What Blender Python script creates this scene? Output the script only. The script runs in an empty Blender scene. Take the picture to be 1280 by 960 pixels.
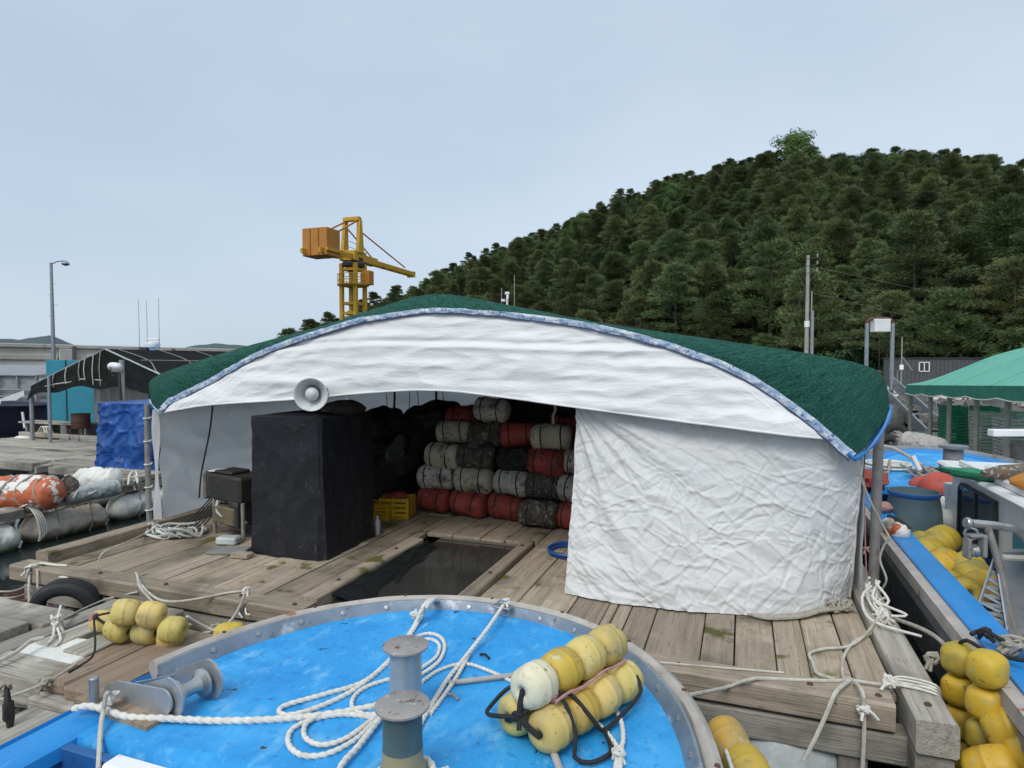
import bpy, math, random
from mathutils import Vector, Matrix, noise as NZ, Euler
R = math.radians
rnd = random.Random(7)
SC = bpy.context.scene
COL = SC.collection

# ------------------------------------------------------------------ camera
CAM_H = 2.2
cam_d = bpy.data.cameras.new('camera'); cam_d.sensor_width = 36; cam_d.lens = 22.5
cam_d.clip_start = .05; cam_d.clip_end = 5000
cam = bpy.data.objects.new('camera', cam_d); COL.objects.link(cam)
cam.location = (0, 0, CAM_H); cam.rotation_euler = (R(90 - 2.15), 0, R(19.8))
SC.camera = cam

# ------------------------------------------------------------------ sky, sun, exposure
SUN_EL, SUN_AZ = 50, 184          # azimuth clockwise from +Y
w = bpy.data.worlds.new('World'); SC.world = w; w.use_nodes = True
nt = w.node_tree; nt.nodes.clear()
sky = nt.nodes.new('ShaderNodeTexSky'); sky.sky_type = 'NISHITA'; sky.sun_disc = False
sky.sun_elevation = R(SUN_EL); sky.sun_rotation = R(SUN_AZ); sky.dust_density = 3.0; sky.ozone_density = 2.0; sky.air_density = 1.0
hs = nt.nodes.new('ShaderNodeHueSaturation'); hs.inputs['Saturation'].default_value = .62
tc = nt.nodes.new('ShaderNodeTexCoord'); mp = nt.nodes.new('ShaderNodeMapping'); mp.inputs['Scale'].default_value = (1, 1, 2.6)
cn = nt.nodes.new('ShaderNodeTexNoise'); cn.inputs['Scale'].default_value = 1.15; cn.inputs['Detail'].default_value = 4; cn.inputs['Roughness'].default_value = .5
rp = nt.nodes.new('ShaderNodeValToRGB'); rp.color_ramp.elements[0].position = .32; rp.color_ramp.elements[1].position = .68
rp.color_ramp.elements[0].color = (4.3, 5.4, 6.6, 1); rp.color_ramp.elements[1].color = (5.5, 6.55, 7.6, 1)
mx = nt.nodes.new('ShaderNodeMix'); mx.data_type = 'RGBA'; mx.inputs['Factor'].default_value = .8
bg = nt.nodes.new('ShaderNodeBackground'); bg.inputs['Strength'].default_value = .1
out = nt.nodes.new('ShaderNodeOutputWorld')
L = nt.links.new
L(sky.outputs[0], hs.inputs['Color']); L(tc.outputs['Generated'], mp.inputs['Vector']); L(mp.outputs[0], cn.inputs['Vector']); L(cn.outputs['Fac'], rp.inputs[0])
L(hs.outputs[0], mx.inputs['A']); L(rp.outputs[0], mx.inputs['B']); L(mx.outputs['Result'], bg.inputs['Color']); L(bg.outputs[0], out.inputs[0])
sd = bpy.data.lights.new('sun', 'SUN'); sd.energy = 1.5; sd.angle = R(30); sd.color = (1, .97, .92)
so = bpy.data.objects.new('sun', sd); COL.objects.link(so)
sdir = Vector((math.sin(R(SUN_AZ)) * math.cos(R(SUN_EL)), math.cos(R(SUN_AZ)) * math.cos(R(SUN_EL)), math.sin(R(SUN_EL))))
so.rotation_euler = sdir.to_track_quat('Z', 'Y').to_euler()
SC.view_settings.view_transform = 'Standard'; SC.view_settings.look = 'None'
SC.view_settings.gamma = 1; SC.view_settings.use_curve_mapping = False
SC.view_settings.exposure = 0.34
SC.cycles.max_bounces = 5; SC.cycles.diffuse_bounces = 3; SC.cycles.glossy_bounces = 2; SC.cycles.transmission_bounces = 2; SC.cycles.transparent_max_bounces = 4
SC.cycles.use_denoising = True

# ------------------------------------------------------------------ measuring: from a spot in the photograph to the place
FPX = 800.0
_q = cam.rotation_euler.to_matrix()
def ray(px, py): return _q @ Vector(((px - 640) / FPX, (480 - py) / FPX, -1))
def at(px, py, z=0.0):                 # on a level surface of height z
    d = ray(px, py); t = (z - CAM_H) / d.z
    return Vector((d.x * t, d.y * t, z))
def atd(px, py, t): return ray(px, py) * t + Vector((0, 0, CAM_H))
def aty(px, py, y):                    # on an upright plane across the raft
    d = ray(px, py); t = y / d.y; return Vector((d.x * t, y, CAM_H + d.z * t))
def atx(px, py, x):
    d = ray(px, py); t = x / d.x; return Vector((x, d.y * t, CAM_H + d.z * t))

# ------------------------------------------------------------------ materials
MATS = {}
def mat(name, c0, c1=None, scale=4.0, rough=.7, metal=0.0, bump=None, stretch=(1, 1, 1), layers=(), rand=0.0, spec=.5, world=True, detail=4, trans=0.0, extra_bump=None, lohi=(.3, .7), hue=0.0):
    """noise between two colours + stain layers (scale, lo, hi, colour, stretch) + bump (scale, strength, distance)"""
    m = bpy.data.materials.new(name); m.use_nodes = True; MATS[name] = m
    n = m.node_tree.nodes; l = m.node_tree.links.new
    bs = n['Principled BSDF']
    if world:
        src = n.new('ShaderNodeNewGeometry').outputs['Position']
    else:
        src = n.new('ShaderNodeTexCoord').outputs['Object']
    def vec(st):
        mp_ = n.new('ShaderNodeMapping'); mp_.inputs['Scale'].default_value = st
        l(src, mp_.inputs['Vector'])
        if rand or hue:
            oi_ = n.new('ShaderNodeObjectInfo'); ml = n.new('ShaderNodeMath'); ml.operation = 'MULTIPLY'; ml.inputs[1].default_value = 37
            l(oi_.outputs['Random'], ml.inputs[0]); l(ml.outputs[0], mp_.inputs['Location'])
        return mp_.outputs[0]
    def noi(st, sc, det=detail, ro=.55):
        t_ = n.new('ShaderNodeTexNoise'); t_.inputs['Scale'].default_value = sc; t_.inputs['Detail'].default_value = det; t_.inputs['Roughness'].default_value = ro
        l(vec(st), t_.inputs['Vector']); return t_.outputs['Fac']
    def rng(s, lo, hi):
        r_ = n.new('ShaderNodeMapRange'); r_.inputs['From Min'].default_value = lo; r_.inputs['From Max'].default_value = hi
        l(s, r_.inputs['Value']); return r_.outputs[0]
    def mixc(f, a, b):
        x_ = n.new('ShaderNodeMix'); x_.data_type = 'RGBA'
        l(f, x_.inputs['Factor'])
        for s_, k in ((a, 'A'), (b, 'B')):
            if hasattr(s_, 'links') or hasattr(s_, 'is_linked'): l(s_, x_.inputs[k])
            else: x_.inputs[k].default_value = (*s_, 1)
        return x_.outputs['Result']
    c1 = c1 or tuple(v * .8 for v in c0)
    col = mixc(rng(noi(stretch, scale), *lohi), c0, c1)
    for ly in layers:
        sc, lo, hi, cc = ly[:4]; st = ly[4] if len(ly) > 4 else (1, 1, 1)
        if st == 'z':                    # growth along the waterline: by height
            sp = n.new('ShaderNodeSeparateXYZ'); l(n.new('ShaderNodeNewGeometry').outputs['Position'], sp.inputs[0])
            ad = n.new('ShaderNodeMath'); ad.operation = 'MULTIPLY_ADD'; ad.inputs[1].default_value = .12
            l(noi((1, 1, 1), sc), ad.inputs[0]); l(sp.outputs['Z'], ad.inputs[2]); f = rng(ad.outputs[0], lo, hi)
        else:
            f = rng(noi(st, sc, 4, .6), lo, hi)
        col = mixc(f, col, cc)
    if rand or hue:
        h_ = n.new('ShaderNodeHueSaturation'); oi = n.new('ShaderNodeObjectInfo')
        r2 = n.new('ShaderNodeMapRange'); r2.inputs['To Min'].default_value = 1 - rand; r2.inputs['To Max'].default_value = 1 + rand
        l(oi.outputs['Random'], r2.inputs['Value']); l(r2.outputs[0], h_.inputs['Value'])
        if hue:
            ml2 = n.new('ShaderNodeMath'); ml2.operation = 'MULTIPLY'; ml2.inputs[1].default_value = 7.31
            fr = n.new('ShaderNodeMath'); fr.operation = 'FRACT'; r3 = n.new('ShaderNodeMapRange')
            r3.inputs['To Min'].default_value = .5 - hue; r3.inputs['To Max'].default_value = .5 + hue
            l(oi.outputs['Random'], ml2.inputs[0]); l(ml2.outputs[0], fr.inputs[0]); l(fr.outputs[0], r3.inputs['Value']); l(r3.outputs[0], h_.inputs['Hue'])
        l(col, h_.inputs['Color']); col = h_.outputs[0]
    l(col, bs.inputs['Base Color'])
    bs.inputs['Roughness'].default_value = rough; bs.inputs['Metallic'].default_value = metal
    bs.inputs['Specular IOR Level'].default_value = spec
    prev = None
    for b in [b for b in (bump, extra_bump) if b]:
        sc, strg, dist = b[:3]; st = b[3] if len(b) > 3 else stretch
        bp = n.new('ShaderNodeBump'); bp.inputs['Strength'].default_value = strg; bp.inputs['Distance'].default_value = dist
        l(noi(st, sc, 4, .6), bp.inputs['Height'])
        if prev: l(prev, bp.inputs['Normal'])
        prev = bp.outputs[0]
    if prev: l(prev, bs.inputs['Normal'])
    if trans:
        tr = n.new('ShaderNodeBsdfTranslucent'); l(col, tr.inputs['Color']); ms = n.new('ShaderNodeMixShader'); ms.inputs[0].default_value = trans
        l(bs.outputs[0], ms.inputs[1]); l(tr.outputs[0], ms.inputs[2]); l(ms.outputs[0], n['Material Output'].inputs[0])
    return m

def wood(name, a, b, axis, stain=(.10, .085, .07), rand=.22, moss=None):
    st = {'x': (.9, 22, 22), 'y': (22, .9, 22), 'z': (22, 22, .9)}[axis]; st3 = tuple(v * (3.2 if v > 2 else 2.2) for v in st)
    ly = [(1.3, .52, .75, stain), (9, .60, .72, tuple(v * .45 for v in a), tuple(s ** .5 for s in st)), (2.2, .60, .78, tuple(min(1, v * 1.35) for v in a)), (1.0, .56, .70, tuple(v * .42 for v in a), st3), (1.0, .30, .18, tuple(min(1, v * 1.3) for v in a), st3)]
    ly.append((30, .70, .74, (.05, .04, .035)))
    if moss: ly.append((2.6, .61, .68, moss))
    return mat(name, a, b, 1.0, .82, bump=(1.0, .55, .014, st3), stretch=st, layers=ly, rand=rand, spec=.25, extra_bump=(40, .25, .004, (1, 1, 1)))
wood('deck_y', (.43, .355, .268), (.275, .22, .158), 'y', moss=(.11, .105, .03))
wood('deck_x', (.43, .357, .272), (.27, .22, .162), 'x')
wood('grey_y', (.45, .415, .355), (.28, .257, .215), 'y')
wood('grey_x', (.45, .415, .355), (.28, .257, .215), 'x')
wood('grey_z', (.30, .28, .245), (.17, .15, .13), 'z')
wood('brown_y', (.36, .27, .195), (.22, .165, .12), 'y')
wood('dark_x', (.20, .175, .14), (.11, .095, .075), 'x')
mat('tarp_white', (.71, .71, .70), (.64, .64, .63), 1.2, .55, layers=[(2.2, .60, .80, (.60, .58, .54)), (5, .66, .74, (.55, .52, .47)), (38, .745, .76, (.16, .13, .11)), (1.5, .55, .8, (.70, .69, .66), (.3, .3, 2))],
    bump=(7, .35, .03), extra_bump=(26, .28, .012), trans=.10)
mat('tarp_valance', (.86, .86, .85), (.80, .80, .79), 1.0, .55, layers=[(1.6, .6, .85, (.63, .62, .60), (.4, .4, 2.5))], bump=(3.2, .4, .05, (.5, .5, 2.2)), extra_bump=(22, .2, .012), trans=.10)
mat('tarp_rear', (.86, .86, .85), (.80, .80, .79), 1.5, .6, layers=[(2.5, .60, .80, (.58, .56, .53))], bump=(4, .4, .04), trans=.5)
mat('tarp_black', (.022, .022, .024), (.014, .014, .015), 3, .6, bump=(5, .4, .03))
mat('net_green', (.014, .098, .068), (.007, .050, .037), 9, .85, stretch=(1, 1, .35), layers=[(55, .54, .66, (.035, .18, .135), (1, 1, .30)), (34, .56, .68, (.004, .028, .022), (1, 1, .25)), (120, .56, .66, (.05, .2, .16)), (2.3, .62, .8, (.012, .075, .062)), (14, .66, .76, (.03, .17, .14), (.5, .5, 3))], bump=(110, .6, .012, (1, 1, 1)), extra_bump=(7, .3, .03, (2, 2, .5)), spec=.2)
mat('hem_silver', (.36, .47, .60), (.20, .31, .48), 14, .6, layers=[(11, .50, .60, (.62, .66, .70), (1, 1, 1.6)), (26, .56, .64, (.09, .16, .33)), (50, .58, .66, (.70, .73, .76))], bump=(28, .4, .012))
mat('hem_blue', (.03, .23, .55), (.02, .14, .40), 8, .45, bump=(20, .3, .01))
mat('piping_navy', (.03, .045, .13), None, 8, .6)
mat('tarp_blue', (.010, .085, .33), (.007, .050, .22), 3, .38, layers=[(4, .62, .75, (.06, .2, .60)), (18, .72, .76, (.22, .35, .62))], bump=(6, .4, .04), extra_bump=(24, .25, .012), world=False)
mat('tarp_cabinet', (.015, .016, .021), (.010, .0105, .013), 2, .5, layers=[(2.2, .58, .84, (.045, .042, .037), (1, 1, .5)), (14, .64, .76, (.07, .064, .055), (1, 1, .22)), (40, .68, .74, (.13, .12, .105)), (60, .66, .72, (.10, .09, .08), (.3, .3, 1))], bump=(4, .35, .03), extra_bump=(24, .2, .008), spec=.35)
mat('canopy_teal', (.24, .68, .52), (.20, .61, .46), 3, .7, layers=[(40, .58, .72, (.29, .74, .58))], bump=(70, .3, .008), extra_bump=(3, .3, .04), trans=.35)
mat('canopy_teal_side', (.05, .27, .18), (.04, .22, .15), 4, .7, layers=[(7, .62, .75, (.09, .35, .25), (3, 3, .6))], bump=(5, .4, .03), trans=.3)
mat('net_black', (.016, .018, .018), (.008, .010, .010), 6, .9, bump=(60, .5, .02), layers=[(5, .6, .75, (.022, .035, .03))], spec=.15)
mat('deck_blue', (.028, .34, .74), (.020, .275, .65), 5, .5, layers=[(3.2, .48, .74, (.06, .40, .78)), (8, .54, .72, (.15, .47, .78), (1, .5, 1)), (20, .56, .72, (.018, .225, .57)), (46, .60, .72, (.12, .44, .76)), (5, .66, .74, (.22, .50, .74), (2.5, .6, 1)), (2.0, .64, .80, (.030, .20, .47)), (70, .705, .72, (.03, .04, .055)), (11, .685, .695, (.035, .045, .06)), (1.4, .60, .8, (.018, .25, .66))], bump=(30, .25, .004), spec=.4)
mat('gunwale_blue', (.02, .27, .66), (.018, .22, .58), 3, .42, layers=[(8, .62, .78, (.10, .34, .66), (3, .6, 3)), (40, .73, .75, (.04, .05, .06))], bump=(12, .15, .01))
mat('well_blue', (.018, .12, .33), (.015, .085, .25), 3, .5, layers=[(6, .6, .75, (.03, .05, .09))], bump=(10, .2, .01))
mat('hull_grey', (.30, .31, .31), (.19, .19, .185), 3, .6, layers=[(6, .58, .72, (.12, .10, .085)), (5, -.42, -.32, (.30, .31, .31), 'z')][:1], bump=(12, .3, .01))
mat('galv', (.42, .44, .46), (.30, .32, .34), 7, .45, metal=.75, layers=[(9, .62, .72, (.22, .17, .13)), (28, .66, .72, (.55, .56, .56))], bump=(20, .25, .006))
mat('rail_steel', (.26, .31, .36), (.16, .20, .245), 5, .5, metal=.3, layers=[(7, .60, .72, (.48, .50, .52)), (15, .66, .72, (.17, .12, .09))], bump=(24, .3, .006))
mat('rub_rail', (.50, .455, .41), (.36, .325, .29), 6, .7, layers=[(5, .64, .68, (.30, .15, .09)), (30, .68, .72, (.15, .12, .1))], bump=(30, .4, .006), stretch=(1, 1, 1))
mat('stainless', (.55, .55, .53), (.40, .39, .37), 10, .32, metal=.85, layers=[(8, .64, .74, (.30, .22, .15))], bump=(26, .15, .004))
mat('rust', (.13, .065, .045), (.07, .038, .03), 9, .85, layers=[(20, .6, .7, (.21, .10, .055))], bump=(30, .4, .008))
mat('bollard_top', (.40, .36, .33), (.30, .285, .275), 12, .55, metal=.35, layers=[(16, .60, .66, (.20, .10, .07)), (30, .62, .68, (.52, .52, .52))], bump=(30, .3, .004))
mat('bollard_green', (.095, .155, .155), (.07, .115, .115), 8, .5, metal=.2, layers=[(7, .6, .72, (.16, .20, .19)), (20, .7, .76, (.2, .14, .1))], bump=(16, .25, .006))
mat('bollard_stain', (.33, .29, .17), (.22, .22, .15), 6, .55, bump=(14, .3, .006))
mat('rope_white', (.74, .72, .66), (.60, .575, .51), 30, .9, layers=[(5, .62, .8, (.46, .42, .35))], bump=(160, .4, .004), spec=.2)
mat('rope_raft', (.60, .57, .505), (.45, .42, .36), 26, .9, layers=[(4, .54, .72, (.33, .30, .245))], bump=(150, .45, .004), spec=.2)
mat('rope_grey', (.42, .39, .33), (.28, .255, .21), 24, .9, layers=[(6, .6, .75, (.20, .18, .14))], bump=(140, .4, .004), spec=.2)
mat('rope_black', (.022, .023, .026), (.012, .012, .014), 30, .8, bump=(130, .5, .004))
mat('rope_pink', (.50, .26, .25), (.38, .20, .20), 30, .9)
mat('cable_black', (.02, .02, .02), None, 8, .5)
mat('hose_pale', (.45, .46, .43), (.33, .33, .30), 6, .55)
mat('hose_green', (.10, .27, .21), None, 6, .5)
mat('hose_blue', (.02, .10, .36), None, 6, .45)
FL = [(26, .66, .72, (.20, .15, .07)), (4.5, .50, .70, (.38, .30, .11)), (9, .62, .74, (.66, .60, .40))]
mat('float_white', (.74, .70, .52), (.66, .60, .38), 5, .65, layers=[(8, .55, .68, (.50, .45, .28)), (26, .64, .70, (.22, .18, .1))], bump=(16, .3, .012))
mat('float_yellow', (.62, .42, .06), (.52, .33, .045), 5, .6, layers=FL + [(13, .60, .70, (.32, .24, .08))], bump=(16, .3, .012), rand=.16, hue=.012)
mat('float_pale', (.66, .52, .18), (.56, .43, .12), 5, .65, layers=[(9, .55, .70, (.72, .64, .38)), (4.5, .50, .68, (.40, .33, .14)), (14, .60, .70, (.30, .25, .12)), (30, .66, .72, (.16, .12, .06))], bump=(16, .3, .012), rand=.12, hue=.012)
mat('float_bright', (.64, .42, .035), (.55, .34, .03), 5, .5, layers=[(5, .54, .70, (.40, .29, .06)), (13, .58, .68, (.48, .38, .12)), (24, .64, .70, (.2, .15, .05))], bump=(14, .3, .012), rand=.10, hue=.01)
mat('float_hole', (.05, .035, .02), None, 6, .8)
mat('float_olive', (.52, .38, .045), (.42, .30, .03), 4, .55, layers=[(4, .52, .66, (.28, .24, .07)), (24, .68, .74, (.15, .12, .05))], bump=(14, .25, .01), rand=.12)
mat('foam', (.78, .78, .73), (.66, .66, .60), 6, .85, layers=[(4, .60, .75, (.48, .47, .40)), (60, .64, .70, (.56, .56, .50)), (5, -.33, -.46, (.07, .075, .035), 'z')], bump=(45, .5, .012), extra_bump=(6, .4, .03))
mat('foam_wrap', (.62, .58, .52), (.46, .38, .30), 3, .6, layers=[(3.5, .56, .66, (.46, .27, .12)), (6, .62, .72, (.70, .68, .64)), (5, -.33, -.46, (.07, .075, .035), 'z')], bump=(8, .5, .03))
mat('foam_grey', (.46, .49, .48), (.32, .35, .34), 3, .6, layers=[(4, .55, .7, (.58, .60, .58)), (6, .62, .74, (.13, .12, .10))], bump=(7, .5, .03))
mat('bag_orange', (.58, .15, .06), (.48, .115, .045), 4, .6, layers=[(2.6, .475, .49, (.74, .72, .67)), (3.4, .60, .63, (.36, .33, .29)), (8, .64, .72, (.30, .2, .14))], bump=(8, .5, .03))
mat('buoy_white', (.60, .57, .51), (.44, .41, .36), 5, .8, layers=[(4, .54, .68, (.16, .14, .105)), (14, .60, .68, (.07, .06, .045)), (22, .64, .70, (.05, .045, .04))], bump=(22, .5, .02), rand=.15)
mat('buoy_cream', (.56, .51, .40), (.40, .36, .27), 5, .8, layers=[(4, .56, .70, (.15, .135, .09)), (14, .60, .68, (.06, .055, .035)), (22, .66, .72, (.05, .045, .03))], bump=(22, .5, .02), rand=.12)
mat('buoy_shell', (.10, .085, .065), (.05, .042, .035), 8, .8, layers=[(14, .54, .66, (.27, .25, .205)), (30, .62, .70, (.36, .335, .28))], bump=(16, .9, .05), rand=.12)
mat('buoy_red', (.36, .058, .040), (.25, .042, .03), 5, .65, layers=[(5, .52, .70, (.09, .032, .027)), (12, .58, .68, (.05, .022, .02)), (26, .68, .73, (.35, .26, .2))], bump=(20, .4, .015), rand=.14)
mat('round_red', (.50, .085, .055), (.40, .065, .045), 4, .6, layers=[(5, .56, .72, (.28, .05, .04)), (30, .66, .72, (.25, .12, .09))], bump=(14, .3, .012))
mat('strap_dark', (.035, .032, .03), None, 9, .8)
mat('plastic_yellow', (.60, .36, .015), (.50, .29, .012), 4, .5)
mat('rubber', (.028, .028, .030), (.018, .018, .019), 8, .75, layers=[(7, .58, .72, (.075, .072, .068))], bump=(30, .4, .006))
mat('concrete', (.58, .545, .485), (.45, .42, .37), .5, .85, layers=[(1.1, .58, .75, (.33, .305, .265), (1, 1, .3)), (3, .62, .75, (.62, .585, .52))], bump=(4, .3, .03))
mat('concrete_dark', (.12, .115, .105), (.07, .067, .06), .8, .9, layers=[(2, .6, .75, (.19, .18, .165))], bump=(3, .4, .05))
mat('slot_dark', (.16, .15, .135), (.11, .105, .095), 2, .9)
mat('rock', (.14, .135, .125), (.075, .07, .065), 1.2, .9, layers=[(3, .58, .72, (.22, .21, .18)), (2, .6, .75, (.06, .065, .04))], bump=(3, .6, .08), rand=.3)
mat('teal_panel', (.03, .25, .34), (.025, .20, .28), 2, .55, layers=[(5, .6, .75, (.05, .30, .38), (2, 2, .4))], bump=(6, .1, .01))
mat('white_paint', (.84, .84, .83), (.76, .76, .75), 3, .45, layers=[(5, .60, .74, (.62, .60, .56), (2, 2, .5)), (28, .70, .74, (.22, .17, .13))], bump=(12, .15, .006))
mat('white_plastic', (.78, .78, .77), (.70, .70, .69), 4, .4)
mat('aluminium', (.50, .52, .54), (.40, .42, .44), 8, .4, metal=.6, layers=[(10, .62, .74, (.30, .29, .28))], bump=(24, .2, .004))
mat('grey_pipe', (.30, .285, .265), (.22, .205, .19), 10, .6, metal=.2, layers=[(9, .62, .72, (.16, .10, .07))], bump=(20, .3, .006))
mat('barrel_blue', (.10, .165, .19), (.075, .13, .155), 3, .6, layers=[(4, .55, .75, (.15, .20, .215), (1, 1, .4)), (18, .68, .74, (.22, .25, .25))], bump=(10, .2, .01))
mat('crane_yellow', (.60, .36, .03), (.52, .29, .02), 2, .5, layers=[(3, .62, .75, (.36, .19, .03), (1, 1, .3))], rand=.04)
mat('crane_weight', (.50, .21, .03), (.42, .165, .025), 1.5, .6, layers=[(3, .6, .75, (.3, .12, .03), (1, 1, .3))])
mat('dark_metal', (.05, .05, .05), None, 4, .6)
mat('glass_dark', (.035, .042, .045), (.03, .035, .04), 1, .08)
mat('container_grey', (.075, .08, .085), (.06, .065, .07), 1, .6, bump=(1, .2, .01))
mat('utility_grey', (.36, .345, .32), (.27, .26, .24), 2, .8, bump=(3, .2, .01))
mat('crate_green', (.03, .24, .13), (.022, .17, .095), 8, .6, layers=[(14, .6, .7, (.01, .04, .03))], rand=.1)
mat('crate_grey', (.50, .47, .44), (.36, .335, .31), 9, .7, layers=[(18, .60, .70, (.15, .14, .13))], rand=.15)
mat('motor_grey', (.16, .15, .135), (.10, .095, .085), 4, .6, layers=[(8, .6, .7, (.24, .22, .19))])
mat('motor_dark', (.03, .028, .025), (.02, .02, .018), 5, .6, layers=[(8, .6, .7, (.08, .07, .055))])
mat('motor_ochre', (.17, .135, .07), (.10, .08, .05), 5, .6, layers=[(8, .6, .7, (.05, .045, .035))])
mat('horn_white', (.66, .68, .68), (.56, .58, .585), 8, .45, layers=[(12, .62, .74, (.42, .41, .38))])
mat('net_heap', (.030, .026, .024), (.015, .014, .013), 9, .95, layers=[(7, .6, .66, (.08, .03, .025)), (11, .62, .68, (.05, .05, .06))], bump=(26, .9, .05))
mat('net_tan', (.20, .16, .12), (.11, .09, .07), 14, .95, layers=[(20, .56, .62, (.42, .38, .33)), (16, .6, .66, (.3, .1, .05))], bump=(34, .9, .04))
mat('navy', (.012, .012, .04), (.008, .008, .028), 2, .5)
mat('clear_sheet', (.42, .43, .44), (.33, .34, .35), 2, .35, layers=[(3, .58, .72, (.24, .25, .25))], bump=(4, .3, .04), trans=.3)
mat('bark', (.10, .078, .06), (.055, .043, .034), 3, .9, bump=(6, .5, .05))
mat('needles', (.128, .158, .060), (.086, .112, .045), .9, .7, layers=[(2.0, .54, .70, (.195, .215, .084)), (.30, .54, .66, (.075, .112, .048))], rand=.34, hue=.03, spec=.2)
mat('leaves', (.11, .17, .048), (.07, .12, .034), 1.1, .6, layers=[(2.4, .58, .70, (.085, .15, .035))], rand=.25, hue=.02, spec=.3, trans=.25)
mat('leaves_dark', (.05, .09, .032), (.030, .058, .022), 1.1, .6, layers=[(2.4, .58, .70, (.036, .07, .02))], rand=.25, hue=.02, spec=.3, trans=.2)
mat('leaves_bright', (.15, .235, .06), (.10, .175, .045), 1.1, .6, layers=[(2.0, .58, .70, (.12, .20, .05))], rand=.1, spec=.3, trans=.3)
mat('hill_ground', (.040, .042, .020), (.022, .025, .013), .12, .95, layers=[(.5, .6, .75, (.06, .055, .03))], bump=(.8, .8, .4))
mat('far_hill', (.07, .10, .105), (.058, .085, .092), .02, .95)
mat('deck_mat', (.24, .235, .22), None, 8, .9)

# water: dark and nearly still
pm0 = mat('pool_murk', (.060, .056, .050), (.035, .034, .031), 1.2, .07, bump=(3, .1, .01))
wm = bpy.data.materials.new('water'); wm.use_nodes = True; MATS['water'] = wm
n_ = wm.node_tree.nodes; l_ = wm.node_tree.links.new; b_ = n_['Principled BSDF']
b_.inputs['Base Color'].default_value = (.012, .020, .020, 1); b_.inputs['Roughness'].default_value = .035; b_.inputs['IOR'].default_value = 1.33
g_ = n_.new('ShaderNodeNewGeometry'); t_ = n_.new('ShaderNodeTexNoise'); t_.inputs['Scale'].default_value = 2.2; t_.inputs['Detail'].default_value = 3
bp_ = n_.new('ShaderNodeBump'); bp_.inputs['Strength'].default_value = .22; bp_.inputs['Distance'].default_value = .03
l_(g_.outputs['Position'], t_.inputs['Vector']); l_(t_.outputs['Fac'], bp_.inputs['Height']); l_(bp_.outputs[0], b_.inputs['Normal'])

# the roof edge: woven shade net whose threads run down the drop (its own UV)
nm_ = MATS['net_green'].copy(); nm_.name = 'net_green_edge'; MATS['net_green_edge'] = nm_
nn_ = nm_.node_tree.nodes; ll_ = nm_.node_tree.links.new
uvn = nn_.new('ShaderNodeUVMap'); mpu = nn_.new('ShaderNodeMapping'); mpu.inputs['Scale'].default_value = (240, 4, 1); ll_(uvn.outputs[0], mpu.inputs[0])
nu_ = nn_.new('ShaderNodeTexNoise'); nu_.inputs['Scale'].default_value = 1; nu_.inputs['Detail'].default_value = 4; nu_.inputs['Roughness'].default_value = .7; ll_(mpu.outputs[0], nu_.inputs['Vector'])
mpw = nn_.new('ShaderNodeMapping'); mpw.inputs['Scale'].default_value = (460, 34, 1); ll_(uvn.outputs[0], mpw.inputs[0])
nw_ = nn_.new('ShaderNodeTexNoise'); nw_.inputs['Scale'].default_value = 1; nw_.inputs['Detail'].default_value = 2; ll_(mpw.outputs[0], nw_.inputs['Vector'])
r0_ = nn_.new('ShaderNodeValToRGB'); e_ = r0_.color_ramp.elements; e_[0].position = .36; e_[0].color = (.003, .020, .016, 1); e_[1].position = .66; e_[1].color = (.030, .140, .102, 1)
mm_ = nn_.new('ShaderNodeMath'); mm_.operation = 'MULTIPLY_ADD'; mm_.inputs[1].default_value = .5; ll_(nw_.outputs['Fac'], mm_.inputs[0])
m2_ = nn_.new('ShaderNodeMath'); m2_.operation = 'MULTIPLY'; m2_.inputs[1].default_value = .5; ll_(nu_.outputs['Fac'], m2_.inputs[0]); ll_(m2_.outputs[0], mm_.inputs[2])
ll_(mm_.outputs[0], r0_.inputs[0]); bs_ = nn_['Principled BSDF']; ll_(r0_.outputs[0], bs_.inputs['Base Color'])

# ------------------------------------------------------------------ mesh builder
def catmull(pts, step, closed=False):
    P = [Vector(p) for p in pts]; n = len(P); outp = []
    if n < 3 and not closed:
        k = max(1, int((P[1] - P[0]).length / step)); return [P[0].lerp(P[1], i / k) for i in range(k + 1)]
    segs = n if closed else n - 1
    for i in range(segs):
        if closed: a, b, c, d = P[(i - 1) % n], P[i], P[(i + 1) % n], P[(i + 2) % n]
        else: a, b, c, d = P[max(i - 1, 0)], P[i], P[i + 1], P[min(i + 2, n - 1)]
        k = max(1, int((c - b).length / step))
        for j in range(k):
            t = j / k
            outp.append(.5 * ((2 * b) + (c - a) * t + (2 * a - 5 * b + 4 * c - d) * t * t + (3 * b - a - 3 * c + d) * t ** 3))
    if not closed: outp.append(P[-1])
    return outp

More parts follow.
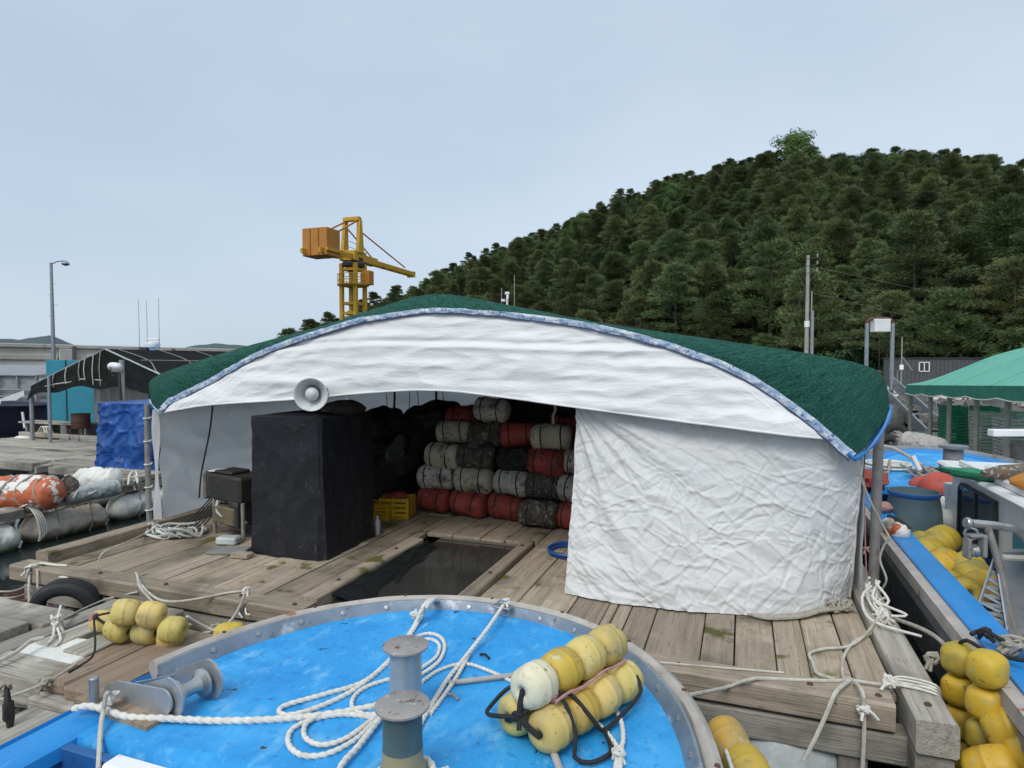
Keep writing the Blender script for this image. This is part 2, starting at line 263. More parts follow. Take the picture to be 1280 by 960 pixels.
class MB:
    def __init__(s): s.v = []; s.f = []
    def add(s, vs, fs):
        o = len(s.v); s.v.extend([Vector(v) for v in vs]); s.f.extend([tuple(i + o for i in f) for f in fs]); return s
    def box(s, c, d, rot=None, ch=0.0, taper=1.0):
        """box of full size d about c; ch chamfers the edges; rot is a Matrix or Euler z angle"""
        c = Vector(c); hx, hy, hz = (x / 2 for x in d)
        M = rot if isinstance(rot, Matrix) else Matrix.Rotation(rot or 0, 3, 'Z')
        ch = min(ch, hx * .9, hy * .9, hz * .9)
        if ch <= 0:
            vs = [c + M @ Vector((x * hx * (taper if z > 0 else 1), y * hy * (taper if z > 0 else 1), z * hz)) for x in (-1, 1) for y in (-1, 1) for z in (-1, 1)]
            return s.add(vs, [(0, 1, 3, 2), (4, 6, 7, 5), (0, 4, 5, 1), (2, 3, 7, 6), (0, 2, 6, 4), (1, 5, 7, 3)])
        vs = []; idx = {}
        for x in (-1, 1):
            for y in (-1, 1):
                for z in (-1, 1):
                    tp = taper if z > 0 else 1
                    for ax in range(3):
                        p = [x * (hx - ch), y * (hy - ch), z * (hz - ch)]; p[ax] += (x, y, z)[ax] * ch
                        idx[(x, y, z, ax)] = len(vs); vs.append(c + M @ Vector((p[0] * tp, p[1] * tp, p[2])))
        fs = []
        for ax in range(3):
            u, v_ = (ax + 1) % 3, (ax + 2) % 3
            for sg in (-1, 1):
                q = []
                for a, b in ((-1, -1), (1, -1), (1, 1), (-1, 1)):
                    k = [0, 0, 0]; k[ax] = sg; k[u] = a; k[v_] = b; q.append(idx[(*k, ax)])
                fs.append(tuple(q) if sg > 0 else tuple(reversed(q)))
            for a in (-1, 1):
                for b in (-1, 1):
                    k0 = [0, 0, 0]; k1 = [0, 0, 0]; k0[ax] = -1; k1[ax] = 1
                    for k in (k0, k1): k[u] = a; k[v_] = b
                    q = (idx[(*k0, u)], idx[(*k1, u)], idx[(*k1, v_)], idx[(*k0, v_)])
                    fs.append(q if a * b > 0 else tuple(reversed(q)))
        for x in (-1, 1):
            for y in (-1, 1):
                for z in (-1, 1):
                    q = tuple(idx[(x, y, z, a)] for a in range(3)); fs.append(q if x * y * z > 0 else tuple(reversed(q)))
        return s.add(vs, fs)
    def b2(s, x0, x1, y0, y1, z0, z1, ch=.008):
        return s.box(((x0 + x1) / 2, (y0 + y1) / 2, (z0 + z1) / 2), (abs(x1 - x0), abs(y1 - y0), abs(z1 - z0)), None, ch)
    def bar(s, p0, p1, w_, h_, ch=0.0, up=(0, 0, 1)):
        p0, p1 = Vector(p0), Vector(p1); d = p1 - p0; y = d.normalized(); u_ = Vector(up)
        if abs(y.dot(u_)) > .98: u_ = Vector((1, 0, 0))
        x = y.cross(u_).normalized(); z = x.cross(y)
        return s.box((p0 + p1) / 2, (w_, d.length, h_), Matrix((x, y, z)).transposed(), ch)
    def ring(s, c, x, y, r, n): return [c + x * math.cos(2 * math.pi * i / n) * r + y * math.sin(2 * math.pi * i / n) * r for i in range(n)]
    def cyl(s, p0, p1, r0, r1=None, n=12, cap=True):
        p0, p1 = Vector(p0), Vector(p1); r1 = r0 if r1 is None else r1
        return s.lathe([(0, r0), ((p1 - p0).length, r1)], p0, p1 - p0, n, cap)
    def lathe(s, prof, c, axis=(0, 0, 1), n=20, cap=True, wob=0):
        a = Vector(axis).normalized(); x = a.orthogonal().normalized(); y = a.cross(x); c = Vector(c); o = len(s.v)
        for h_, r_ in prof:
            for i in range(n):
                t = 2 * math.pi * i / n; k = 1 + (wob * NZ.noise(Vector((h_ * 6, math.cos(t) * 2 + c.x * 3, math.sin(t) * 2 + c.y * 3))) if wob else 0)
                s.v.append(c + a * h_ + (x * math.cos(t) + y * math.sin(t)) * r_ * k)
        for j in range(len(prof) - 1):
            for i in range(n):
                k = (i + 1) % n; s.f.append((o + j * n + i, o + j * n + k, o + (j + 1) * n + k, o + (j + 1) * n + i))
        if cap:
            s.f.append(tuple(o + i for i in reversed(range(n)))); e = o + (len(prof) - 1) * n; s.f.append(tuple(e + i for i in range(n)))
        return s
    def tube(s, pts, r, n=8, step=None, closed=False, lay=False, smooth=True, squash=None):
        step = step or (.06 if callable(r) else r * (.36 if lay else 3))
        P = catmull(pts, step, closed) if smooth else [Vector(p) for p in pts]
        m = len(P); o = len(s.v); T = []
        for i in range(m):
            a, b = (P[(i - 1) % m], P[(i + 1) % m]) if closed else (P[max(i - 1, 0)], P[min(i + 1, m - 1)])
            T.append((b - a).normalized() if (b - a).length > 1e-9 else Vector((0, 0, 1)))
        x = T[0].orthogonal().normalized(); ln = 0
        if lay: n = 12
        for i in range(m):
            x = (x - T[i] * x.dot(T[i])); x = x.normalized() if x.length > 1e-6 else T[i].orthogonal().normalized()
            y = T[i].cross(x)
            if i: ln += (P[i] - P[i - 1]).length
            rr = r(i / (m - 1)) if callable(r) else r
            for k in range(n):
                t = 2 * math.pi * k / n
                q = rr * (.90 + .12 * math.cos(3 * t - ln / rr * 2.3)) if lay else rr
                s.v.append(P[i] + x * math.cos(t) * q + y * math.sin(t) * q)
        for i in range(m if closed else m - 1):
            i2 = (i + 1) % m
            for k in range(n): s.f.append((o + i * n + k, o + i * n + (k + 1) % n, o + i2 * n + (k + 1) % n, o + i2 * n + k))
        if not closed:
            s.f.append(tuple(o + i for i in reversed(range(n)))); s.f.append(tuple(o + (m - 1) * n + i for i in range(n)))
        return s
    def grid(s, nu, nv, fn, wrap=False):
        o = len(s.v)
        for j in range(nv + 1):
            for i in range(nu + (0 if wrap else 1)): s.v.append(Vector(fn(i / nu, j / nv)))
        w_ = nu if wrap else nu + 1
        for j in range(nv):
            for i in range(nu):
                k = (i + 1) % w_ if wrap else i + 1
                s.f.append((o + j * w_ + i, o + j * w_ + k, o + (j + 1) * w_ + k, o + (j + 1) * w_ + i))
        return s
    def ball(s, c, r, n=16, m=10, axis=(0, 0, 1), wob=0.0, seed=0, p=2.0):
        """ellipsoid (r = 3 radii in the frame of axis); p > 2 squares it off"""
        c = Vector(c); a = Vector(axis).normalized(); x = a.orthogonal().normalized(); y = a.cross(x)
        if not hasattr(r, '__len__'): r = (r, r, r)
        def fn(u, v):
            t = 2 * math.pi * u; ph = math.pi * (v - .5); e = 2 / p
            q = lambda k: math.copysign(abs(k) ** e, k)
            d = Vector((q(math.cos(ph)) * q(math.cos(t)), q(math.cos(ph)) * q(math.sin(t)), q(math.sin(ph))))
            k = 1 + (wob * NZ.noise(d * 1.6 + Vector((seed * 7.1, seed * 3.3, seed))) if wob else 0)
            return c + (x * d.x * r[0] + y * d.y * r[1] + a * d.z * r[2]) * k
        return s.grid(n, m, fn, wrap=True)
    def prism(s, outline, off, ch=None):
        """outline: planar 3D points, off: extrusion vector"""
        n = len(outline); o = [Vector(p) for p in outline]; q = [p + Vector(off) for p in o]
        return s.add(o + q, [tuple(reversed(range(n))), tuple(range(n, 2 * n))] + [(i, (i + 1) % n, n + (i + 1) % n, n + i) for i in range(n)])
    def build(s, name, m, parent=None, smooth=40, label=None, uv=None):
        me = bpy.data.meshes.new(name)
        base = wloc(parent) if parent else Vector()
        me.from_pydata([v - base for v in s.v], [], s.f)
        me.materials.append(MATS[m])
        if smooth:
            me.polygons.foreach_set('use_smooth', [True] * len(me.polygons)); me.set_sharp_from_angle(angle=R(smooth))
        me.update()
        if uv:
            ul = me.uv_layers.new(name='UVMap'); vi = [0] * len(me.loops); me.loops.foreach_get('vertex_index', vi); ul.data.foreach_set('uv', [c for i in vi for c in uv[i]])
        o = bpy.data.objects.new(name, me); COL.objects.link(o)
        if parent: o.parent = parent
        if label: o['label'] = label
        return o
def wloc(o):
    v = Vector()
    while o: v = v + Vector(o.location); o = o.parent
    return v
def tag(o, label, cat, group=None, kind=None):
    o['label'] = label
    if cat: o['category'] = cat
    if group: o['group'] = group
    if kind: o['kind'] = kind
    return o
def thing(name, label, cat, loc=(0, 0, 0), group=None):
    o = bpy.data.objects.new(name, None); COL.objects.link(o); o.location = loc; o.empty_display_size = .2
    return tag(o, label, cat, group)
def dup(o, loc=None, rz=None, scale=None, label=None, parent=None):
    c = o.copy(); COL.objects.link(c); c.parent = parent
    if loc is not None: c.location = loc
    if rz is not None: c.rotation_euler = (c.rotation_euler[0], c.rotation_euler[1], rz)
    if scale is not None: c.scale = scale
    if label: c['label'] = label
    for ch in KIDS(o): dup(ch, parent=c)
    return c
def KIDS(o): return [k for k in o.children]
def struct(name, mb, m, smooth=40, kind='structure', label=None):
    o = mb.build(name, m, None, smooth); o['kind'] = kind
    if label: o['label'] = label
    return o
def V(*a): return Vector(a)
def fold(x, y, seed=0.0):             # crumpled cloth: sharp creases on soft folds
    a = 1 - abs(NZ.noise(V(x, y, seed))) * 2
    return a
def rope(name, label, pts, r, m='rope_white', lay=False, cat='rope', n=7, closed=False, step=None):
    P = [V(*p) for p in pts]; low = min(P, key=lambda p: p.z)
    if m == 'rope_white' and not lay: m = 'rope_raft'
    o = MB().tube([p - low for p in P], r, n, lay=lay, closed=closed, step=step).build(name, m); o.location = low
    return tag(o, label, cat)
def knot(mb, c, r, rr, k=4, seed=1):
    q = random.Random(seed); c = V(*c)
    for i in range(k):
        ax = V(q.uniform(-1, 1), q.uniform(-1, 1), q.uniform(-1, 1)).normalized(); x = ax.orthogonal().normalized(); y = ax.cross(x); oc = c + V(q.uniform(-1, 1), q.uniform(-1, 1), q.uniform(-.5, .8)) * r * .35
        mb.tube([oc + (x * math.cos(t) * r * q.uniform(.7, 1.1) + y * math.sin(t) * r * q.uniform(.5, .9)) for t in [j * math.pi / 3 for j in range(6)]], rr, 6, closed=True)
    for i in range(2):
        e = c + V(q.uniform(-1, 1), q.uniform(-1, 1), -.8).normalized() * r * 2.0; mb.tube([c, c.lerp(e, .5) + V(0, 0, r * .3), e], rr, 6)
    return mb

# ================================================================== SETTING
WZ = -.55
mb = MB(); mb.add([(-900, -300, WZ), (900, -300, WZ), (900, 1500, WZ), (-900, 1500, WZ)], [(0, 1, 2, 3)])
struct('water', mb, 'water', smooth=0)

def lerp_tab(tab, x):
    if x <= tab[0][0]: return tab[0][1]
    for (a, b), (c, d) in zip(tab, tab[1:]):
        if x <= c: return b + (d - b) * (x - a) / (c - a)
    return tab[-1][1]
YAW = R(19.8)
def bear(px): return math.atan((px - 640) / FPX) - YAW          # bearing from +Y, clockwise
def pol(px, r): b = bear(px); return V(math.sin(b) * r, math.cos(b) * r, 0)
SKYL = [(200, 447), (330, 432), (370, 414), (430, 390), (500, 362), (575, 326), (640, 297), (700, 270), (770, 241), (850, 213), (920, 195), (975, 186), (1010, 190), (1060, 194), (1110, 184), (1180, 190), (1240, 198), (1280, 220), (1400, 228), (1700, 300), (2200, 330)]
RIDGE = [(200, 205), (370, 195), (600, 180), (800, 170), (1000, 165), (1280, 168), (2200, 190)]
FOOT = [(200, 175), (370, 150), (600, 100), (800, 80), (1000, 68), (1280, 60), (1700, 60), (2200, 80)]
def ridge_z(px):
    r = lerp_tab(RIDGE, px); dep = r * math.cos(math.atan((px - 640) / FPX))
    return max(.5, CAM_H + (450 - lerp_tab(SKYL, px)) / FPX * dep - 6.4)
def hill_at(px, t):                    # t: 0 at the foot, 1 on the ridge, beyond 1 behind it
    r0, r1 = lerp_tab(FOOT, px), lerp_tab(RIDGE, px); r = r0 + (r1 - r0) * t
    p = pol(px, r); zr = ridge_z(px)
    z = zr * (t ** .92 if t < 1 else max(-.1, 1 - (t - 1) ** 1.2 * 1.1)) if t > 0 else 0
    amp = min(1, zr / 14) * min(1, max(0, t) * 4) * (1 - .7 * min(1, abs(t)) ** 4)
    p.z = z + amp * 2.6 * NZ.noise(V(p.x * .035, p.y * .035, 4.2)) + .05
    return p
PXS = [200 + 2000 * i / 110 for i in range(111)]
mb = MB(); mb.grid(110, 44, lambda u, v: hill_at(200 + 2000 * u, v * 1.9))
struct('hill', mb, 'hill_ground', 60)
# far hills on the horizon, seen over the breakwater
for nm, pts, dist in (('distant_hill', [(-260, 424), (-150, 415), (-60, 418), (0, 423), (25, 424), (45, 421), (62, 418.5), (75, 423), (90, 429), (130, 446)], 900),
                      ('distant_hill', [(185, 446), (215, 438), (245, 431), (270, 428.5), (300, 431), (340, 437), (420, 446)], 1000)):
    mb = MB(); n0 = len(pts); P = []
    fine = [(a[0] + (b[0] - a[0]) * k / 5, a[1] + (b[1] - a[1]) * k / 5) for a, b in zip(pts, pts[1:]) for k in range(5)] + [pts[-1]]
    def fh(u, v, fine=fine, dist=dist):
        i = min(len(fine) - 1, int(round(u * (len(fine) - 1)))); px, py = fine[i]
        q = atd(px, 450, dist + (v - .5) * 240); h = max(0, (450 - py) / FPX * dist)
        return V(q.x, q.y, WZ - 2 + (h + 4) * max(0, 1 - abs(2 * v - 1) ** 1.6) + h * .05 * NZ.noise(V(px * .08, v * 5, 3)))
    mb.grid(len(fine) - 1, 12, fh); struct(nm, mb, 'far_hill', 80)

# ------------------------------------------------------------------ trees
def tuft(mb, p, d, ln, w_, q, k=3):
    for i in range(k):
        e = (d + V(q.uniform(-.7, .7), q.uniform(-.7, .7), q.uniform(-.35, .6))).normalized(); sd_ = e.orthogonal().normalized() if q.random() < .5 else e.cross(V(q.uniform(-1, 1), q.uniform(-1, 1), .3)).normalized()
        o = len(mb.v); mb.v += [p - sd_ * w_, p + sd_ * w_, p + e * ln]; mb.f.append((o, o + 1, o + 2))
def pine(seed, h, spread, lean=.05, flat=1.0, dens=1.0):
    q = random.Random(seed); root = thing('pine_tree', 'x', 'tree')
    tr = MB(); bend = V(q.uniform(-1, 1), q.uniform(-1, 1), 0) * lean * h
    axis = lambda t: V(0, 0, h * t) + bend * t * t + V(math.sin(t * 5 + seed), math.cos(t * 4 + seed), 0) * .12 * t
    tr.tube([axis(i / 8) for i in range(9)], lambda t: .17 * (1 - t * .85) * h / 9, 7, step=.8)
    cr = MB(); nl = int(34 * dens)
    for i in range(nl):
        t = .30 + .68 * (i + q.random() * .8) / nl; a = i * 2.4 + q.uniform(-.5, .5)
        reach = spread * (1 - .90 * ((t - .36) / .64) ** (1.6 + 1.4 * (seed % 3) / 2) if t > .36 else .85) * q.uniform(.55, 1.15)
        b0 = axis(t); d = V(math.cos(a), math.sin(a), q.uniform(-.05, .30)); e = b0 + d * reach
        tr.tube([b0, b0.lerp(e, .5) + V(0, 0, -.1), e], lambda s_: .055 * (1 - s_ * .7), 4, step=.9)
        for c, rr in ((e, q.uniform(.45, .8)), (b0.lerp(e, .72) + V(q.uniform(-.5, .5), q.uniform(-.5, .5), .12), q.uniform(.45, .8)), (b0.lerp(e, .42) + V(q.uniform(-.5, .5), q.uniform(-.5, .5), .1), q.uniform(.4, .7))):
            for _ in range(int(135 * rr * dens)):
                z_ = q.gauss(0, .34); r2 = rr * math.sqrt(q.random()); a2 = q.uniform(0, 6.283)
                p = c + V(math.cos(a2) * r2 * 1.25, math.sin(a2) * r2 * 1.25, z_ * flat * .95 * rr + .20 * (rr - r2))
                o_ = (p - b0); o_.z = abs(o_.z) * .3 + .48; o_.normalize()
                tuft(cr, p, o_, q.uniform(.24, .46), q.uniform(.028, .048), q)
    for _ in range(int(150 * dens)):
        t_ = q.uniform(.84, 1.01); p = axis(min(1, t_)) + V(q.gauss(0, .42) * (1.25 - t_) * 3.4, q.gauss(0, .42) * (1.25 - t_) * 3.4, 0); tuft(cr, p, V(0, 0, 1), .42, .05, q)
    tr.build('trunk', 'bark', root); cr.build('crown', 'needles', root, smooth=0); return root
def leafy(seed, h, spread, m, name='broadleaf_tree', base=.28, n=3400, sz=.26, trunk=True, blobs=16):
    q = random.Random(seed); root = thing(name, 'x', 'tree' if trunk else 'shrub')
    cr = MB(); tr = MB(); B = []
    for i in range(blobs):
        t = q.random(); a = q.uniform(0, 6.283); rr = spread * math.sqrt(q.random()) * (1 - .55 * max(0, t - .45) / .55)
        B.append((V(math.cos(a) * rr, math.sin(a) * rr, h * (base + (1 - base) * .9 * t)), spread * q.uniform(.26, .44)))
    if trunk:
        tr.tube([(0, 0, -.3), (.1, 0, h * .3), (-.05, .1, h * .75)], lambda t: .16 * (1 - .8 * t) * h / 8, 7, step=.8)
        for c, _ in B[:9]: tr.tube([(0, 0, h * .3), c * .55 + V(0, 0, h * .14), c], lambda t: .06 * (1 - .8 * t), 4, step=1)
    else:
        for c, _ in B[:6]: tr.tube([(0, 0, -.1), c * .5, c], .03, 4, step=.6)
    for i in range(n):
        c, r_ = B[q.randrange(len(B))]; d = V(q.gauss(0, 1), q.gauss(0, 1), q.gauss(0, 1)).normalized(); k = q.random() ** .45
        p = c + V(d.x, d.y, d.z * .75) * r_ * k; nn = (d + V(q.uniform(-.7, .7), q.uniform(-.7, .7), q.uniform(0, .9))).normalized()
        x = nn.orthogonal().normalized(); x.rotate(Matrix.Rotation(q.uniform(0, 6.28), 3, nn)); y = nn.cross(x); s_ = sz * q.uniform(.5, 1.2)
        o = len(cr.v); cr.v += [p - x * s_ * .5, p + y * s_ * .32, p + x * s_ * .6, p - y * s_ * .32]; cr.f.append((o, o + 1, o + 2, o + 3))
    tr.build('trunk' if trunk else 'stem', 'bark', root); cr.build('crown', m, root, smooth=0); return root

PROTO = [pine(11, 9.5, 3.5), pine(12, 8.6, 3.8, .10), pine(13, 10.6, 3.2, .03), pine(14, 9.0, 4.0, .14), pine(15, 7.6, 3.5, .08), pine(16, 11.2, 3.6, .06, .8, .9), pine(17, 9.4, 3.2, .2, .8, .85), pine(18, 8.2, 3.9, .05), pine(19, 10.0, 3.0, .12, 1, .9)]
BRO = [leafy(21, 8.0, 3.2, 'leaves'), leafy(22, 7.0, 3.0, 'leaves_dark'), leafy(23, 6.2, 2.8, 'leaves')]
BUSH = [leafy(31, 3.4, 2.6, 'leaves_dark', 'shrub', .02, 2400, .24, False, 14), leafy(32, 2.8, 2.3, 'leaves_dark', 'shrub', .02, 2000, .24, False, 12), leafy(33, 3.2, 2.3, 'leaves', 'shrub', .02, 2000, .24, False, 12)]
used = set()
def place(proto, loc, rz, sc, label, group):
    if id(proto) not in used: used.add(id(proto)); o = proto; o.location = loc; o.rotation_euler = (0, 0, rz); o.scale = sc
    else: o = dup(proto, loc, rz, sc)
    o['label'] = label
    if group: o['group'] = group
    elif 'group' in o: del o['group']
    return o
q = random.Random(5); spots = []
def ok(p, dmin):
    return all((p.x - s.x) ** 2 + (p.y - s.y) ** 2 > dmin * dmin for s in spots)
def put(px, t, dmin):
    p = hill_at(px, t)
    if ok(p, dmin): spots.append(p); return p
    return None
npine = 0
def do_pine(p, t):
    global npine
    k = (q.uniform(.80, 1.15) if t < .22 else q.uniform(.58, .92)) * (1.0 if t < .8 else .80)
    if p.z < 3 and t > .5: k *= .8
    lab, grp = ('dark green pine on the skyline of the wooded hill', 'pines along the ridge') if t > .86 else (('olive green pine in the hillside wood', 'pines on the hillside') if t > .22 else ('tall pine at the foot of the wooded hill', 'pines at the foot of the hill'))
    px_ = 640 + FPX * math.tan(math.atan2(p.x, p.y) + YAW)
    lab += ' ' + ('behind the crane jib' if px_ < 640 else 'above the tent' if px_ < 930 else 'by the utility pole' if px_ < 1070 else 'above the green canopy')
    place(PROTO[q.randrange(9)], p - V(0, 0, .2), q.uniform(0, 6.28), (k * q.uniform(.9, 1.12), k * q.uniform(.9, 1.12), k), lab, grp); npine += 1
# the ridge first, then the slope
for i in range(240):
    px = 355 + (1345 - 355) * i / 239; p = put(px, q.uniform(.94, 1.01), 4.2)
    if p: do_pine(p, .95)
tries = 0
while npine < 292 and tries < 12000:
    tries += 1; t = q.random() ** 1.5 * .94; px = 360 + (1360 - 360) * q.random()
    if px < 500 and t < .3: continue
    p = put(px, t, 4.3)
    if p:
        if q.random() < (.13 if t > .3 else .22) and t < .85:
            place(BRO[q.randrange(3)], p - V(0, 0, .1), q.uniform(0, 6.28), (1, 1, q.uniform(.85, 1.1)), 'rounded broadleaf tree among the pines of the hillside', 'broadleaf trees on the hillside')
        else: do_pine(p, t)
print('pines', npine, 'tries', tries)
# past the 300 that show largest, the rest of the wood is one mass of further pines
more = []; q3 = random.Random(31)
def far_ok(p, d): return ok(p, d) and all((p.x - s.x) ** 2 + (p.y - s.y) ** 2 > d * d for s in more)
for i in range(420):
    p = hill_at(345 + 1400 * i / 419, q3.uniform(.90, 1.03))
    if far_ok(p, 1.9): more.append(p)
for i in range(6800):
    t = q3.random() ** .8; px = 360 + 1380 * q3.random()
    if px < 500 and t < .25: continue
    p = hill_at(px, t)
    if far_ok(p, 2.7): more.append(p)
print('forest', len(more))
fm = bpy.data.meshes.new('forest'); fm.from_pydata([p - V(0, 0, .25) for p in more], [], [])
fo_ = bpy.data.objects.new('forest', fm); COL.objects.link(fo_); fo_['kind'] = 'stuff'; fo_['label'] = 'dense mass of further pines filling the wooded hillside'
pc = bpy.data.collections.new('forest_crowns')
for P_ in PROTO: pc.objects.link(KIDS(P_)[1] if KIDS(P_)[1].name.startswith('crown') else KIDS(P_)[0])
ng = bpy.data.node_groups.new('forest', 'GeometryNodeTree'); ng.interface.new_socket('Geometry', in_out='INPUT', socket_type='NodeSocketGeometry'); ng.interface.new_socket('Geometry', in_out='OUTPUT', socket_type='NodeSocketGeometry')
gi, go_ = ng.nodes.new('NodeGroupInput'), ng.nodes.new('NodeGroupOutput'); iop = ng.nodes.new('GeometryNodeInstanceOnPoints'); ci_ = ng.nodes.new('GeometryNodeCollectionInfo')
ci_.inputs['Collection'].default_value = pc; ci_.inputs['Separate Children'].default_value = True; ci_.inputs['Reset Children'].default_value = True
rv = ng.nodes.new('FunctionNodeRandomValue'); rv.data_type = 'FLOAT_VECTOR'; rv.inputs[0].default_value = (0, 0, 0); rv.inputs[1].default_value = (.12, .12, 6.28)
rs = ng.nodes.new('FunctionNodeRandomValue'); rs.data_type = 'FLOAT_VECTOR'; rs.inputs[0].default_value = (.46, .46, .36); rs.inputs[1].default_value = (.80, .80, .64); rs.inputs['Seed'].default_value = 5
er = ng.nodes.new('FunctionNodeEulerToRotation'); iop.inputs['Pick Instance'].default_value = True
Lk = ng.links.new; Lk(gi.outputs[0], iop.inputs['Points']); Lk(ci_.outputs[0], iop.inputs['Instance']); Lk(rv.outputs[0], er.inputs[0]); Lk(er.outputs[0], iop.inputs['Rotation']); Lk(rs.outputs[0], iop.inputs['Scale']); Lk(iop.outputs[0], go_.inputs[0])
fo_.modifiers.new('forest', 'NODES').node_group = ng
nb = 0
for i in range(60):
    px = 400 + 950 * i / 59; p = hill_at(px, q.uniform(.94, 1.0)); place(BUSH[q.randrange(3)], p, q.uniform(0, 6.28), (1.2, 1.2, q.uniform(.8, 1.2)), 'dense dark shrub filling the gaps under the ridge pines', 'shrubs along the ridge')
for i in range(400):
    px = 620 + 720 * q.random(); t = q.uniform(-.015, .12); p = put(px, t, 2.6)
    if p and nb < 75:
        nb += 1; place(BUSH[q.randrange(3)], p - V(0, 0, .3), q.uniform(0, 6.28), (q.uniform(.9, 1.3),) * 3, 'low dark green shrub under the pines at the hill foot', 'shrubs at the foot of the hill')
# undergrowth between the trunks: one uncountable mass of twigs and leaves
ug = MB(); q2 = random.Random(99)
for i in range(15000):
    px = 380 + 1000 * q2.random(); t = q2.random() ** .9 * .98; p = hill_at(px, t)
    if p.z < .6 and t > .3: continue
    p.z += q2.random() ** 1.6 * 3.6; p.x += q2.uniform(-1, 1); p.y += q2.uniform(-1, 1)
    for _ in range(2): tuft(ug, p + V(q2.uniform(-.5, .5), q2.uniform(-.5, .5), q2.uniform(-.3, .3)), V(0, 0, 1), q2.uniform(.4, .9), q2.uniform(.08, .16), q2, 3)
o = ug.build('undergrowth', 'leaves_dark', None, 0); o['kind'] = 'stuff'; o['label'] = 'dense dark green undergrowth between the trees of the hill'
bt = leafy(41, 9.5, 4.2, 'leaves_bright', n=5200, sz=.34, blobs=22, base=.12)
bt.location = hill_at(992, .90) + V(0, 0, .4); bt.scale = (1.5, 1.5, 1.25); bt['label'] = 'bright fresh green broadleaf tree rising above the hilltop'
bt2 = dup(bt, hill_at(1032, .46), 1.0, (.62, .62, .62), 'light green broadleaf tree among dark pines halfway up the slope')

# ------------------------------------------------------------------ quay on the right, riprap and ramp
QZ = .25
def cam_dir(px, dep): q_ = atd(px, 450, dep); return V(q_.x, q_.y, 0)
mb = MB()
qp = [V(4.0, 33.0, 0), V(60, 42.0, 0), V(90, 90, 0), V(-8, 90, 0), V(-2, 34, 0)]
mb.prism([V(p.x, p.y, WZ - 1) for p in qp], (0, 0, QZ - WZ + 1)); struct('quay', mb, 'concrete', 30)
mb = MB(); mb.prism([V(4.0, 32.7, QZ - .02), V(60, 41.7, QZ - .02), V(60, 42.2, QZ - .02), V(4.0, 33.2, QZ - .02)], (0, 0, .22)); struct('kerb', mb, 'concrete', 30)
q = random.Random(9)
for i in range(64):
    u = q.random(); x = 1.5 + u * 16; y = 32.3 + (x - 4) * .16 - q.random() * 5.0; s_ = q.uniform(.45, .95)
    z = WZ + .1 + max(0, (y - 27.5 - (x - 4) * .16) / 5) * .75
    mb = MB(); mb.ball((0, 0, 0), (s_, s_ * q.uniform(.6, .9), s_ * q.uniform(.5, .75)), 9, 6, (q.uniform(-.5, .5), q.uniform(-.5, .5), 1), .55, i, 2.6)
    o = mb.build('rock', 'rock', None, 18); o.location = (x, y, z); tag(o, 'grey angular boulder in the riprap below the quay', 'rock', 'riprap boulders below the quay')
# galvanised ramp from the quay down to the rafts
rp_ = thing('gangway', 'galvanised steel gangway sloping down from the quay to the rafts', 'gangway', (3.7, 27, 0))
a0, a1 = atd(1104, 478, 30), atd(1172, 543, 23)
sd_ = V(.9, .35, 0).normalized() * .45
for sgn in (-1, 1):
    MB().bar(a0 + sd_ * sgn, a1 + sd_ * sgn, .07, .55, .01).build('side_beam', 'galv', rp_)
for k in range(12):
    p = a0.lerp(a1, (k + .5) / 12); MB().bar(p - sd_ - V(0, 0, .1), p + sd_ - V(0, 0, .1), .5, .04).build('tread', 'galv', rp_)
MB().bar(a1 + V(0, 0, .06), a1 + (a1 - a0).normalized() * .8 + V(0, 0, -.1), .9, .04).build('landing_plate', 'aluminium', rp_)
for k in (.1, .45, .8):
    p = a0.lerp(a1, k) + sd_; MB().cyl(p, p + V(0, 0, .75), .025).build('rail_post', 'galv', rp_)

# hoist frame with a white box
hf = thing('hoist_frame', 'steel hoist frame of two poles with a white box between their bent tops', 'hoist', cam_dir(1100, 29) + V(0, 0, QZ))
pa, pb = atd(1084, 400, 29), atd(1116, 400, 29); g0 = hf.location.z - .3
for p in (pa, pb): MB().tube([V(p.x, p.y, g0), V(p.x, p.y, p.z - .5), V(p.x, p.y, p.z - .15)], .09, 10).build('pole', 'galv', hf)
MB().tube([pa - V(0, 0, .18), pa + (pb - pa) * .06, pa.lerp(pb, .2) + V(0, 0, .05), pa.lerp(pb, .8) + V(0, 0, .05), pb + (pa - pb) * .06, pb - V(0, 0, .18)], .085, 10).build('crossbar', 'rust', hf)
pm = pa.lerp(pb, .5); rotm = Matrix((( pb - pa).normalized(), V(0, 0, 1).cross((pb - pa).normalized()), V(0, 0, 1))).transposed()
MB().box(pm + V(0, 0, -.25) + (pb - pa) * .02, (.72, .4, .58), rotm, .02).build('hoist_box', 'white_paint', hf)
MB().tube([pm - V(0, 0, .5), pm - V(0, 0, 2.2)], .012, 5, smooth=False).build('chain', 'dark_metal', hf)
MB().lathe([(0, .02), (.06, .12), (.25, .16), (.33, .03)], pm - V(0, 0, 2.6), n=10).build('hook_block', 'rust', hf)

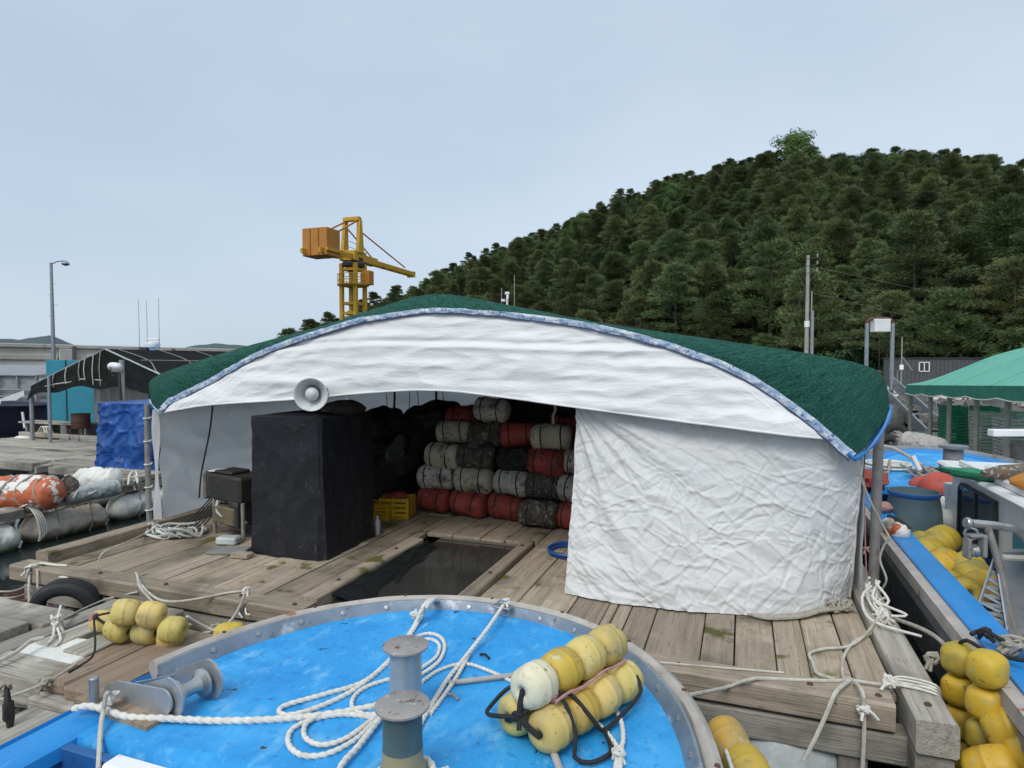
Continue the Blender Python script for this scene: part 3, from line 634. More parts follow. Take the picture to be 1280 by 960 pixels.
# grey container cabin
cc = cam_dir(1195, 47) + V(0, 0, QZ); cb = thing('container_cabin', 'dark grey container cabin with white framed window at the hill foot', 'cabin', cc)
xa = (cam_dir(1262, 47) - cam_dir(1128, 47)); wd = xa.length; ux = xa.normalized(); uy = V(-ux.y, ux.x, 0); rm = Matrix((ux, uy, V(0, 0, 1))).transposed()
MB().box(cc + uy * 1.2 + V(0, 0, 1.02), (wd, 2.4, 2.05), rm, .03).build('wall', 'container_grey', cb)
for k in range(26):
    MB().box(cc + ux * (-wd / 2 + wd * (k + .5) / 26) - uy * .015 + V(0, 0, 1.0), (wd / 52, .03, 1.9), rm).build('rib', 'container_grey', cb)
MB().box(cc + uy * 1.2 + V(0, 0, 2.09), (wd + .15, 2.6, .07), rm, .01).build('roof', 'dark_metal', cb)
wc = cc + ux * (-wd / 2 + wd * .20) - uy * .05 + V(0, 0, 1.45)
wn = MB(); 
for dx, sx, dz, sz_ in ((-.36, .06, 0, .72), (.36, .06, 0, .72), (0, .06, 0, .72), (0, .78, .33, .06), (0, .78, -.33, .06)): wn.box(wc + ux * dx + V(0, 0, dz), (sx, .07, sz_), rm)
wn = wn.build('window', 'white_plastic', cb)
for dx in (-.18, .18): MB().box(wc + ux * dx + uy * .01, (.3, .03, .6), rm).build('pane', 'glass_dark', wn)

# utility poles and wires
up_ = thing('utility_pole', 'tall grey concrete utility pole in front of the wooded hill', 'utility pole', cam_dir(1009, 54))
b0 = cam_dir(1008, 54); zt = atd(1009, 320, 54).z
MB().lathe([(0, .2), (zt, .13)], b0, n=10).build('shaft', 'utility_grey', up_)
MB().lathe([(0, .05), (zt - 3, .05)], b0 + V(.32, -.1, 0), n=8).build('conduit', 'utility_grey', up_)
for dz in (.3, .9, 1.5):
    MB().bar(b0 + V(-.1, -.1, zt - dz), b0 + V(.75, -.1, zt - dz + .1), .06, .06).build('bracket', 'dark_metal', up_)
    MB().lathe([(0, .04), (.08, .08), (.16, .04), (.24, .07), (.3, .03)], b0 + V(.7, -.1, zt - dz + .1), n=8).build('insulator', 'utility_grey', up_)
MB().lathe([(0, .22), (.5, .22)], b0 + V(0, 0, zt - 6), n=10).build('band', 'white_paint', up_)
MB().tube([b0 + V(0, 0, zt - 2), b0 + V(-3.0, -1.5, 0)], .02, 5, smooth=False).build('stay_wire', 'dark_metal', up_)
p2 = cam_dir(1015, 53); sp_ = thing('slim_pole', 'slim pale steel pole beside the utility pole', 'pole', p2)
MB().lathe([(0, .11), (atd(1015, 390, 53).z, .10)], p2, n=8).build('shaft', 'galv', sp_); MB().lathe([(0, .13), (.1, .03)], p2 + V(0, 0, atd(1015, 390, 53).z), n=8).build('cap', 'galv', sp_)
p3 = cam_dir(1127, 40) + V(0, 0, QZ); sp2 = thing('thin_pole', 'thin dark pole with a stay at the corner of the grey cabin', 'pole', p3); zt3 = atd(1127, 421, 40).z
MB().lathe([(0, .05), (zt3 - QZ, .04)], p3, n=7).build('shaft', 'grey_pipe', sp2); MB().tube([V(p3.x, p3.y, zt3 - 1.2), V(p3.x + .6, p3.y, zt3 - 2.1)], .03, 5, smooth=False).build('stay', 'galv', sp2); MB().box(p3 + V(0, 0, 1.5), (.2, .15, .3)).build('switch_box', 'white_paint', sp2)
wt = b0 + V(.5, 0, zt - 1); wires = [cam_dir(1560, 60) + V(0, 0, 5.9), cam_dir(1560, 56) + V(0, 0, 4.4)]
for k, e in enumerate(wires):
    mid = (wt + e) / 2 - V(0, 0, 1.4 + k * .8); rope('overhead_wire', ['upper overhead wire running from the utility pole along the hill', 'lower overhead wire running from the utility pole along the hill'][k], [wt - V(0, 0, k * 2.2), mid - V(0, 0, k), e], .007, 'utility_grey', cat='wire', n=4, step=2)

# ------------------------------------------------------------------ breakwater on the left, lamp post
bwa, bwb = cam_dir(-120, 44), cam_dir(330, 64); bwb = bwb + (bwb - bwa) * .3; bwa = bwa - (bwb - bwa).normalized() * 28
BT = 3.22
bw = thing('breakwater', 'pale concrete breakwater wall with slotted panels across the horizon', 'wall', (bwa + bwb) / 2 + V(0, 0, WZ))
d_ = (bwb - bwa); ln = d_.length; ux = d_.normalized(); uy = V(-ux.y, ux.x, 0); rm = Matrix((ux, uy, V(0, 0, 1))).transposed()
def bwp(s_, off, z): return bwa + ux * s_ + uy * off + V(0, 0, z)
MB().box(bwp(ln / 2, .9, (BT + WZ - 1) / 2), (ln, 1.2, BT - WZ + 1), rm).build('wall_core', 'concrete', bw)
MB().box(bwp(ln / 2, .85, BT + .14), (ln, 1.5, .3), rm, .04).build('coping', 'concrete', bw)
s_ = 2.0; k = 0
while s_ < ln - 4:
    L_ = 5.6 + (k % 3) * .5
    MB().box(bwp(s_ + .45, .2, 1.5), (.9, .42, BT * 2 - 3.1), rm, .03).build('pier', 'concrete', bw)
    if s_ < ln * .75:
        MB().box(bwp(s_ + .98, .15, 2.35), (.28, .5, 2.1), rm, .02).build('post', 'slot_dark', bw)
    for j in range(5):
        z = BT - .75 - j * .62
        MB().box(bwp(s_ + .9 + L_ / 2, .24, z), (L_, .24, .38), rm, .02).build('slab', 'concrete', bw)
    s_ += L_ + 1.0; k += 1
from mathutils import Quaternion
bw.rotation_mode = 'QUATERNION'; bw.rotation_quaternion = Quaternion(uy, .012)
lb = cam_dir(67, 44); lp_ = thing('lamp_post', 'tall thin street lamp standing on the breakwater', 'street lamp', lb + V(0, 0, WZ)); zt = atd(68, 329, 44).z
MB().lathe([(0, .15), (zt - WZ, .09)], lb + V(0, 0, WZ), n=10).build('pole', 'galv', lp_)
u2 = V(math.cos(YAW), math.sin(YAW), 0)
MB().tube([lb + V(0, 0, zt - .15), lb + u2 * .35 + V(0, 0, zt + .05), lb + u2 * .95 + V(0, 0, zt + .12)], .04, 6).build('arm', 'galv', lp_)
MB().lathe([(0, .05), (.06, .2), (.14, .26), (.28, .15), (.36, .05)], lb + u2 * 1.0 + V(0, 0, zt - .22), n=12).build('lamp_head', 'galv', lp_)
for k, dz in enumerate((1.4, 2.15, 2.85, 3.6)):
    MB().cyl(lb + u2 * (-.3 if k % 2 else .0) + V(0, 0, zt - dz), lb + u2 * (.0 if k % 2 else .34) + V(0, 0, zt - dz), .018, n=5).build('rung', 'galv', lp_)

# ------------------------------------------------------------------ the yellow tower crane
cbase = cam_dir(442.5, 60) + V(0, 0, WZ); cr_ = thing('tower_crane', 'yellow tower crane with orange counterweight slabs and short jib', 'crane', cbase)
rt_ = V(math.cos(YAW), math.sin(YAW), 0); fw_ = V(-math.sin(YAW), math.cos(YAW), 0)
ax = (rt_ * .35 + fw_ * .94).normalized(); ay = V(ax.y, -ax.x, 0)            # jib axis and its right hand side
cb0 = V(cbase.x, cbase.y, 0)
def cp(a, b, z): return cb0 + ax * a + ay * b + V(0, 0, z)
def zc(py): return CAM_H + (450 - py) / FPX * 60
for a in (-.75, .75):
    for b in (-.75, .75):
        MB().bar(cp(a, b, WZ), cp(a, b, zc(331)), .34, .34, .02).build('mast_leg', 'crane_yellow', cr_)
for z in (zc(392), zc(380), zc(418), zc(358), zc(338), 2.0):
    f_ = MB()
    for sgn in (-1, 1): f_.bar(cp(-.6, .75 * sgn, z), cp(.6, .75 * sgn, z), .14, .22); f_.bar(cp(.75 * sgn, -.6, z), cp(.75 * sgn, .6, z), .14, .22)
    f_.build('mast_brace', 'crane_yellow', cr_)
for sgn in (-1, 1):
    MB().bar(cp(-.75, .78 * sgn, zc(418)), cp(.75, .78 * sgn, zc(392)), .1, .1).build('mast_diagonal', 'crane_yellow', cr_)
zp = zc(358); MB().lathe([(0, 1.45), (.12, 1.5)], cp(0, 0, zp), n=16).build('platform', 'crane_yellow', cr_)
rl = MB()
for k in range(12):
    t = k * math.pi / 6; p = cp(math.cos(t) * 1.42, math.sin(t) * 1.42, zp); rl.cyl(p, p + V(0, 0, 1.05), .03, n=5)
for hh in (.5, 1.05): rl.tube([cp(math.cos(t) * 1.42, math.sin(t) * 1.42, zp + hh) for t in [k * math.pi / 8 for k in range(16)]], .03, 5, closed=True, step=.4)
rl.build('guard_rail', 'crane_yellow', cr_)
MB().box(cp(.5, 1.2, zp + .75), (.9, .9, 1.3), Matrix((ay, ax, V(0, 0, 1))).transposed(), .05).build('cabin', 'crane_weight', cr_)
MB().lathe([(0, 1.0), (.25, 1.05), (.4, .9), (.75, .95)], cp(0, 0, zc(334)), n=18).build('slewing_ring', 'dark_metal', cr_)
zj = zc(322)
MB().box(cp(0, 0, zj), (1.7, 1.9, .9), Matrix((ay, ax, V(0, 0, 1))).transposed(), .03).build('turntable', 'crane_yellow', cr_)
for sgn in (-1, 1):
    MB().prism([cp(-.55, .68 * sgn, zj + .3), cp(.3, .68 * sgn, zj + .3), cp(.12, .60 * sgn, zc(277)), cp(-.22, .60 * sgn, zc(277))], ay * (.34 * sgn)).build('tower_leg', 'crane_yellow', cr_)
MB().bar(cp(-.1, -.85, zc(276)), cp(-.1, .85, zc(276)), .55, .35, .02).build('tower_head', 'crane_yellow', cr_)
MB().bar(cp(.3, 0, zj), cp(3.6, 0, zj - .05), .85, .72, .03).build('jib_root', 'crane_yellow', cr_)
for sgn in (-1, 1):
    MB().bar(cp(3.4, .36 * sgn, zj - .1), cp(10.9, .3 * sgn, zj - .25), .14, .42).build('jib_beam', 'crane_yellow', cr_)
for k in range(5): MB().bar(cp(4.2 + k * 1.5, -.34, zj - .1), cp(4.2 + k * 1.5, .34, zj - .1), .5, .12).build('jib_tie', 'crane_yellow', cr_)
MB().box(cp(10.9, 0, zj - .28), (.85, .4, .6), Matrix((ay, ax, V(0, 0, 1))).transposed()).build('jib_head', 'crane_yellow', cr_)
for sgn in (-1, 1): MB().bar(cp(-.6, .55 * sgn, zj - .1), cp(-6.2, .9 * sgn, zj - .35), .2, .42).build('counter_jib_beam', 'crane_yellow', cr_)
for k in range(3): MB().box(cp(-4.7, (k - 1) * .86, zj + .45), (.80, 1.9, 2.35), Matrix((ay, ax, V(0, 0, 1))).transposed(), .04).build('counterweight', 'crane_weight', cr_)
for sgn in (-1, 1):
    MB().bar(cp(-5.75, 1.32 * sgn, zj - .22), cp(-3.2, 1.32 * sgn, zj - .22), .16, .26).build('weight_rail', 'crane_yellow', cr_)
    MB().bar(cp(-.1, .6 * sgn, zc(278)), cp(-3.9, .85 * sgn, zj + 1.4), .13, .13).build('tie_bar', 'crane_weight', cr_)
    MB().cyl(cp(0, .5 * sgn, zc(288)), cp(9.0 if sgn > 0 else 4.2, .32 * sgn, zj + .2), .07, n=6).build('jib_stay', 'crane_weight', cr_)
for hh in (.5, 1.0): MB().tube([cp(-3.3, 1.25, zj + hh), cp(-.6, .9, zj + hh)], .025, 5, smooth=False).build('walkway_rail', 'galv', cr_)
MB().lathe([(0, .35), (.5, .4), (.8, .2)], cp(1.2, .2, zj - 1.1), n=10).build('slew_motor', 'dark_metal', cr_)

# ================================================================== MAIN RAFT
raft = thing('fishing_raft', 'weathered timber raft deck carrying the large white tent', 'raft', (-3, 7, WZ))
q = random.Random(3)
def plank(x0, x1, y0, y1, zt=0.0, th=.05, m='deck_y', parent=raft, name='plank', ch=.006):
    g = .006; dz = q.uniform(-.006, .006)
    mb = MB(); mb.b2(x0 + g, x1 - g, y0, y1, zt - th + dz, zt + dz, ch)
    for v in mb.v: v.x += q.uniform(-.002, .002); v.z += q.uniform(-.0025, .0025)
    return mb.build(name, m, parent)
XR = [-2.28, -1.9, -1.41, -1.1, -1.02, -.9, -.68, -.27, -.03, .26, .48, .75, .985]
for a, b in zip(XR, XR[1:]):
    j = q.uniform(6.6, 8.4); plank(a, b, 4.735, j - .004); plank(a, b, j + .004, 10.3)
XL = [-7.0, -6.68, -6.36, -6.05, -5.72, -5.42, -5.14, -4.82, -4.61, -4.2, -3.89, -3.76]
for a, b in zip(XL, XL[1:]):
    j = q.uniform(6.4, 8.6); plank(a, b, 4.735, j - .004); plank(a, b, j + .004, 10.3)
XM = [-3.76, -3.4, -3.02, -2.7, -2.28]
for a, b in zip(XM, XM[1:]): plank(a, b, 7.24, 10.3)
def beam(x0, x1, y0, y1, z0, z1, m, parent=raft, name='beam', ch=.014):
    mb = MB(); L_ = max(x1 - x0, y1 - y0); ax_ = 0 if x1 - x0 > y1 - y0 else 1; k = max(1, int(L_ / .45))
    # a squared timber with slightly wavy, worn edges
    prof = [(-1, -1), (1, -1), (1, 1), (-1, 1)]; c = [(x0 + x1) / 2, (y0 + y1) / 2, (z0 + z1) / 2]; hw = ((y1 - y0) if ax_ == 0 else (x1 - x0)) / 2; hh = (z1 - z0) / 2
    ring = []
    for a, b in prof:
        for (da, db) in (((-ch * a), 0), (0, (-ch * b))) if a * b > 0 else ((0, (-ch * b)), ((-ch * a), 0)):
            ring.append((a * hw + da, b * hh + db))
    ring = [(-hw + ch, -hh), (hw - ch, -hh), (hw, -hh + ch), (hw, hh - ch), (hw - ch, hh), (-hw + ch, hh), (-hw, hh - ch), (-hw, -hh + ch)]
    o = []
    for i in range(k + 1):
        t = (x0 + (x1 - x0) * i / k) if ax_ == 0 else (y0 + (y1 - y0) * i / k); e = NZ.noise(V(t * .9, c[0] * 3 + c[1], c[2] * 5)) * .008
        for a, b in ring:
            jj = NZ.noise(V(t * 2.1, a * 9, b * 9 + c[0])) * .007
            mb.v.append(V(t, c[1] + a + jj, c[2] + b + e) if ax_ == 0 else V(c[0] + a + jj, t, c[2] + b + e))
    for i in range(k):
        for j in range(8):
            f_ = (i * 8 + j, i * 8 + (j + 1) % 8, (i + 1) * 8 + (j + 1) % 8, (i + 1) * 8 + j); mb.f.append(f_ if ax_ == 1 else tuple(reversed(f_)))
    mb.f.append(tuple(range(8)) if ax_ == 0 else tuple(reversed(range(8)))); mb.f.append(tuple(reversed(range(k * 8, k * 8 + 8))) if ax_ == 0 else tuple(range(k * 8, k * 8 + 8)))
    import bmesh
    o_ = mb.build(name, m, parent, 30); bm = bmesh.new(); bm.from_mesh(o_.data); bmesh.ops.recalc_face_normals(bm, faces=bm.faces); bm.to_mesh(o_.data); bm.free(); return o_
beam(-7.28, -3.56, 4.50, 4.725, -.13, .035, 'deck_x'); beam(-7.1, -3.62, 4.53, 4.70, -.33, -.16, 'grey_x')
beam(-2.45, .93, 4.50, 4.725, -.14, .04, 'deck_x'); beam(-2.45, 1.20, 4.52, 4.70, -.36, -.165, 'grey_x')
beam(.995, 1.215, 4.30, 9.6, -.13, .075, 'grey_y'); beam(1.0, 1.2, 4.33, 9.6, -.34, -.15, 'grey_y'); beam(1.02, 1.19, 4.36, 4.75, -.52, -.36, 'grey_y')
beam(-7.22, -7.03, 4.735, 10.3, -.06, .12, 'deck_y'); beam(-7.22, -7.03, 4.735, 10.3, -.33, -.16, 'grey_y')
beam(-3.755, -3.57, 4.735, 6.78, -.12, .065, 'deck_y'); beam(-3.74, -3.60, 4.735, 7.2, -.33, -.15, 'grey_y')
beam(-2.43, -2.285, 4.735, 7.15, -.12, .06, 'deck_y'); beam(-2.43, -2.29, 4.735, 7.2, -.33, -.15, 'grey_y')
beam(.80, .93, 6.75, 9.2, .005, .11, 'grey_y')
for y in (6.2, 8.2, 10.1):
    beam(-7.0, -3.76, y, y + .15, -.22, -.06, 'grey_x'); beam(-2.28, .98, y, y + .15, -.22, -.06, 'grey_x')
for x in (-6.6, -5.9, -4.55, -3.67, -1.0, -.1, .62): MB().b2(x, x + .17, 4.55, 4.69, -.62, -.365, .01).build('post', 'grey_z', raft)
MB().b2(-3.72, -3.6, 5.3, 5.42, -.55, -.13, .01).build('post', 'deck_x', raft)
# foam floats under the raft
def sack(x, y0, y1, z, r, m, seed, parent=raft, name='float'):
    mb = MB()
    def fn(u, v):
        t = 2 * math.pi * u; e = min(v, 1 - v); k = min(1, (max(0, e) * (y1 - y0) / r * 1.4)) ** .5
        k *= 1 + .10 * NZ.noise(V(math.cos(t) * 1.5 + seed, math.sin(t) * 1.5, v * 5)) + .09 * (1 - 2 * abs(NZ.noise(V(math.cos(t) * 2.5 + seed, math.sin(t) * 2.5, v * 12)))) + .045 * NZ.noise(V(math.cos(t) * 6, math.sin(t) * 6 + seed, v * 30))
        return V(x + math.cos(t) * r * k, y0 + (y1 - y0) * v, z + math.sin(t) * r * k * .92)
    mb.grid(36, 60, fn, wrap=True); return mb.build(name, m, parent, 60)
for k, (x, m, y0) in enumerate([(-6.5, 'foam', 4.7), (-5.2, 'foam_wrap', 4.8), (-4.2, 'foam_wrap', 4.75), (-1.75, 'foam_grey', 4.78), (-.62, 'foam_grey', 4.75), (.30, 'foam_grey', 4.42)]): sack(x, y0, y0 + 1.9, -.66 if k < 5 else -.60, .36 if k < 5 else .44, m, k); sack(x, y0 + 2.1, y0 + 4.1, -.66, .36, m, k + 20)

for k, (x, y) in enumerate([(-6.9, 4.6), (-6.1, 4.62), (-5.2, 4.6), (-4.3, 4.61), (-3.7, 4.6), (-2.2, 4.6), (-1.3, 4.62), (-.4, 4.6), (.45, 4.61), (.85, 4.6), (1.1, 4.5), (1.1, 5.9), (1.1, 7.3), (-3.66, 5.2), (-3.66, 6.3), (-2.36, 5.9), (-2.36, 6.9)]):
    z = .082 if x > 1 else .068 if x in (-3.66, -2.36) else .042
    MB().lathe([(0, .022), (.004, .022), (.005, .014), (.012, .013)], (x, y, z), n=8).build('bolt', 'rust', raft)
# holding pool let into the deck
pool = thing('holding_pool', 'dark water pool with a net liner sunk in the raft deck', 'pool', (-3, 6, -.5))
mb = MB(); mb.grid(24, 40, lambda u, v: V(-3.56 + 1.12 * u, 4.95 + 2.26 * v, -.05)); mb.build('pool_water', 'pool_murk', pool)
mb = MB(); mb.grid(20, 16, lambda u, v: V(-3.565 + .42 * v * (1 - .55 * u) + .02 * NZ.noise(V(u * 8, v * 8, 1)), 4.95 + 1.9 * u, .03 - .10 * v + .025 * NZ.noise(V(u * 6, v * 6, 5)))); mb.build('net_liner', 'net_black', pool)
MB().b2(-3.56, -2.44, 4.80, 4.93, -.45, -.06, .01).build('front_board', 'dark_x', pool)
MB().b2(-3.56, -2.44, 7.205, 7.235, -.45, -.03, .005).build('rear_board', 'dark_x', pool)

# ================================================================== TENT
tent = thing('tent', 'large white tarpaulin tent with dark green roof on the raft', 'tent', (-3, 7, 0))
A = [(188, 500), (186, 484), (190, 474), (214, 462), (300, 435), (400, 408), (470, 385), (545, 367.5), (640, 382), (760, 405), (900, 425), (1030, 445), (1085, 458), (1103, 470), (1110, 490), (1112, 516)]
B = [(203, 514), (206, 508), (216, 500), (262, 477), (330, 440), (430, 406), (485, 395), (548, 388), (640, 394), (740, 408), (840, 433), (930, 468.5), (1000, 515), (1035, 544), (1053, 560), (1068, 573)]
A3 = [aty(*p, 6.30) for p in A]; B3 = [aty(*p, 6.08) for p in B]
# rounded fore-edge: resample both to the same count
def resamp(P, n):
    C = catmull(P, .02); d = [0]
    for a, b in zip(C, C[1:]): d.append(d[-1] + (b - a).length)
    outp = []; j = 0
    for i in range(n + 1):
        t = d[-1] * i / n
        while j < len(d) - 2 and d[j + 1] < t: j += 1
        f_ = 0 if d[j + 1] == d[j] else (t - d[j]) / (d[j + 1] - d[j]); outp.append(C[j].lerp(C[j + 1], min(1, max(0, f_))))
    return outp
NA = 240; AA = [None] * (NA + 1); BB = [None] * (NA + 1)
CA, CB = [], []
for i in range(len(A3) - 1):        # keep the matching of the measured pairs
    k = NA // (len(A3) - 1)
    for j in range(k): CA.append((i, j / k)); 
def crv(P, i, t):
    n = len(P); a, b, c, d = P[max(i - 1, 0)], P[i], P[i + 1], P[min(i + 2, n - 1)]
    return .5 * ((2 * b) + (c - a) * t + (2 * a - 5 * b + 4 * c - d) * t * t + (3 * b - a - 3 * c + d) * t ** 3)
AA = [crv(A3, i, t) for i, t in CA] + [A3[-1]]; BB = [crv(B3, i, t) for i, t in CA] + [B3[-1]]; NA = len(AA) - 1
def fascia(u, v):
    i = u * NA; k = min(NA - 1, int(i)); f_ = i - k
    a = AA[k].lerp(AA[k + 1], f_); b = BB[k].lerp(BB[k + 1], f_); p = a.lerp(b, v)
    wd = (a - b).length; p.y -= math.sin(v * math.pi) * .06 * min(1, wd * 1.5)
    w_ = NZ.noise(V(p.x * 7 + p.z * 5, v * 1.0, 2.0)) * .022 + NZ.noise(V(p.x * 22 + p.z * 14, v * 2.2, 6.0)) * .008
    k2 = math.sin(math.pi * min(1, v * 1.15)) * min(1, wd * 2)
    p.y += w_ * (.35 + k2); p.z += w_ * .4 * k2; return p
_f = MB().grid(NA * 2, 14, fascia); _f.build('roof_front_edge', 'net_green_edge', tent, 80, uv=[(i / (NA * 2), j / 14) for j in range(15) for i in range(NA * 2 + 1)])
# the vault itself, running back
def vault(u, v):
    i = u * NA; k = min(NA - 1, int(i)); p = AA[k].lerp(AA[k + 1], i - k); y = 6.30 + v * 4.4
    return V(p.x, y, p.z + .012 * NZ.noise(V(p.x * 3, y * 2, 1)) * min(1, v * 6) - .02 * math.sin(v * math.pi * 4) ** 2 * min(1, v * 5))
MB().grid(120, 24, vault).build('roof', 'net_green', tent, 80)
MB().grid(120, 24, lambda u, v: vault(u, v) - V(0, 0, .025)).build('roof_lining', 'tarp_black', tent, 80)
# silver-blue hem sewn along the lower edge, navy piping under it
hp = [BB[i] + V(0, -.012, 0) for i in range(4, NA - 3)]
def hem(u, v):
    i = u * (len(hp) - 1); k = min(len(hp) - 2, int(i)); p = hp[k].lerp(hp[k + 1], i - k); t_ = (hp[k + 1] - hp[k]).normalized(); nn = V(-t_.z, 0, t_.x)
    wd = .024 + .017 * min(1, abs(u - .5) * 2); a = (v - .5) * wd * 2
    return p + nn * (a + .008 * NZ.noise(V(p.x * 9, p.z * 9, 2))) + V(0, -.006 * math.cos((v - .5) * math.pi) + .014 * NZ.noise(V(p.x * 16, p.z * 16, v * 3)), 0)
MB().grid(360, 5, hem).build('hem', 'hem_silver', tent, 80)
MB().tube([hem(u / 90, 0) + V(0, -.002, -.004) for u in range(91)], .006, 6, step=.1).build('piping', 'piping_navy', tent)
# bright blue edge at the right-hand corner, and at the left-hand one
c0, c1, c2 = BB[NA - 10] + V(0, -.03, 0), BB[NA] + V(0, -.02, 0), AA[NA]
MB().tube([c0, c0.lerp(c1, .5) + V(0, -.01, -.01), c1, c1.lerp(c2, .35) + V(.03, .02, -.04), c1.lerp(c2, .75) + V(.03, .02, -.02), c2 + V(.01, .02, .03)], lambda t: .015 + .010 * math.sin(t * 9) ** 2, 8, step=.03).build('corner_edge', 'hem_blue', tent)
MB().tube([c1 + V(-.02, .05, .03), c1.lerp(c2, .4) + V(.035, .1, .0), c2 + V(.03, .12, .02), c2 + V(.02, .6, .05)], .018, 8, step=.04).build('corner_edge', 'hem_blue', tent)
l0, l1 = BB[3], AA[0]
MB().tube([BB[8] + V(0, -.03, 0), l0 + V(0, -.03, 0), BB[0] + V(0, -.02, -.02), BB[0].lerp(l1, .5) + V(-.02, 0, -.02), l1], .022, 8, step=.03).build('corner_edge', 'hem_silver', tent)

# white valance below the roof edge
VB = [aty(*p, 6.10) for p in [(206, 516), (270, 506), (370, 499.5), (480, 490), (555, 488), (640, 497), (720, 508), (850, 525.5), (1000, 545), (1072, 553)]]
VBc = catmull(VB, .02)
def vb_at(x):
    lo, hi = 0, len(VBc) - 1
    if x <= VBc[0].x: return VBc[0].z
    while hi - lo > 1:
        m_ = (lo + hi) // 2
        if VBc[m_].x <= x: lo = m_
        else: hi = m_
    a, b = VBc[lo], VBc[hi]; return a.z + (b.z - a.z) * min(1, max(0, (x - a.x) / max(1e-6, b.x - a.x)))
BBi = [p for p in BB]
def valance(u, v):
    i = u * NA; k = min(NA - 1, int(i)); t = BBi[k].lerp(BBi[k + 1], i - k); x = t.x; zt = t.z + .03; zb = min(vb_at(x), zt - .004)
    h_ = zt - zb; z = zt + (zb - zt) * v
    # long level sags, tucks radiating up to the frame, and a sewn seam across
    d = zt - z
    w_ = .026 * NZ.noise(V(x * .55, z * 5.2, 1.0)) + .016 * NZ.noise(V(x * 1.1 + z * .8, z * 10, 7.0)) + .012 * (1 - 2 * abs(NZ.noise(V(x * 2.2 - z * 3.0, z * 7, 3.0))))
    w_ += .012 * NZ.noise(V((x + 3.1) * 6 / (1 + d * 2.5), d * 1.2, 9)) * math.exp(-d * 2.2)
    seam = 2.34 + .03 * math.sin(x * 1.3); w_ += .018 * math.exp(-((z - seam + .02) / .035) ** 2) - .013 * math.exp(-((z - seam - .04) / .03) ** 2)
    k2 = min(1, h_ * 3); flut = .016 * NZ.noise(V(x * 5, v * 1.2, 4)) * v ** 3
    return V(x, 6.12 - .11 * v * k2 - .04 * math.sin(v * math.pi * .9) * k2 - w_ * k2 * (.25 + .75 * min(1, v * 5)) - flut, z)
MB().grid(520, 80, valance).build('valance', 'tarp_valance', tent, 70)
hs_ = [valance(u / 150, 1.0) + V(0, -.004, .006) for u in range(151)]
MB().tube(hs_, .010, 6, step=.06).build('valance_hem', 'tarp_valance', tent)
# the right-hand front curtain
CT = [(721, 505), (1073, 556)]; 
BOT = [at(706, 741, .012), at(800, 757.5, .012), at(900, 766, .012), at(1000, 768, .012), at(1045, 757, .012), at(1061, 745, .012)]
BOTc = catmull(BOT, .01); nB = len(BOTc) - 1
def curtain(u, v):
    i = u * nB; k = min(nB - 1, int(i)); b = BOTc[k].lerp(BOTc[k + 1], i - k)
    tx = -1.54 + (1.0 + 1.54) * u; tz = 1.84 - .1 * u; tt = V(tx, 6.17, tz)
    p = tt.lerp(b, v); p.y += .06 * math.sin(v * math.pi) * (1 - u)
    X_, Z_ = u * 2.6, v * 1.85
    # fan of folds from the upper left corner, then crumple
    ang = math.atan2(Z_ + .05, X_ + .12); rad = math.hypot(X_, Z_)
    fan = NZ.noise(V(ang * 7.5, rad * .35, 1.5)) * .050 * math.exp(-((rad - .7) / .85) ** 2) + NZ.noise(V(ang * 15, rad * .6, 8.5)) * .018 * math.exp(-((rad - .6) / .7) ** 2)
    ca, sa = math.cos(.62), math.sin(.62); a_, b_ = X_ * ca + Z_ * sa, -X_ * sa + Z_ * ca
    def cre(p_, w_): d_ = NZ.voronoi(p_)[0]; return max(0, 1 - (d_[1] - d_[0]) / w_)
    wx_, wz_ = .12 * NZ.noise(V(X_ * 2, Z_ * 2, 9)), .12 * NZ.noise(V(X_ * 2, Z_ * 2, 4))
    cr1 = (1 - 2.2 * abs(NZ.noise(V(a_ * .9, b_ * 2.8, 3.1)))) * .018 + cre(V(a_ * 2.0 + wx_ * 4, b_ * 4.6 + wz_ * 4, 3), .16) * .011
    cr2 = cre(V(X_ * 3.2 + wx_ * 5, Z_ * 4.0 + wz_ * 5, 7), .14) * .009 - cre(V(b_ * 3.0 + wz_ * 6, a_ * 6.5 + wx_ * 6, 1), .14) * .008
    cr3 = cre(V(a_ * 7 + wx_ * 6, b_ * 9 + wz_ * 6, 5), .2) * .0055 + NZ.noise(V(X_ * 3.5, Z_ * 4.5, 2)) * .010 + NZ.noise(V(X_ * 13, Z_ * 15, 1)) * .002
    low = math.exp(-((v - .86) / .05) ** 2) * .03 * (.5 + NZ.noise(V(X_ * 1.5, 0, 3))) + math.exp(-((v - .93) / .035) ** 2) * .025 * NZ.noise(V(X_ * 2.2, 3, 3))
    mul = .35 + .65 * min(1, max(0, v * 1.5)); w_ = fan + (cr1 + cr2 + cr3) * mul + low
    p.y -= w_; p.x += .010 * NZ.noise(V(3, v * 6, u * 4)) + .35 * w_ * (u - .5) * .3
    return p
MB().grid(300, 230, curtain).build('front_curtain', 'tarp_white', tent, 75)
MB().tube([curtain(1, v / 40) + V(.005, 0, 0) for v in range(5, 41)], .009, 6, step=.05).build('curtain_seam', 'tarp_white', tent)
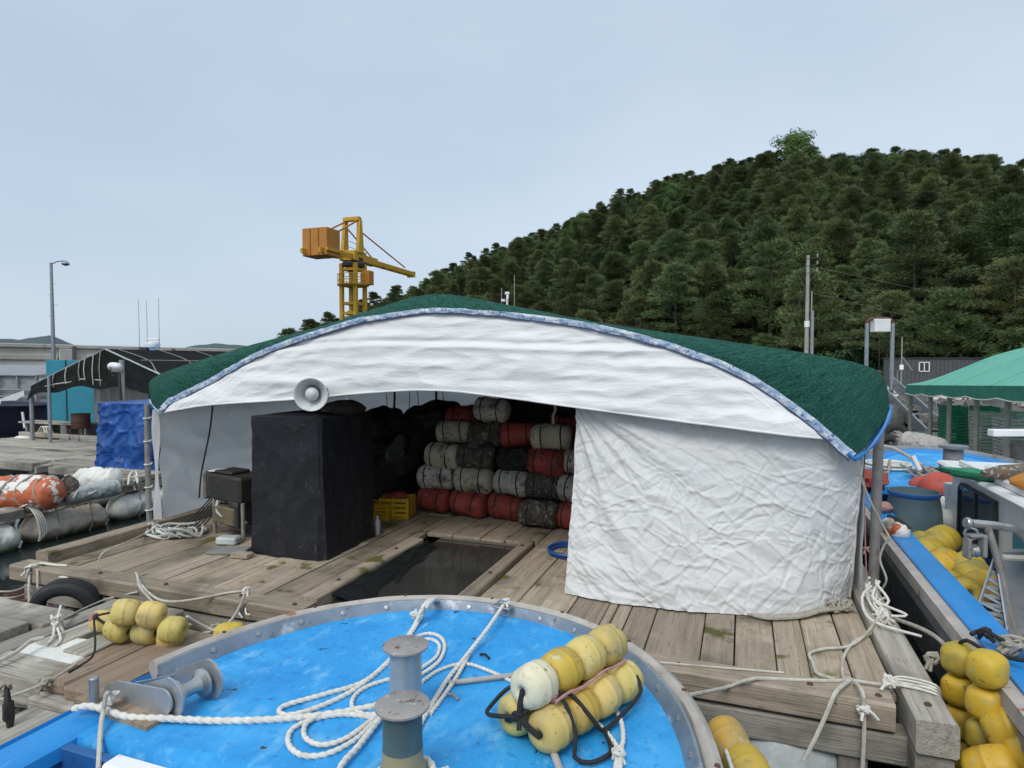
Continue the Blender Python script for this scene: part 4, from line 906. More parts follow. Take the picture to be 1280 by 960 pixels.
# side walls and rear wall
def wall_l(u, v):
    y = 6.25 + 4.3 * u; z = 1.75 - 1.73 * v
    return V(-7.17 + .05 * NZ.noise(V(y * .9, z * 1.2, 1)) + .03 * (1 - 2 * abs(NZ.noise(V(y * 1.6 + z, z * 2.6 - y * .6, 4)))) + .06 * math.sin(v * math.pi), y, z)
MB().grid(120, 60, wall_l).build('side_wall', 'tarp_rear', tent, 75)
MB().grid(30, 60, lambda u, v: V(1.02 + .02 * NZ.noise(V(u * 9, v * 6, 2)) + .06 * (1 - v) * u, 6.3 + 4.2 * u, 1.9 - 1.88 * v)).build('side_wall', 'tarp_white', tent, 75)
# left front return: narrow strip at the corner post
MB().grid(10, 50, lambda u, v: V(-7.20 + .10 * u, 6.22 - .02 * math.sin(v * 9 + u * 3) , 1.56 - 1.54 * v)).build('corner_strip', 'tarp_rear', tent, 75)
def rear(x0, x1, z0, z1, sd): return lambda u, v: V(x0 + (x1 - x0) * u, 10.5 + .05 * NZ.noise(V((x0 + (x1 - x0) * u) * 2.2, v * 3, sd)), z0 + (z1 - z0) * v)
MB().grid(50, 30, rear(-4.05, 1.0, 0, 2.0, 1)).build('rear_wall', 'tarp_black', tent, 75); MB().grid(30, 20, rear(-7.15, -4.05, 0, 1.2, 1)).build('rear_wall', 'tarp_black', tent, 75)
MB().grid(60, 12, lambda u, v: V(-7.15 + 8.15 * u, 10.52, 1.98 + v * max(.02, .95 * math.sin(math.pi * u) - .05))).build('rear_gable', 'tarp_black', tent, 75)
MB().grid(40, 20, lambda u, v: rear(-7.1, -3.95, 1.1, 2.3, 3)(u, v) - V(0, .06, 0)).build('rear_sheet', 'tarp_rear', tent, 75)
# frame: corner posts, arches, purlins
pl = thing('tent_post', 'brown rusty pipe post at the outer left corner of the tent', 'post', (-7.27, 6.2, 0)); MB().tube([(-7.27, 6.2, 0), (-7.28, 6.2, .9), (-7.27, 6.2, 1.62)], .035, 8).build('pipe', 'grey_pipe', pl)
for k in range(5): MB().tube([(-7.27 + math.cos(t) * .045, 6.2 + math.sin(t) * .045, .25 + k * .3 + .01 * math.sin(t)) for t in [j * 1.047 for j in range(6)]], .010, 5, closed=True).build('lashing', 'rope_white', pl)
pr0, pr1 = at(1091, 742, 0), aty(1099, 540, 6.78)
pr = thing('tent_post', 'grey bare pipe post just outside the right end of the white curtain', 'post', pr0)
MB().tube([pr0 - V(0, 0, .1), (pr0 + pr1) / 2, pr1 + V(0, 0, .2)], .047, 10).build('pipe', 'grey_pipe', pr)
for y in (6.36, 8.0, 9.6, 10.4):
    MB().tube([V(AA[i].x * .985 - .05, y, AA[i].z - .07) for i in range(0, NA + 1, 8)], .025, 7, step=.15).build('arch_pipe', 'grey_pipe', tent)
for x, z in ((-3.1, 2.80), (-5.0, 2.44), (-1.3, 2.48), (-6.4, 2.1), (.4, 2.2)): MB().cyl((x, 6.3, z - .03), (x, 10.5, z - .03), .02, n=6).build('purlin', 'grey_pipe', tent)

# ================================================================== INSIDE AND ON THE RAFT
# cabinet draped in black sheeting
cab = thing('covered_cabinet', 'tall box draped in scuffed black sheeting at the tent mouth', 'cabinet', (-4.77, 6.32, .006))
def drape(cx, cy, hx, hy, h, seed, amp, flare=.03, hang=0.0):
    n = 160
    def fn(u, v):
        s_ = u * 4; k = int(s_) % 4; f_ = s_ - int(s_)
        cs = [(-1, -1), (1, -1), (1, 1), (-1, 1)]; a, b = cs[k], cs[(k + 1) % 4]
        x, y = (a[0] + (b[0] - a[0]) * f_) * hx, (a[1] + (b[1] - a[1]) * f_) * hy
        rr = .96 if min(f_, 1 - f_) < .02 else 1
        if v < .14:
            t = v / .14; return V(cx + x * t, cy + y * t, h + .012 * NZ.noise(V(x * t * 3, y * t * 3, seed)) - .02 * t ** 6)
        t = (v - .14) / .86; nx, ny = (0, -1) if k == 0 else (1, 0) if k == 1 else (0, 1) if k == 2 else (-1, 0)
        dv_ = NZ.voronoi(V((x + y) * 3.2 + .5 * NZ.noise(V(x * 3, y * 3, t * 4)), t * 4.5 + (x - y) * 1.5, seed))[0]; w_ = amp * .30 * max(0, 1 - (dv_[1] - dv_[0]) / .22) + amp * (NZ.noise(V(x * 3 + seed, y * 3, t * 2.2)) + .5 * (1 - 2 * abs(NZ.noise(V(x * 4 + y * 4, t * 3.2, seed)))) + 1.4 * t ** 3 * NZ.noise(V(x * 7, y * 7, seed + 3))) + flare * t ** 2
        return V(cx + x * rr + nx * w_, cy + y * rr + ny * w_, (h - .02) * (1 - t) + .01 + (hang + .02 * NZ.noise(V(x * 4, y * 4, 9))) * t)
    return MB().grid(n, 70, fn, wrap=True)
drape(-4.77, 6.32, .47, .52, 1.58, 2, .022).build('sheeting', 'tarp_cabinet', cab, 60)
MB().b2(-5.2, -4.36, 5.86, 6.8, .0, 1.5, .02).build('box', 'dark_metal', cab)
o = MB(); o.ball((-4.35, 6.3, 1.65), (.25, .16, .09), 14, 8, wob=.3, seed=4); tag(o.build('rolled_net', 'net_heap'), 'dark rolled bundle lying on top of the draped box', 'bundle')

# horn loudspeaker
hc = aty(389, 493, 5.62); hd = (V(0, 0, CAM_H) - hc).normalized(); hd = (hd + V(-.22, 0, -.10)).normalized()
hn = thing('horn_loudspeaker', 'pale grey horn loudspeaker hung under the tent valance', 'loudspeaker', hc - hd * .2)
pb_ = hc - hd * .20
MB().lathe([(.21, .168), (.225, .176), (.225, .166), (.20, .150), (.12, .098), (.06, .062), (.03, .05)], pb_, hd, 36, cap=False).build('bell', 'horn_white', hn, 60)
MB().lathe([(.0, .045), (.03, .055), (.12, .105), (.20, .157), (.218, .172)], pb_, hd, 36, cap=False).build('bell_back', 'horn_white', hn, 60)
MB().lathe([(.03, .02), (.06, .048), (.12, .066), (.17, .072), (.20, .058), (.215, .03), (.22, .004)], pb_, hd, 24).build('reflector', 'horn_white', hn, 60)
MB().lathe([(-.13, .06), (-.12, .075), (0, .075), (.02, .05)], pb_, hd, 20).build('driver', 'horn_white', hn, 50)
MB().tube([pb_ + V(.0, .05, .04), pb_ + V(.02, .2, .03), pb_ + V(.03, .45, .0), pb_ + V(.03, .7, .0)], .018, 7).build('bracket', 'galv', hn)
MB().tube([pb_ - hd * .12, pb_ + V(.05, .25, -.05), pb_ + V(.1, .6, -.05)], .008, 5).build('lead', 'cable_black', hn)

# pump motor box on legs with a smaller box below
pm_ = thing('pump_unit', 'grey pump motor box on thin legs beside the draped box', 'pump', (-6.0, 6.35, .005))
MB().box((-6.02, 6.42, .60), (.72, .42, .33), R(-14), .03).build('housing', 'motor_dark', pm_)
MB().box((-6.405, 6.515, .60), (.05, .44, .35), R(-14), .03).build('end_cover', 'motor_grey', pm_)
MB().box((-6.1, 6.42, .785), (.34, .3, .045), R(-10), .02).build('lid', 'motor_dark', pm_)
MB().ball((-6.28, 6.4, .79), (.13, .08, .02), 12, 6, wob=.4).build('rag', 'tarp_white', pm_)
MB().box((-6.0, 6.35, .27), (.46, .34, .22), R(-14), .015).build('gear_box', 'motor_ochre', pm_)
MB().box((-5.82, 6.33, .30), (.2, .36, .32), R(-14), .015).build('clutch', 'motor_dark', pm_)
for x, y in ((-6.28, 6.3), (-5.68, 6.14), (-6.2, 6.62), (-5.62, 6.48)): MB().cyl((x, y, 0), (x, y, .46), .024, n=8).build('leg', 'grey_pipe', pm_)
MB().tube([(-6.2, 6.28, .43), (-6.15, 6.22, .3), (-5.9, 6.2, .22), (-5.7, 6.22, .2)], .022, 8).build('hose', 'hose_pale', pm_)
mb = MB()
for k in range(6): mb.tube([(-6.42 + k * .04, 6.40, .46), (-6.46 + k * .045, 6.34, .36), (-6.66 + k * .06, 6.24, .14), (-6.86 + k * .085, 6.16 - k * .012, .02)], .009, 6)
tag(mb.build('cable_bunch', 'cable_black'), 'bunch of black cables running from the pump motor down to the deck', 'cable')
rope('hanging_cable', 'single black cable hanging from the valance to the pump motor', [aty(266, 506, 6.25), aty(262, 540, 6.26), aty(252, 590, 6.3), aty(249, 622, 6.3)], .011, 'cable_black', cat='cable')
wb = MB(); wb.b2(-5.40, -5.28, 6.95, 7.1, .95, 1.2, .01); tag(wb.build('switch_box', 'motor_grey'), 'small grey switch box peeping out behind the draped box', 'box'); 
# tangle of hoses and lines by the corner post
q = random.Random(17)
def tangle(cx, cy, z, rx, ry, loops, r, m, name, label, cat='hose', zj=.05, seed=1):
    q = random.Random(seed); mb = MB()
    for k in range(loops):
        ox, oy = cx + q.uniform(-.35, .35) * rx, cy + q.uniform(-.4, .4) * ry; a0 = q.uniform(0, 6.28); sx, sy = rx * q.uniform(.4, .9), ry * q.uniform(.4, .9)
        mb.tube([(ox + math.cos(a0 + t) * sx * q.uniform(.8, 1.15), oy + math.sin(a0 + t) * sy * q.uniform(.8, 1.15), z + r + abs(q.gauss(0, zj))) for t in [j * .7 for j in range(q.randint(6, 12))]], r, 6, step=r * 3)
    return tag(mb.build(name, m), label, cat)
tangle(-6.65, 6.1, .0, .42, .24, 7, .016, 'hose_pale', 'hose_tangle', 'tangle of pale hoses and lines on the deck by the corner post', seed=3)
tangle(-6.85, 5.95, .0, .26, .16, 4, .012, 'rope_white', 'line_tangle', 'knotted white lines at the foot of the left corner post', 'rope', .06, 5)
tangle(-6.9, 5.92, .0, .24, .12, 2, .010, 'hose_green', 'green_line', 'thin green line looped at the foot of the left corner post', 'rope', .03, 6)
tag(MB().box((-5.75, 5.98, .05), (.26, .16, .09), R(12), .018).build('concrete_block', 'foam_grey'), 'grey stone block beside the pump leg', 'block')
tag(MB().box((-5.5, 5.72, .022), (.42, .24, .03), R(18), .004).build('loose_board', 'deck_mat'), 'flat square board lying on the deck before the draped box', 'board')
tag(MB().box((-5.22, 5.62, .03), (.22, .13, .045), R(4), .006).build('wood_offcut', 'deck_x'), 'short wood offcut at the foot of the draped box', 'offcut')

# stacked foam buoys
def buoy(loc, m, label, seed, yaw=0.0, r=.180, ln=.54, straps=True):
    q = random.Random(seed); root = thing('buoy', label, 'buoy', (0, 0, 0), 'foam buoys stacked inside the tent')
    prof = [(-ln / 2, r * .55), (-ln / 2 + .015, r * .78), (-ln / 2 + .05, r * .96), (-ln / 2 + .10, r), (-.09, r * 1.0), (-.075, r * .955), (.075, r * .955), (.09, r), (ln / 2 - .10, r), (ln / 2 - .05, r * .96), (ln / 2 - .015, r * .78), (ln / 2, r * .55)]
    wob = .20 if m in ('buoy_shell',) else .10
    mb = MB(); mb.lathe(prof, (0, 0, 0), (1, 0, 0), 22, wob=wob)
    for v in mb.v: v += V(1, 1, 1) * (NZ.noise(v * 7 + V(seed, 0, 0)) * (.026 if wob > .15 else .012))
    mb.build('body', m, root, 50)
    if straps:
        for x in (-.13, .13): MB().tube([(x + .01 * math.sin(t * 2), math.cos(t) * (r + .006), math.sin(t) * (r + .006)) for t in [j * math.pi / 6 for j in range(12)]], .010, 5, closed=True, step=.05).build('strap', 'strap_dark', root)
    root.location = loc; root.rotation_euler = (q.uniform(0, 6), q.uniform(-.09, .09), yaw); k_ = q.uniform(.92, 1.04); root.scale = (k_, k_, k_); return root
q = random.Random(23)
rows = [('bottom', [(541, 631, 'buoy_red', 'red'), (587, 632, 'buoy_red', 'red'), (634, 634, 'buoy_red', 'red'), (683, 645, 'buoy_shell', 'shell-crusted'), (724, 640, 'buoy_red', 'red')]),
        ('second', [(545, 600, 'buoy_white', 'half-dirty white'), (592, 602, 'buoy_cream', 'stained cream'), (641, 605, 'buoy_white', 'stained white'), (685, 612, 'buoy_shell', 'shell-crusted'), (726, 606, 'buoy_white', 'white')]),
        ('third', [(555, 567, 'buoy_cream', 'cream'), (598, 569, 'buoy_shell', 'dark shell-crusted'), (646, 573, 'net_heap', 'blackened'), (686, 578, 'buoy_red', 'bright red'), (727, 575, 'buoy_cream', 'cream')]),
        ('fourth', [(566, 541, 'buoy_cream', 'cream'), (608, 541, 'buoy_shell', 'shell-crusted'), (650, 545, 'buoy_red', 'dull red'), (690, 547, 'buoy_cream', 'pale cream')]),
        ('top', [(615, 516, 'buoy_white', 'greyish white')])]
pos = ['leftmost', 'second from left', 'third from left', 'fourth from left', 'half behind the curtain']
for rn, (name, lst) in enumerate(rows):
    for k, (px, py, m, c) in enumerate(lst):
        p = aty(px, py, 8.2 + rn * .04); p.z = .19 + rn * .325 + (0 if px < 670 or rn else 0); 
        lab = f'{c} foam buoy, {pos[k]} in the {name} row of the stack' if len(lst) > 1 else 'greyish white foam buoy alone on top of the stack'
        if px > 670 and rn == 0: p.y -= .22
        elif px > 670: p.y -= .10
        p += V(q.uniform(-.02, .02), q.uniform(-.05, .05), q.uniform(-.012, .012)); buoy(p, m, lab, rn * 10 + k, q.uniform(-.2, .2))
for k, (px, py, lab) in enumerate([(580, 522, 'dull red foam buoy lying behind the top of the stack on its left'), (712, 535, 'dull red foam buoy at the upper right of the stack near the curtain')]):
    p = aty(px, py, 8.75); buoy(p, 'buoy_red', lab, 90 + k, .2)
for k in range(4): # the pile goes on behind; these carry the ones seen above
    p = aty(570 + k * 45, 560, 8.75); p.z = .19 + (k % 2) * .02
for px, y_, z_, lab in ((648, 8.18, .86, 'coil of dark rope lying on the blackened buoy of the stack'),):
    p = aty(px, 572, 7.98); mb = MB()
    for j in range(5): mb.tube([(p.x + math.cos(t) * (.05 + j * .018) + .012 * math.sin(j * 9 + t * 2), p.y + .02 * math.sin(t * 3 + j), p.z + math.sin(t) * (.05 + j * .016) + .012 * math.cos(j * 5 + t)) for t in [i * .63 for i in range(10)]], .010, 5, closed=True)
    tag(mb.build('rope_coil', 'strap_dark'), lab, 'rope')
# dark heap of nets and gear left of the stack
heap = [((-5.3, 9.2, .35), (.75, .6, .55), 'net_heap', 'dark heap of nets lying on the deck behind the draped box'), ((-4.75, 9.3, .95), (.55, .5, .42), 'net_heap', 'black net bundle on top of the dark heap'),
        ((-4.95, 8.7, .75), (.22, .2, .28), 'motor_dark', 'dim sack leaning on the net heap'), ((-4.45, 9.1, 1.30), (.42, .4, .24), 'tarp_black', 'black tarpaulin bundle highest in the gear pile'), ((-5.4, 9.0, 1.15), (.35, .35, .28), 'net_heap', 'reddish brown net bundle beneath the rear sheet')]
for k, (c, r_, m, lab) in enumerate(heap):
    o = MB().ball((0, 0, 0), r_, 26, 16, wob=.55, seed=k + 2).build('net_bundle', m); o.location = c; tag(o, lab, 'net')
def crate(loc, sz, m, label, rz=0, name='crate', slats=4):
    root = thing(name, label, 'crate', (0, 0, 0)); a, b, h = sz; t = .018
    MB().box((0, 0, t / 2), (a, b, t)).build('floor_panel', m, root)
    for sx, sy, dx, dy in ((0, -1, a, t), (0, 1, a, t), (-1, 0, t, b - 2 * t), (1, 0, t, b - 2 * t)):
        mb = MB()
        for k in range(slats): mb.box((sx * (a - t) / 2, sy * (b - t) / 2, t + h * (k + .5) / slats), (dx, dy, h / slats * .72), None, .003)
        for e in (-.48, .48, 0): mb.box((sx * (a - t) / 2 + (e * a * .97 if sy else 0), sy * (b - t) / 2 + (e * b * .9 if sx else 0), t + h / 2), (t * 1.5, t * 1.5, h))
        mb.build('side_panel', m, root)
    root.location = loc; root.rotation_euler = (0, 0, rz); return root
crate(at(497, 645, .006), (.42, .34, .27), 'plastic_yellow', 'yellow plastic crate on the deck left of the buoy stack', .2)
crate(at(476, 647, .006), (.36, .30, .2), 'plastic_yellow', 'low yellow crate half hidden behind the draped box', .1)
o = MB().ball((0, 0, 0), (.16, .13, .08), 14, 8, wob=.5).build('net_lump', 'buoy_red'); o.location = at(497, 645, .006) + V(0, 0, .27); tag(o, 'dull red lump of netting in the yellow crate', 'net')
mb = MB(); mb.lathe([(0, .035), (.16, .04), (.2, .018), (.24, .016)], (0, 0, 0), n=12); o = mb.build('bottle', 'clear_sheet'); o.location = at(472, 668, .006); tag(o, 'clear plastic bottle standing at the corner of the draped box', 'bottle')
# hanging lines under the rear sheet
for k, (px, y0, y1, r_) in enumerate([(493, 493, 515, .018), (482, 493, 520, .006), (512, 494, 512, .006), (521, 493, 508, .006), (545, 492, 514, .018), (553, 494, 520, .006)]):
    a, b = aty(px, y0 - 6, 9.0), aty(px + (2 if k % 2 else -1), y1, 9.0); rope('hanging_line', ['thick dark tube', 'thin wire loop', 'thin wire', 'short wire', 'dark strap', 'thin cord'][k] + ' hanging from the roof above the net heap, number ' .replace(', number ', ' ') + ['nearest the draped box', 'beside the first tube', 'in the middle', 'right of the middle', 'by the sheet edge', 'outermost near the buoys'][k], [a, (a + b) / 2 + V(.01, 0, 0), b], r_, 'cable_black', cat='line')
a, b = aty(693, 505, 8.0), aty(692, 530, 8.0); rope('hanging_chain', 'pale twisted strip hanging beside the curtain above the buoys', [a, a.lerp(b, .3) + V(.02, 0, 0), a.lerp(b, .6) + V(-.015, 0, 0), b], .018, 'rope_white', cat='line')
# blue hose ring by the curtain
p = at(712, 690, .02); mb = MB()
for k in range(2): mb.tube([(p.x + math.cos(t) * (.22 + .02 * k), p.y + math.sin(t) * (.24 + .02 * k), .025 + .03 * k) for t in [i * .628 for i in range(10)]], .018, 7, closed=True)
tag(mb.build('hose_ring', 'hose_blue'), 'coiled blue hose on the deck behind the curtain edge', 'hose')
tangle(-1.55, 6.75, .0, .20, .10, 3, .006, 'buoy_red', 'orange_twine', 'thin orange red twine scattered on the deck by the pool', 'twine', .01, 8)

# ================================================================== FOREGROUND BOAT
DZ = .47
boat = thing('fishing_boat', 'blue boat bow with steel edged deck filling the foreground', 'boat', (-1.53, 2.5, WZ))
# plan outline of the bow (outer edge), symmetric about x = -1.53
half = [(0, 4.05), (.30, 4.02), (.58, 3.93), (.85, 3.77), (1.10, 3.53), (1.28, 3.26), (1.40, 2.98), (1.48, 2.65), (1.535, 2.3), (1.55, 1.9), (1.56, 1.3), (1.56, .2), (1.54, -1.2)]
cx_ = -1.53
hc_ = catmull([V(a, b, 0) for a, b in half], .04)
outl = [V(cx_ - p.x, p.y, 0) for p in reversed(hc_)] + [V(cx_ + p.x, p.y, 0) for p in hc_[1:]]
def off(P, i, d):
    a, b = P[max(0, i - 1)], P[min(len(P) - 1, i + 1)]; t = (b - a).normalized(); return P[i] + V(t.y, -t.x, 0) * d     # inward
fore = [i for i, p in enumerate(outl) if p.y > 2.0]; i0, i1 = fore[0], fore[-1]
# fore deck, slightly cambered
dk = MB(); inn = [off(outl, i, .10) for i in range(i0, i1 + 1)]; nI = len(inn) - 1
def deckf(u, v):
    k = u * nI; i = min(nI - 1, int(k)); p = inn[i].lerp(inn[i + 1], k - i); c = V(cx_ + (p.x - cx_) * .0, min(p.y, 2.05), 0)
    tgt = V(p.x, 2.0, 0); q_ = p.lerp(tgt, v); e = abs(q_.x - cx_) / 1.5
    return V(q_.x, q_.y - (.004 if v > .985 else 0), DZ + .035 * (1 - e * e) - (.10 if v > .985 else 0) + .004 * NZ.noise(V(q_.x * 3, q_.y * 3, 0)))
dk.grid(nI, 30, deckf); dk.build('fore_deck', 'deck_blue', boat, 60)
# hull sides
def hull(u, v):
    k = u * (len(outl) - 1); i = min(len(outl) - 2, int(k)); p = outl[i].lerp(outl[i + 1], k - i); bow = max(0, (p.y - 1.5) / 2.6)
    f_ = v * (.10 + .42 * bow); return V(p.x + (cx_ - p.x) * f_, p.y - v * .75 * bow ** 1.5, DZ + .02 - v * 1.25)
MB().grid(160, 14, hull).build('hull', 'gunwale_blue', boat, 70)
# steel edge strip with bolts, and the worn rub rail outside it
def sweep(idx, prof, m, name, wob=0.0):
    mb = MB(); n = len(prof)
    for i in idx:
        for a, z in prof:
            p = off(outl, i, a); mb.v.append(V(p.x, p.y, DZ + z + wob * NZ.noise(V(p.x * 4, p.y * 4, a * 9))))
    for j in range(len(idx) - 1):
        for k in range(n): mb.f.append((j * n + k, j * n + (k + 1) % n, (j + 1) * n + (k + 1) % n, (j + 1) * n + k))
    mb.f.append(tuple(range(n))); mb.f.append(tuple(reversed(range((len(idx) - 1) * n, len(idx) * n))))
    return mb.build(name, m, boat, 45)
ri = [i for i in range(i0, i1 + 1) if outl[i].x > cx_ or outl[i].y > 2.56]
sweep(ri, [(.072, .070), (.080, .088), (.094, .088), (.132, .025), (.140, -.01), (.072, -.02)], 'rail_steel', 'steel_edge', .004)
sweep(ri, [(.030 - .043 * math.cos(t) * 1.0, .045 + .055 * math.sin(t)) for t in [k * math.pi / 4 for k in range(8)]][::-1], 'rub_rail', 'rub_rail', .004)
acc = 0; k = 0
for a, b in zip(ri, ri[1:]):
    acc += (outl[b] - outl[a]).length
    if acc > .27:
        acc = 0; k += 1; p = off(outl, b, .113); MB().lathe([(0, .017), (.008, .016), (.010, .008)], V(p.x, p.y, DZ + .056), (off(outl, b, .2) - off(outl, b, .1)) + V(0, 0, .06), n=8).build('bolt', 'galv', boat)
        if k % 2: p2_ = off(outl, min(b + 3, i1), .025); MB().lathe([(0, .013), (.006, .012)], V(p2_.x, p2_.y, DZ + .098), n=8).build('bolt', 'rust', boat)
# side deck (bulwark cap) aft of the fore deck on the left, the well and its forward bulkhead
lft = [i for i in range(0, i0 + 6)]
cp_ = MB(); n = 6
for i in lft:
    for a, z in ((0, .0), (.02, .04), (.20, .05), (.23, .03), (.24, -.03), (.01, -.05)):
        p = off(outl, i, a); cp_.v.append(V(p.x, p.y, DZ + z - .03))
for j in range(len(lft) - 1):
    for k in range(n): cp_.f.append((j * n + k, j * n + (k + 1) % n, (j + 1) * n + (k + 1) % n, (j + 1) * n + k))
cp_.f.append(tuple(range(n))); cp_.f.append(tuple(reversed(range((len(lft) - 1) * n, len(lft) * n)))); cp_.build('side_deck', 'gunwale_blue', boat, 45)
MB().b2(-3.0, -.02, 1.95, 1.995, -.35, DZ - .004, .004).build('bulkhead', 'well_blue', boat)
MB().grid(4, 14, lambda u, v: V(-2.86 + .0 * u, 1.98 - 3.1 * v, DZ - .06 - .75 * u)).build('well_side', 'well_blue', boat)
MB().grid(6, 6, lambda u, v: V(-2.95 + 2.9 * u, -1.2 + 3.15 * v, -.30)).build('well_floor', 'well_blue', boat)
# white hatch frame at the deck's after edge
hfm = MB(); w0, w1, w2 = at(193, 921, DZ + .05), at(282, 962, DZ + .05), at(330, 975, DZ + .05)
hatch = thing('hatch_coaming', 'white framed hatch coaming at the after edge of the blue deck', 'hatch', (-2.2, 1.9, DZ))
MB().b2(-2.50, -1.2, 1.87, 1.96, DZ - .05, DZ + .045, .012).build('front_frame', 'white_paint', hatch)
MB().b2(-2.50, -2.40, 1.88, 1.955, DZ - .7, DZ + .03, .012).build('side_frame', 'white_paint', hatch)
MB().b2(-2.40, -1.2, 1.93, 1.948, DZ - .7, DZ - .05, 0).build('hatch_shade_panel', 'cable_black', hatch)  # flat black panel painted in for the shade inside the hatch opening
# plank pad and bow roller
pad = MB(); pp = [at(92, 880, DZ + .01), at(150, 857, DZ + .01), at(212, 901, DZ + .01), at(183, 917, DZ + .01)]
pad.prism([V(p.x, p.y, DZ - .035) for p in pp][::-1], (0, 0, .075)); pad.build('roller_pad', 'brown_y', boat, 30)
fl = thing('bow_roller', 'steel bow roller between two rounded plates on the boat edge', 'fairlead', at(190, 895, DZ + .04))
rc0, rc1 = atd(208, 868, 3.10), atd(243, 861, 3.18)
rc0 = at(212, 873, DZ + .11); rc1 = rc0 + V(.03, .20, 0); axr = (rc1 - rc0).normalized(); bk = V(-1, .12, 0).normalized()
def plate(c, L_, r_, th, name, m='aluminium'):
    P = [c + bk * L_ + V(0, 0, -.105), c + bk * (-.02) + V(0, 0, -.105)]
    P += [c + (-bk) * math.cos(t) * r_ + V(0, 0, math.sin(t) * r_) for t in [(-.9 + k * .28) for k in range(10)]]
    P += [c + bk * (L_ * .75) + V(0, 0, .02), c + bk * L_ + V(0, 0, -.03)]
    mb = MB(); mb.prism(P, axr * th); return mb.build(name, m, fl, 25)
plate(rc0 - axr * .01, .27, .105, .012, 'side_plate'); plate(rc1, .27, .105, .012, 'side_plate'); plate(rc0 - axr * .035, .46, .06, .010, 'outer_plate')
MB().lathe([(0, .07), (.015, .07), (.03, .042), (.06, .034), (.1, .034), (.125, .042), (.14, .07), (.155, .07)], rc0 + axr * ((rc1 - rc0).length / 2 - .0775), axr, 20).build('roller', 'stainless', fl, 40)
MB().lathe([(0, .02), ((rc1 - rc0).length + .06, .02)], rc0 - axr * .03, axr, 10).build('pin', 'galv', fl)
MB().bar(rc0 + bk * .27 + V(0, 0, -.02), rc1 + bk * .27 + V(0, 0, -.07), .012, .07).build('back_plate', 'aluminium', fl)
MB().lathe([(0, .022), (.13, .022), (.135, .016)], at(118, 880, DZ + .03), n=10).build('stub_post', 'galv', fl)

# two bollards
def bollard(p, m, label, stain=False):
    b = thing('bollard', label, 'bollard', (p.x, p.y, DZ + .02)); h = .85 - DZ - .02; c = V(p.x, p.y, DZ + .02)
    if stain: MB().lathe([(-.01, .135), (.05, .125), (.10, .092), (.14, .080), (.22, .078), (h - .012, .078)], c, n=30).build('post', m, b, 40); MB().lathe([(.105, .0925), (.115, .0875), (.14, .0815), (.19, .0795)], c, n=30, cap=False).build('stained_band', 'bollard_stain', b, 60)
    else: MB().lathe([(-.01, .12), (.01, .12), (.012, .076), (h - .012, .076)], c, n=30).build('post', m, b, 40)
    MB().lathe([(h - .012, .104), (h - .008, .108), (h, .108), (h + .003, .104)], c, n=36).build('cap_plate', 'bollard_top', b, 40); return b
BP0, BP1 = at(507, 806, .85), at(503, 880, .85)
bollard(BP0, 'aluminium', 'bare steel bollard with rusty cap, farther of the two on the blue deck'); bollard(BP1, 'bollard_green', 'green painted bollard with rope at its foot, nearer of the two', True)

# ------------------------------------------------------------------ ropes on the blue deck
RR = .0135
def dk_(pts, z=RR): return [at(x, y, DZ + .03 + z) for x, y in pts]
rope('mooring_rope', 'thick white rope led from the bow roller across the deck to the green bollard', [at(92, 886, DZ + .05), at(115, 883, DZ + .07)] + dk_([(160, 896), (205, 898), (280, 901), (360, 898), (430, 890), (478, 880)]), RR * 1.25, lay=True)
rope('mooring_rope', 'doubled white rope looped over the rail, ending in a wide bight',
     [at(545, 765, DZ - .1), at(541, 750, DZ + .12), at(530, 757, DZ + .15)] + dk_([(518, 782), (505, 802), (490, 822), (455, 852), (405, 868), (362, 880), (349, 888), (360, 894), (395, 885), (440, 864), (478, 835), (500, 812), (512, 795)], RR * .9) + [at(527, 770, DZ + .06), at(534, 757, DZ + .15), at(545, 749, DZ + .125), at(551, 762, DZ - .1)], RR, lay=True)
mb = MB(); knot(mb, at(519, 769, DZ + .08), .028, .009, 4, 2); tag(mb.build('rope_knot', 'rope_white'), 'knot binding the doubled rope just below the rail', 'knot')
rope('slack_rope', 'white rope lying in a loop behind the rusty capped bollard', dk_([(518, 797), (535, 792), (550, 796), (556, 808), (550, 825), (535, 838), (520, 846)]), RR * .85, lay=True)
rope('slack_rope', 'second white rope loop nested behind the rusty capped bollard', dk_([(522, 801), (538, 799), (549, 806), (546, 820), (530, 833), (517, 841)]), RR * .8, lay=True)
rope('slack_rope', 'white rope curling left from the two bollards in a narrow bight', dk_([(490, 848), (462, 857), (445, 868), (440, 882), (452, 892), (470, 893)]), RR * .85, lay=True)
rope('slack_rope', 'long white rope making the largest loops left of the green bollard', dk_([(470, 897), (430, 893), (392, 899), (365, 912), (361, 930), (378, 944), (410, 942), (445, 924), (470, 900), (482, 890)]), RR * .95, lay=True)
rope('slack_rope', 'inner white rope loop left of the green bollard', dk_([(400, 893), (382, 906), (382, 922), (402, 931), (432, 923), (462, 902), (478, 888)], RR * 1.6), RR * .9, lay=True)
rope('mooring_rope', 'white rope running off the deck toward the bottom edge left of the green bollard', dk_([(484, 886), (466, 910), (446, 935), (428, 955), (415, 985)], RR * 2.2), RR * 1.05, lay=True)
rope('mooring_line', 'taut smooth white line from the rail cleat to the bollards', [at(629, 757, DZ + .12), at(610, 785, DZ + .10), at(586, 816, DZ + .07), at(562, 846, DZ + .05), at(545, 872, DZ + .05), at(530, 897, DZ + .05), at(515, 925, DZ + .05)], RR * .95, lay=True)
rope('mooring_line', 'second leg of the line spliced below the rail cleat', [at(588, 815, DZ + .055), at(571, 846, DZ + .05), at(553, 872, DZ + .045), at(538, 892, DZ + .045)], RR * .85, lay=True)
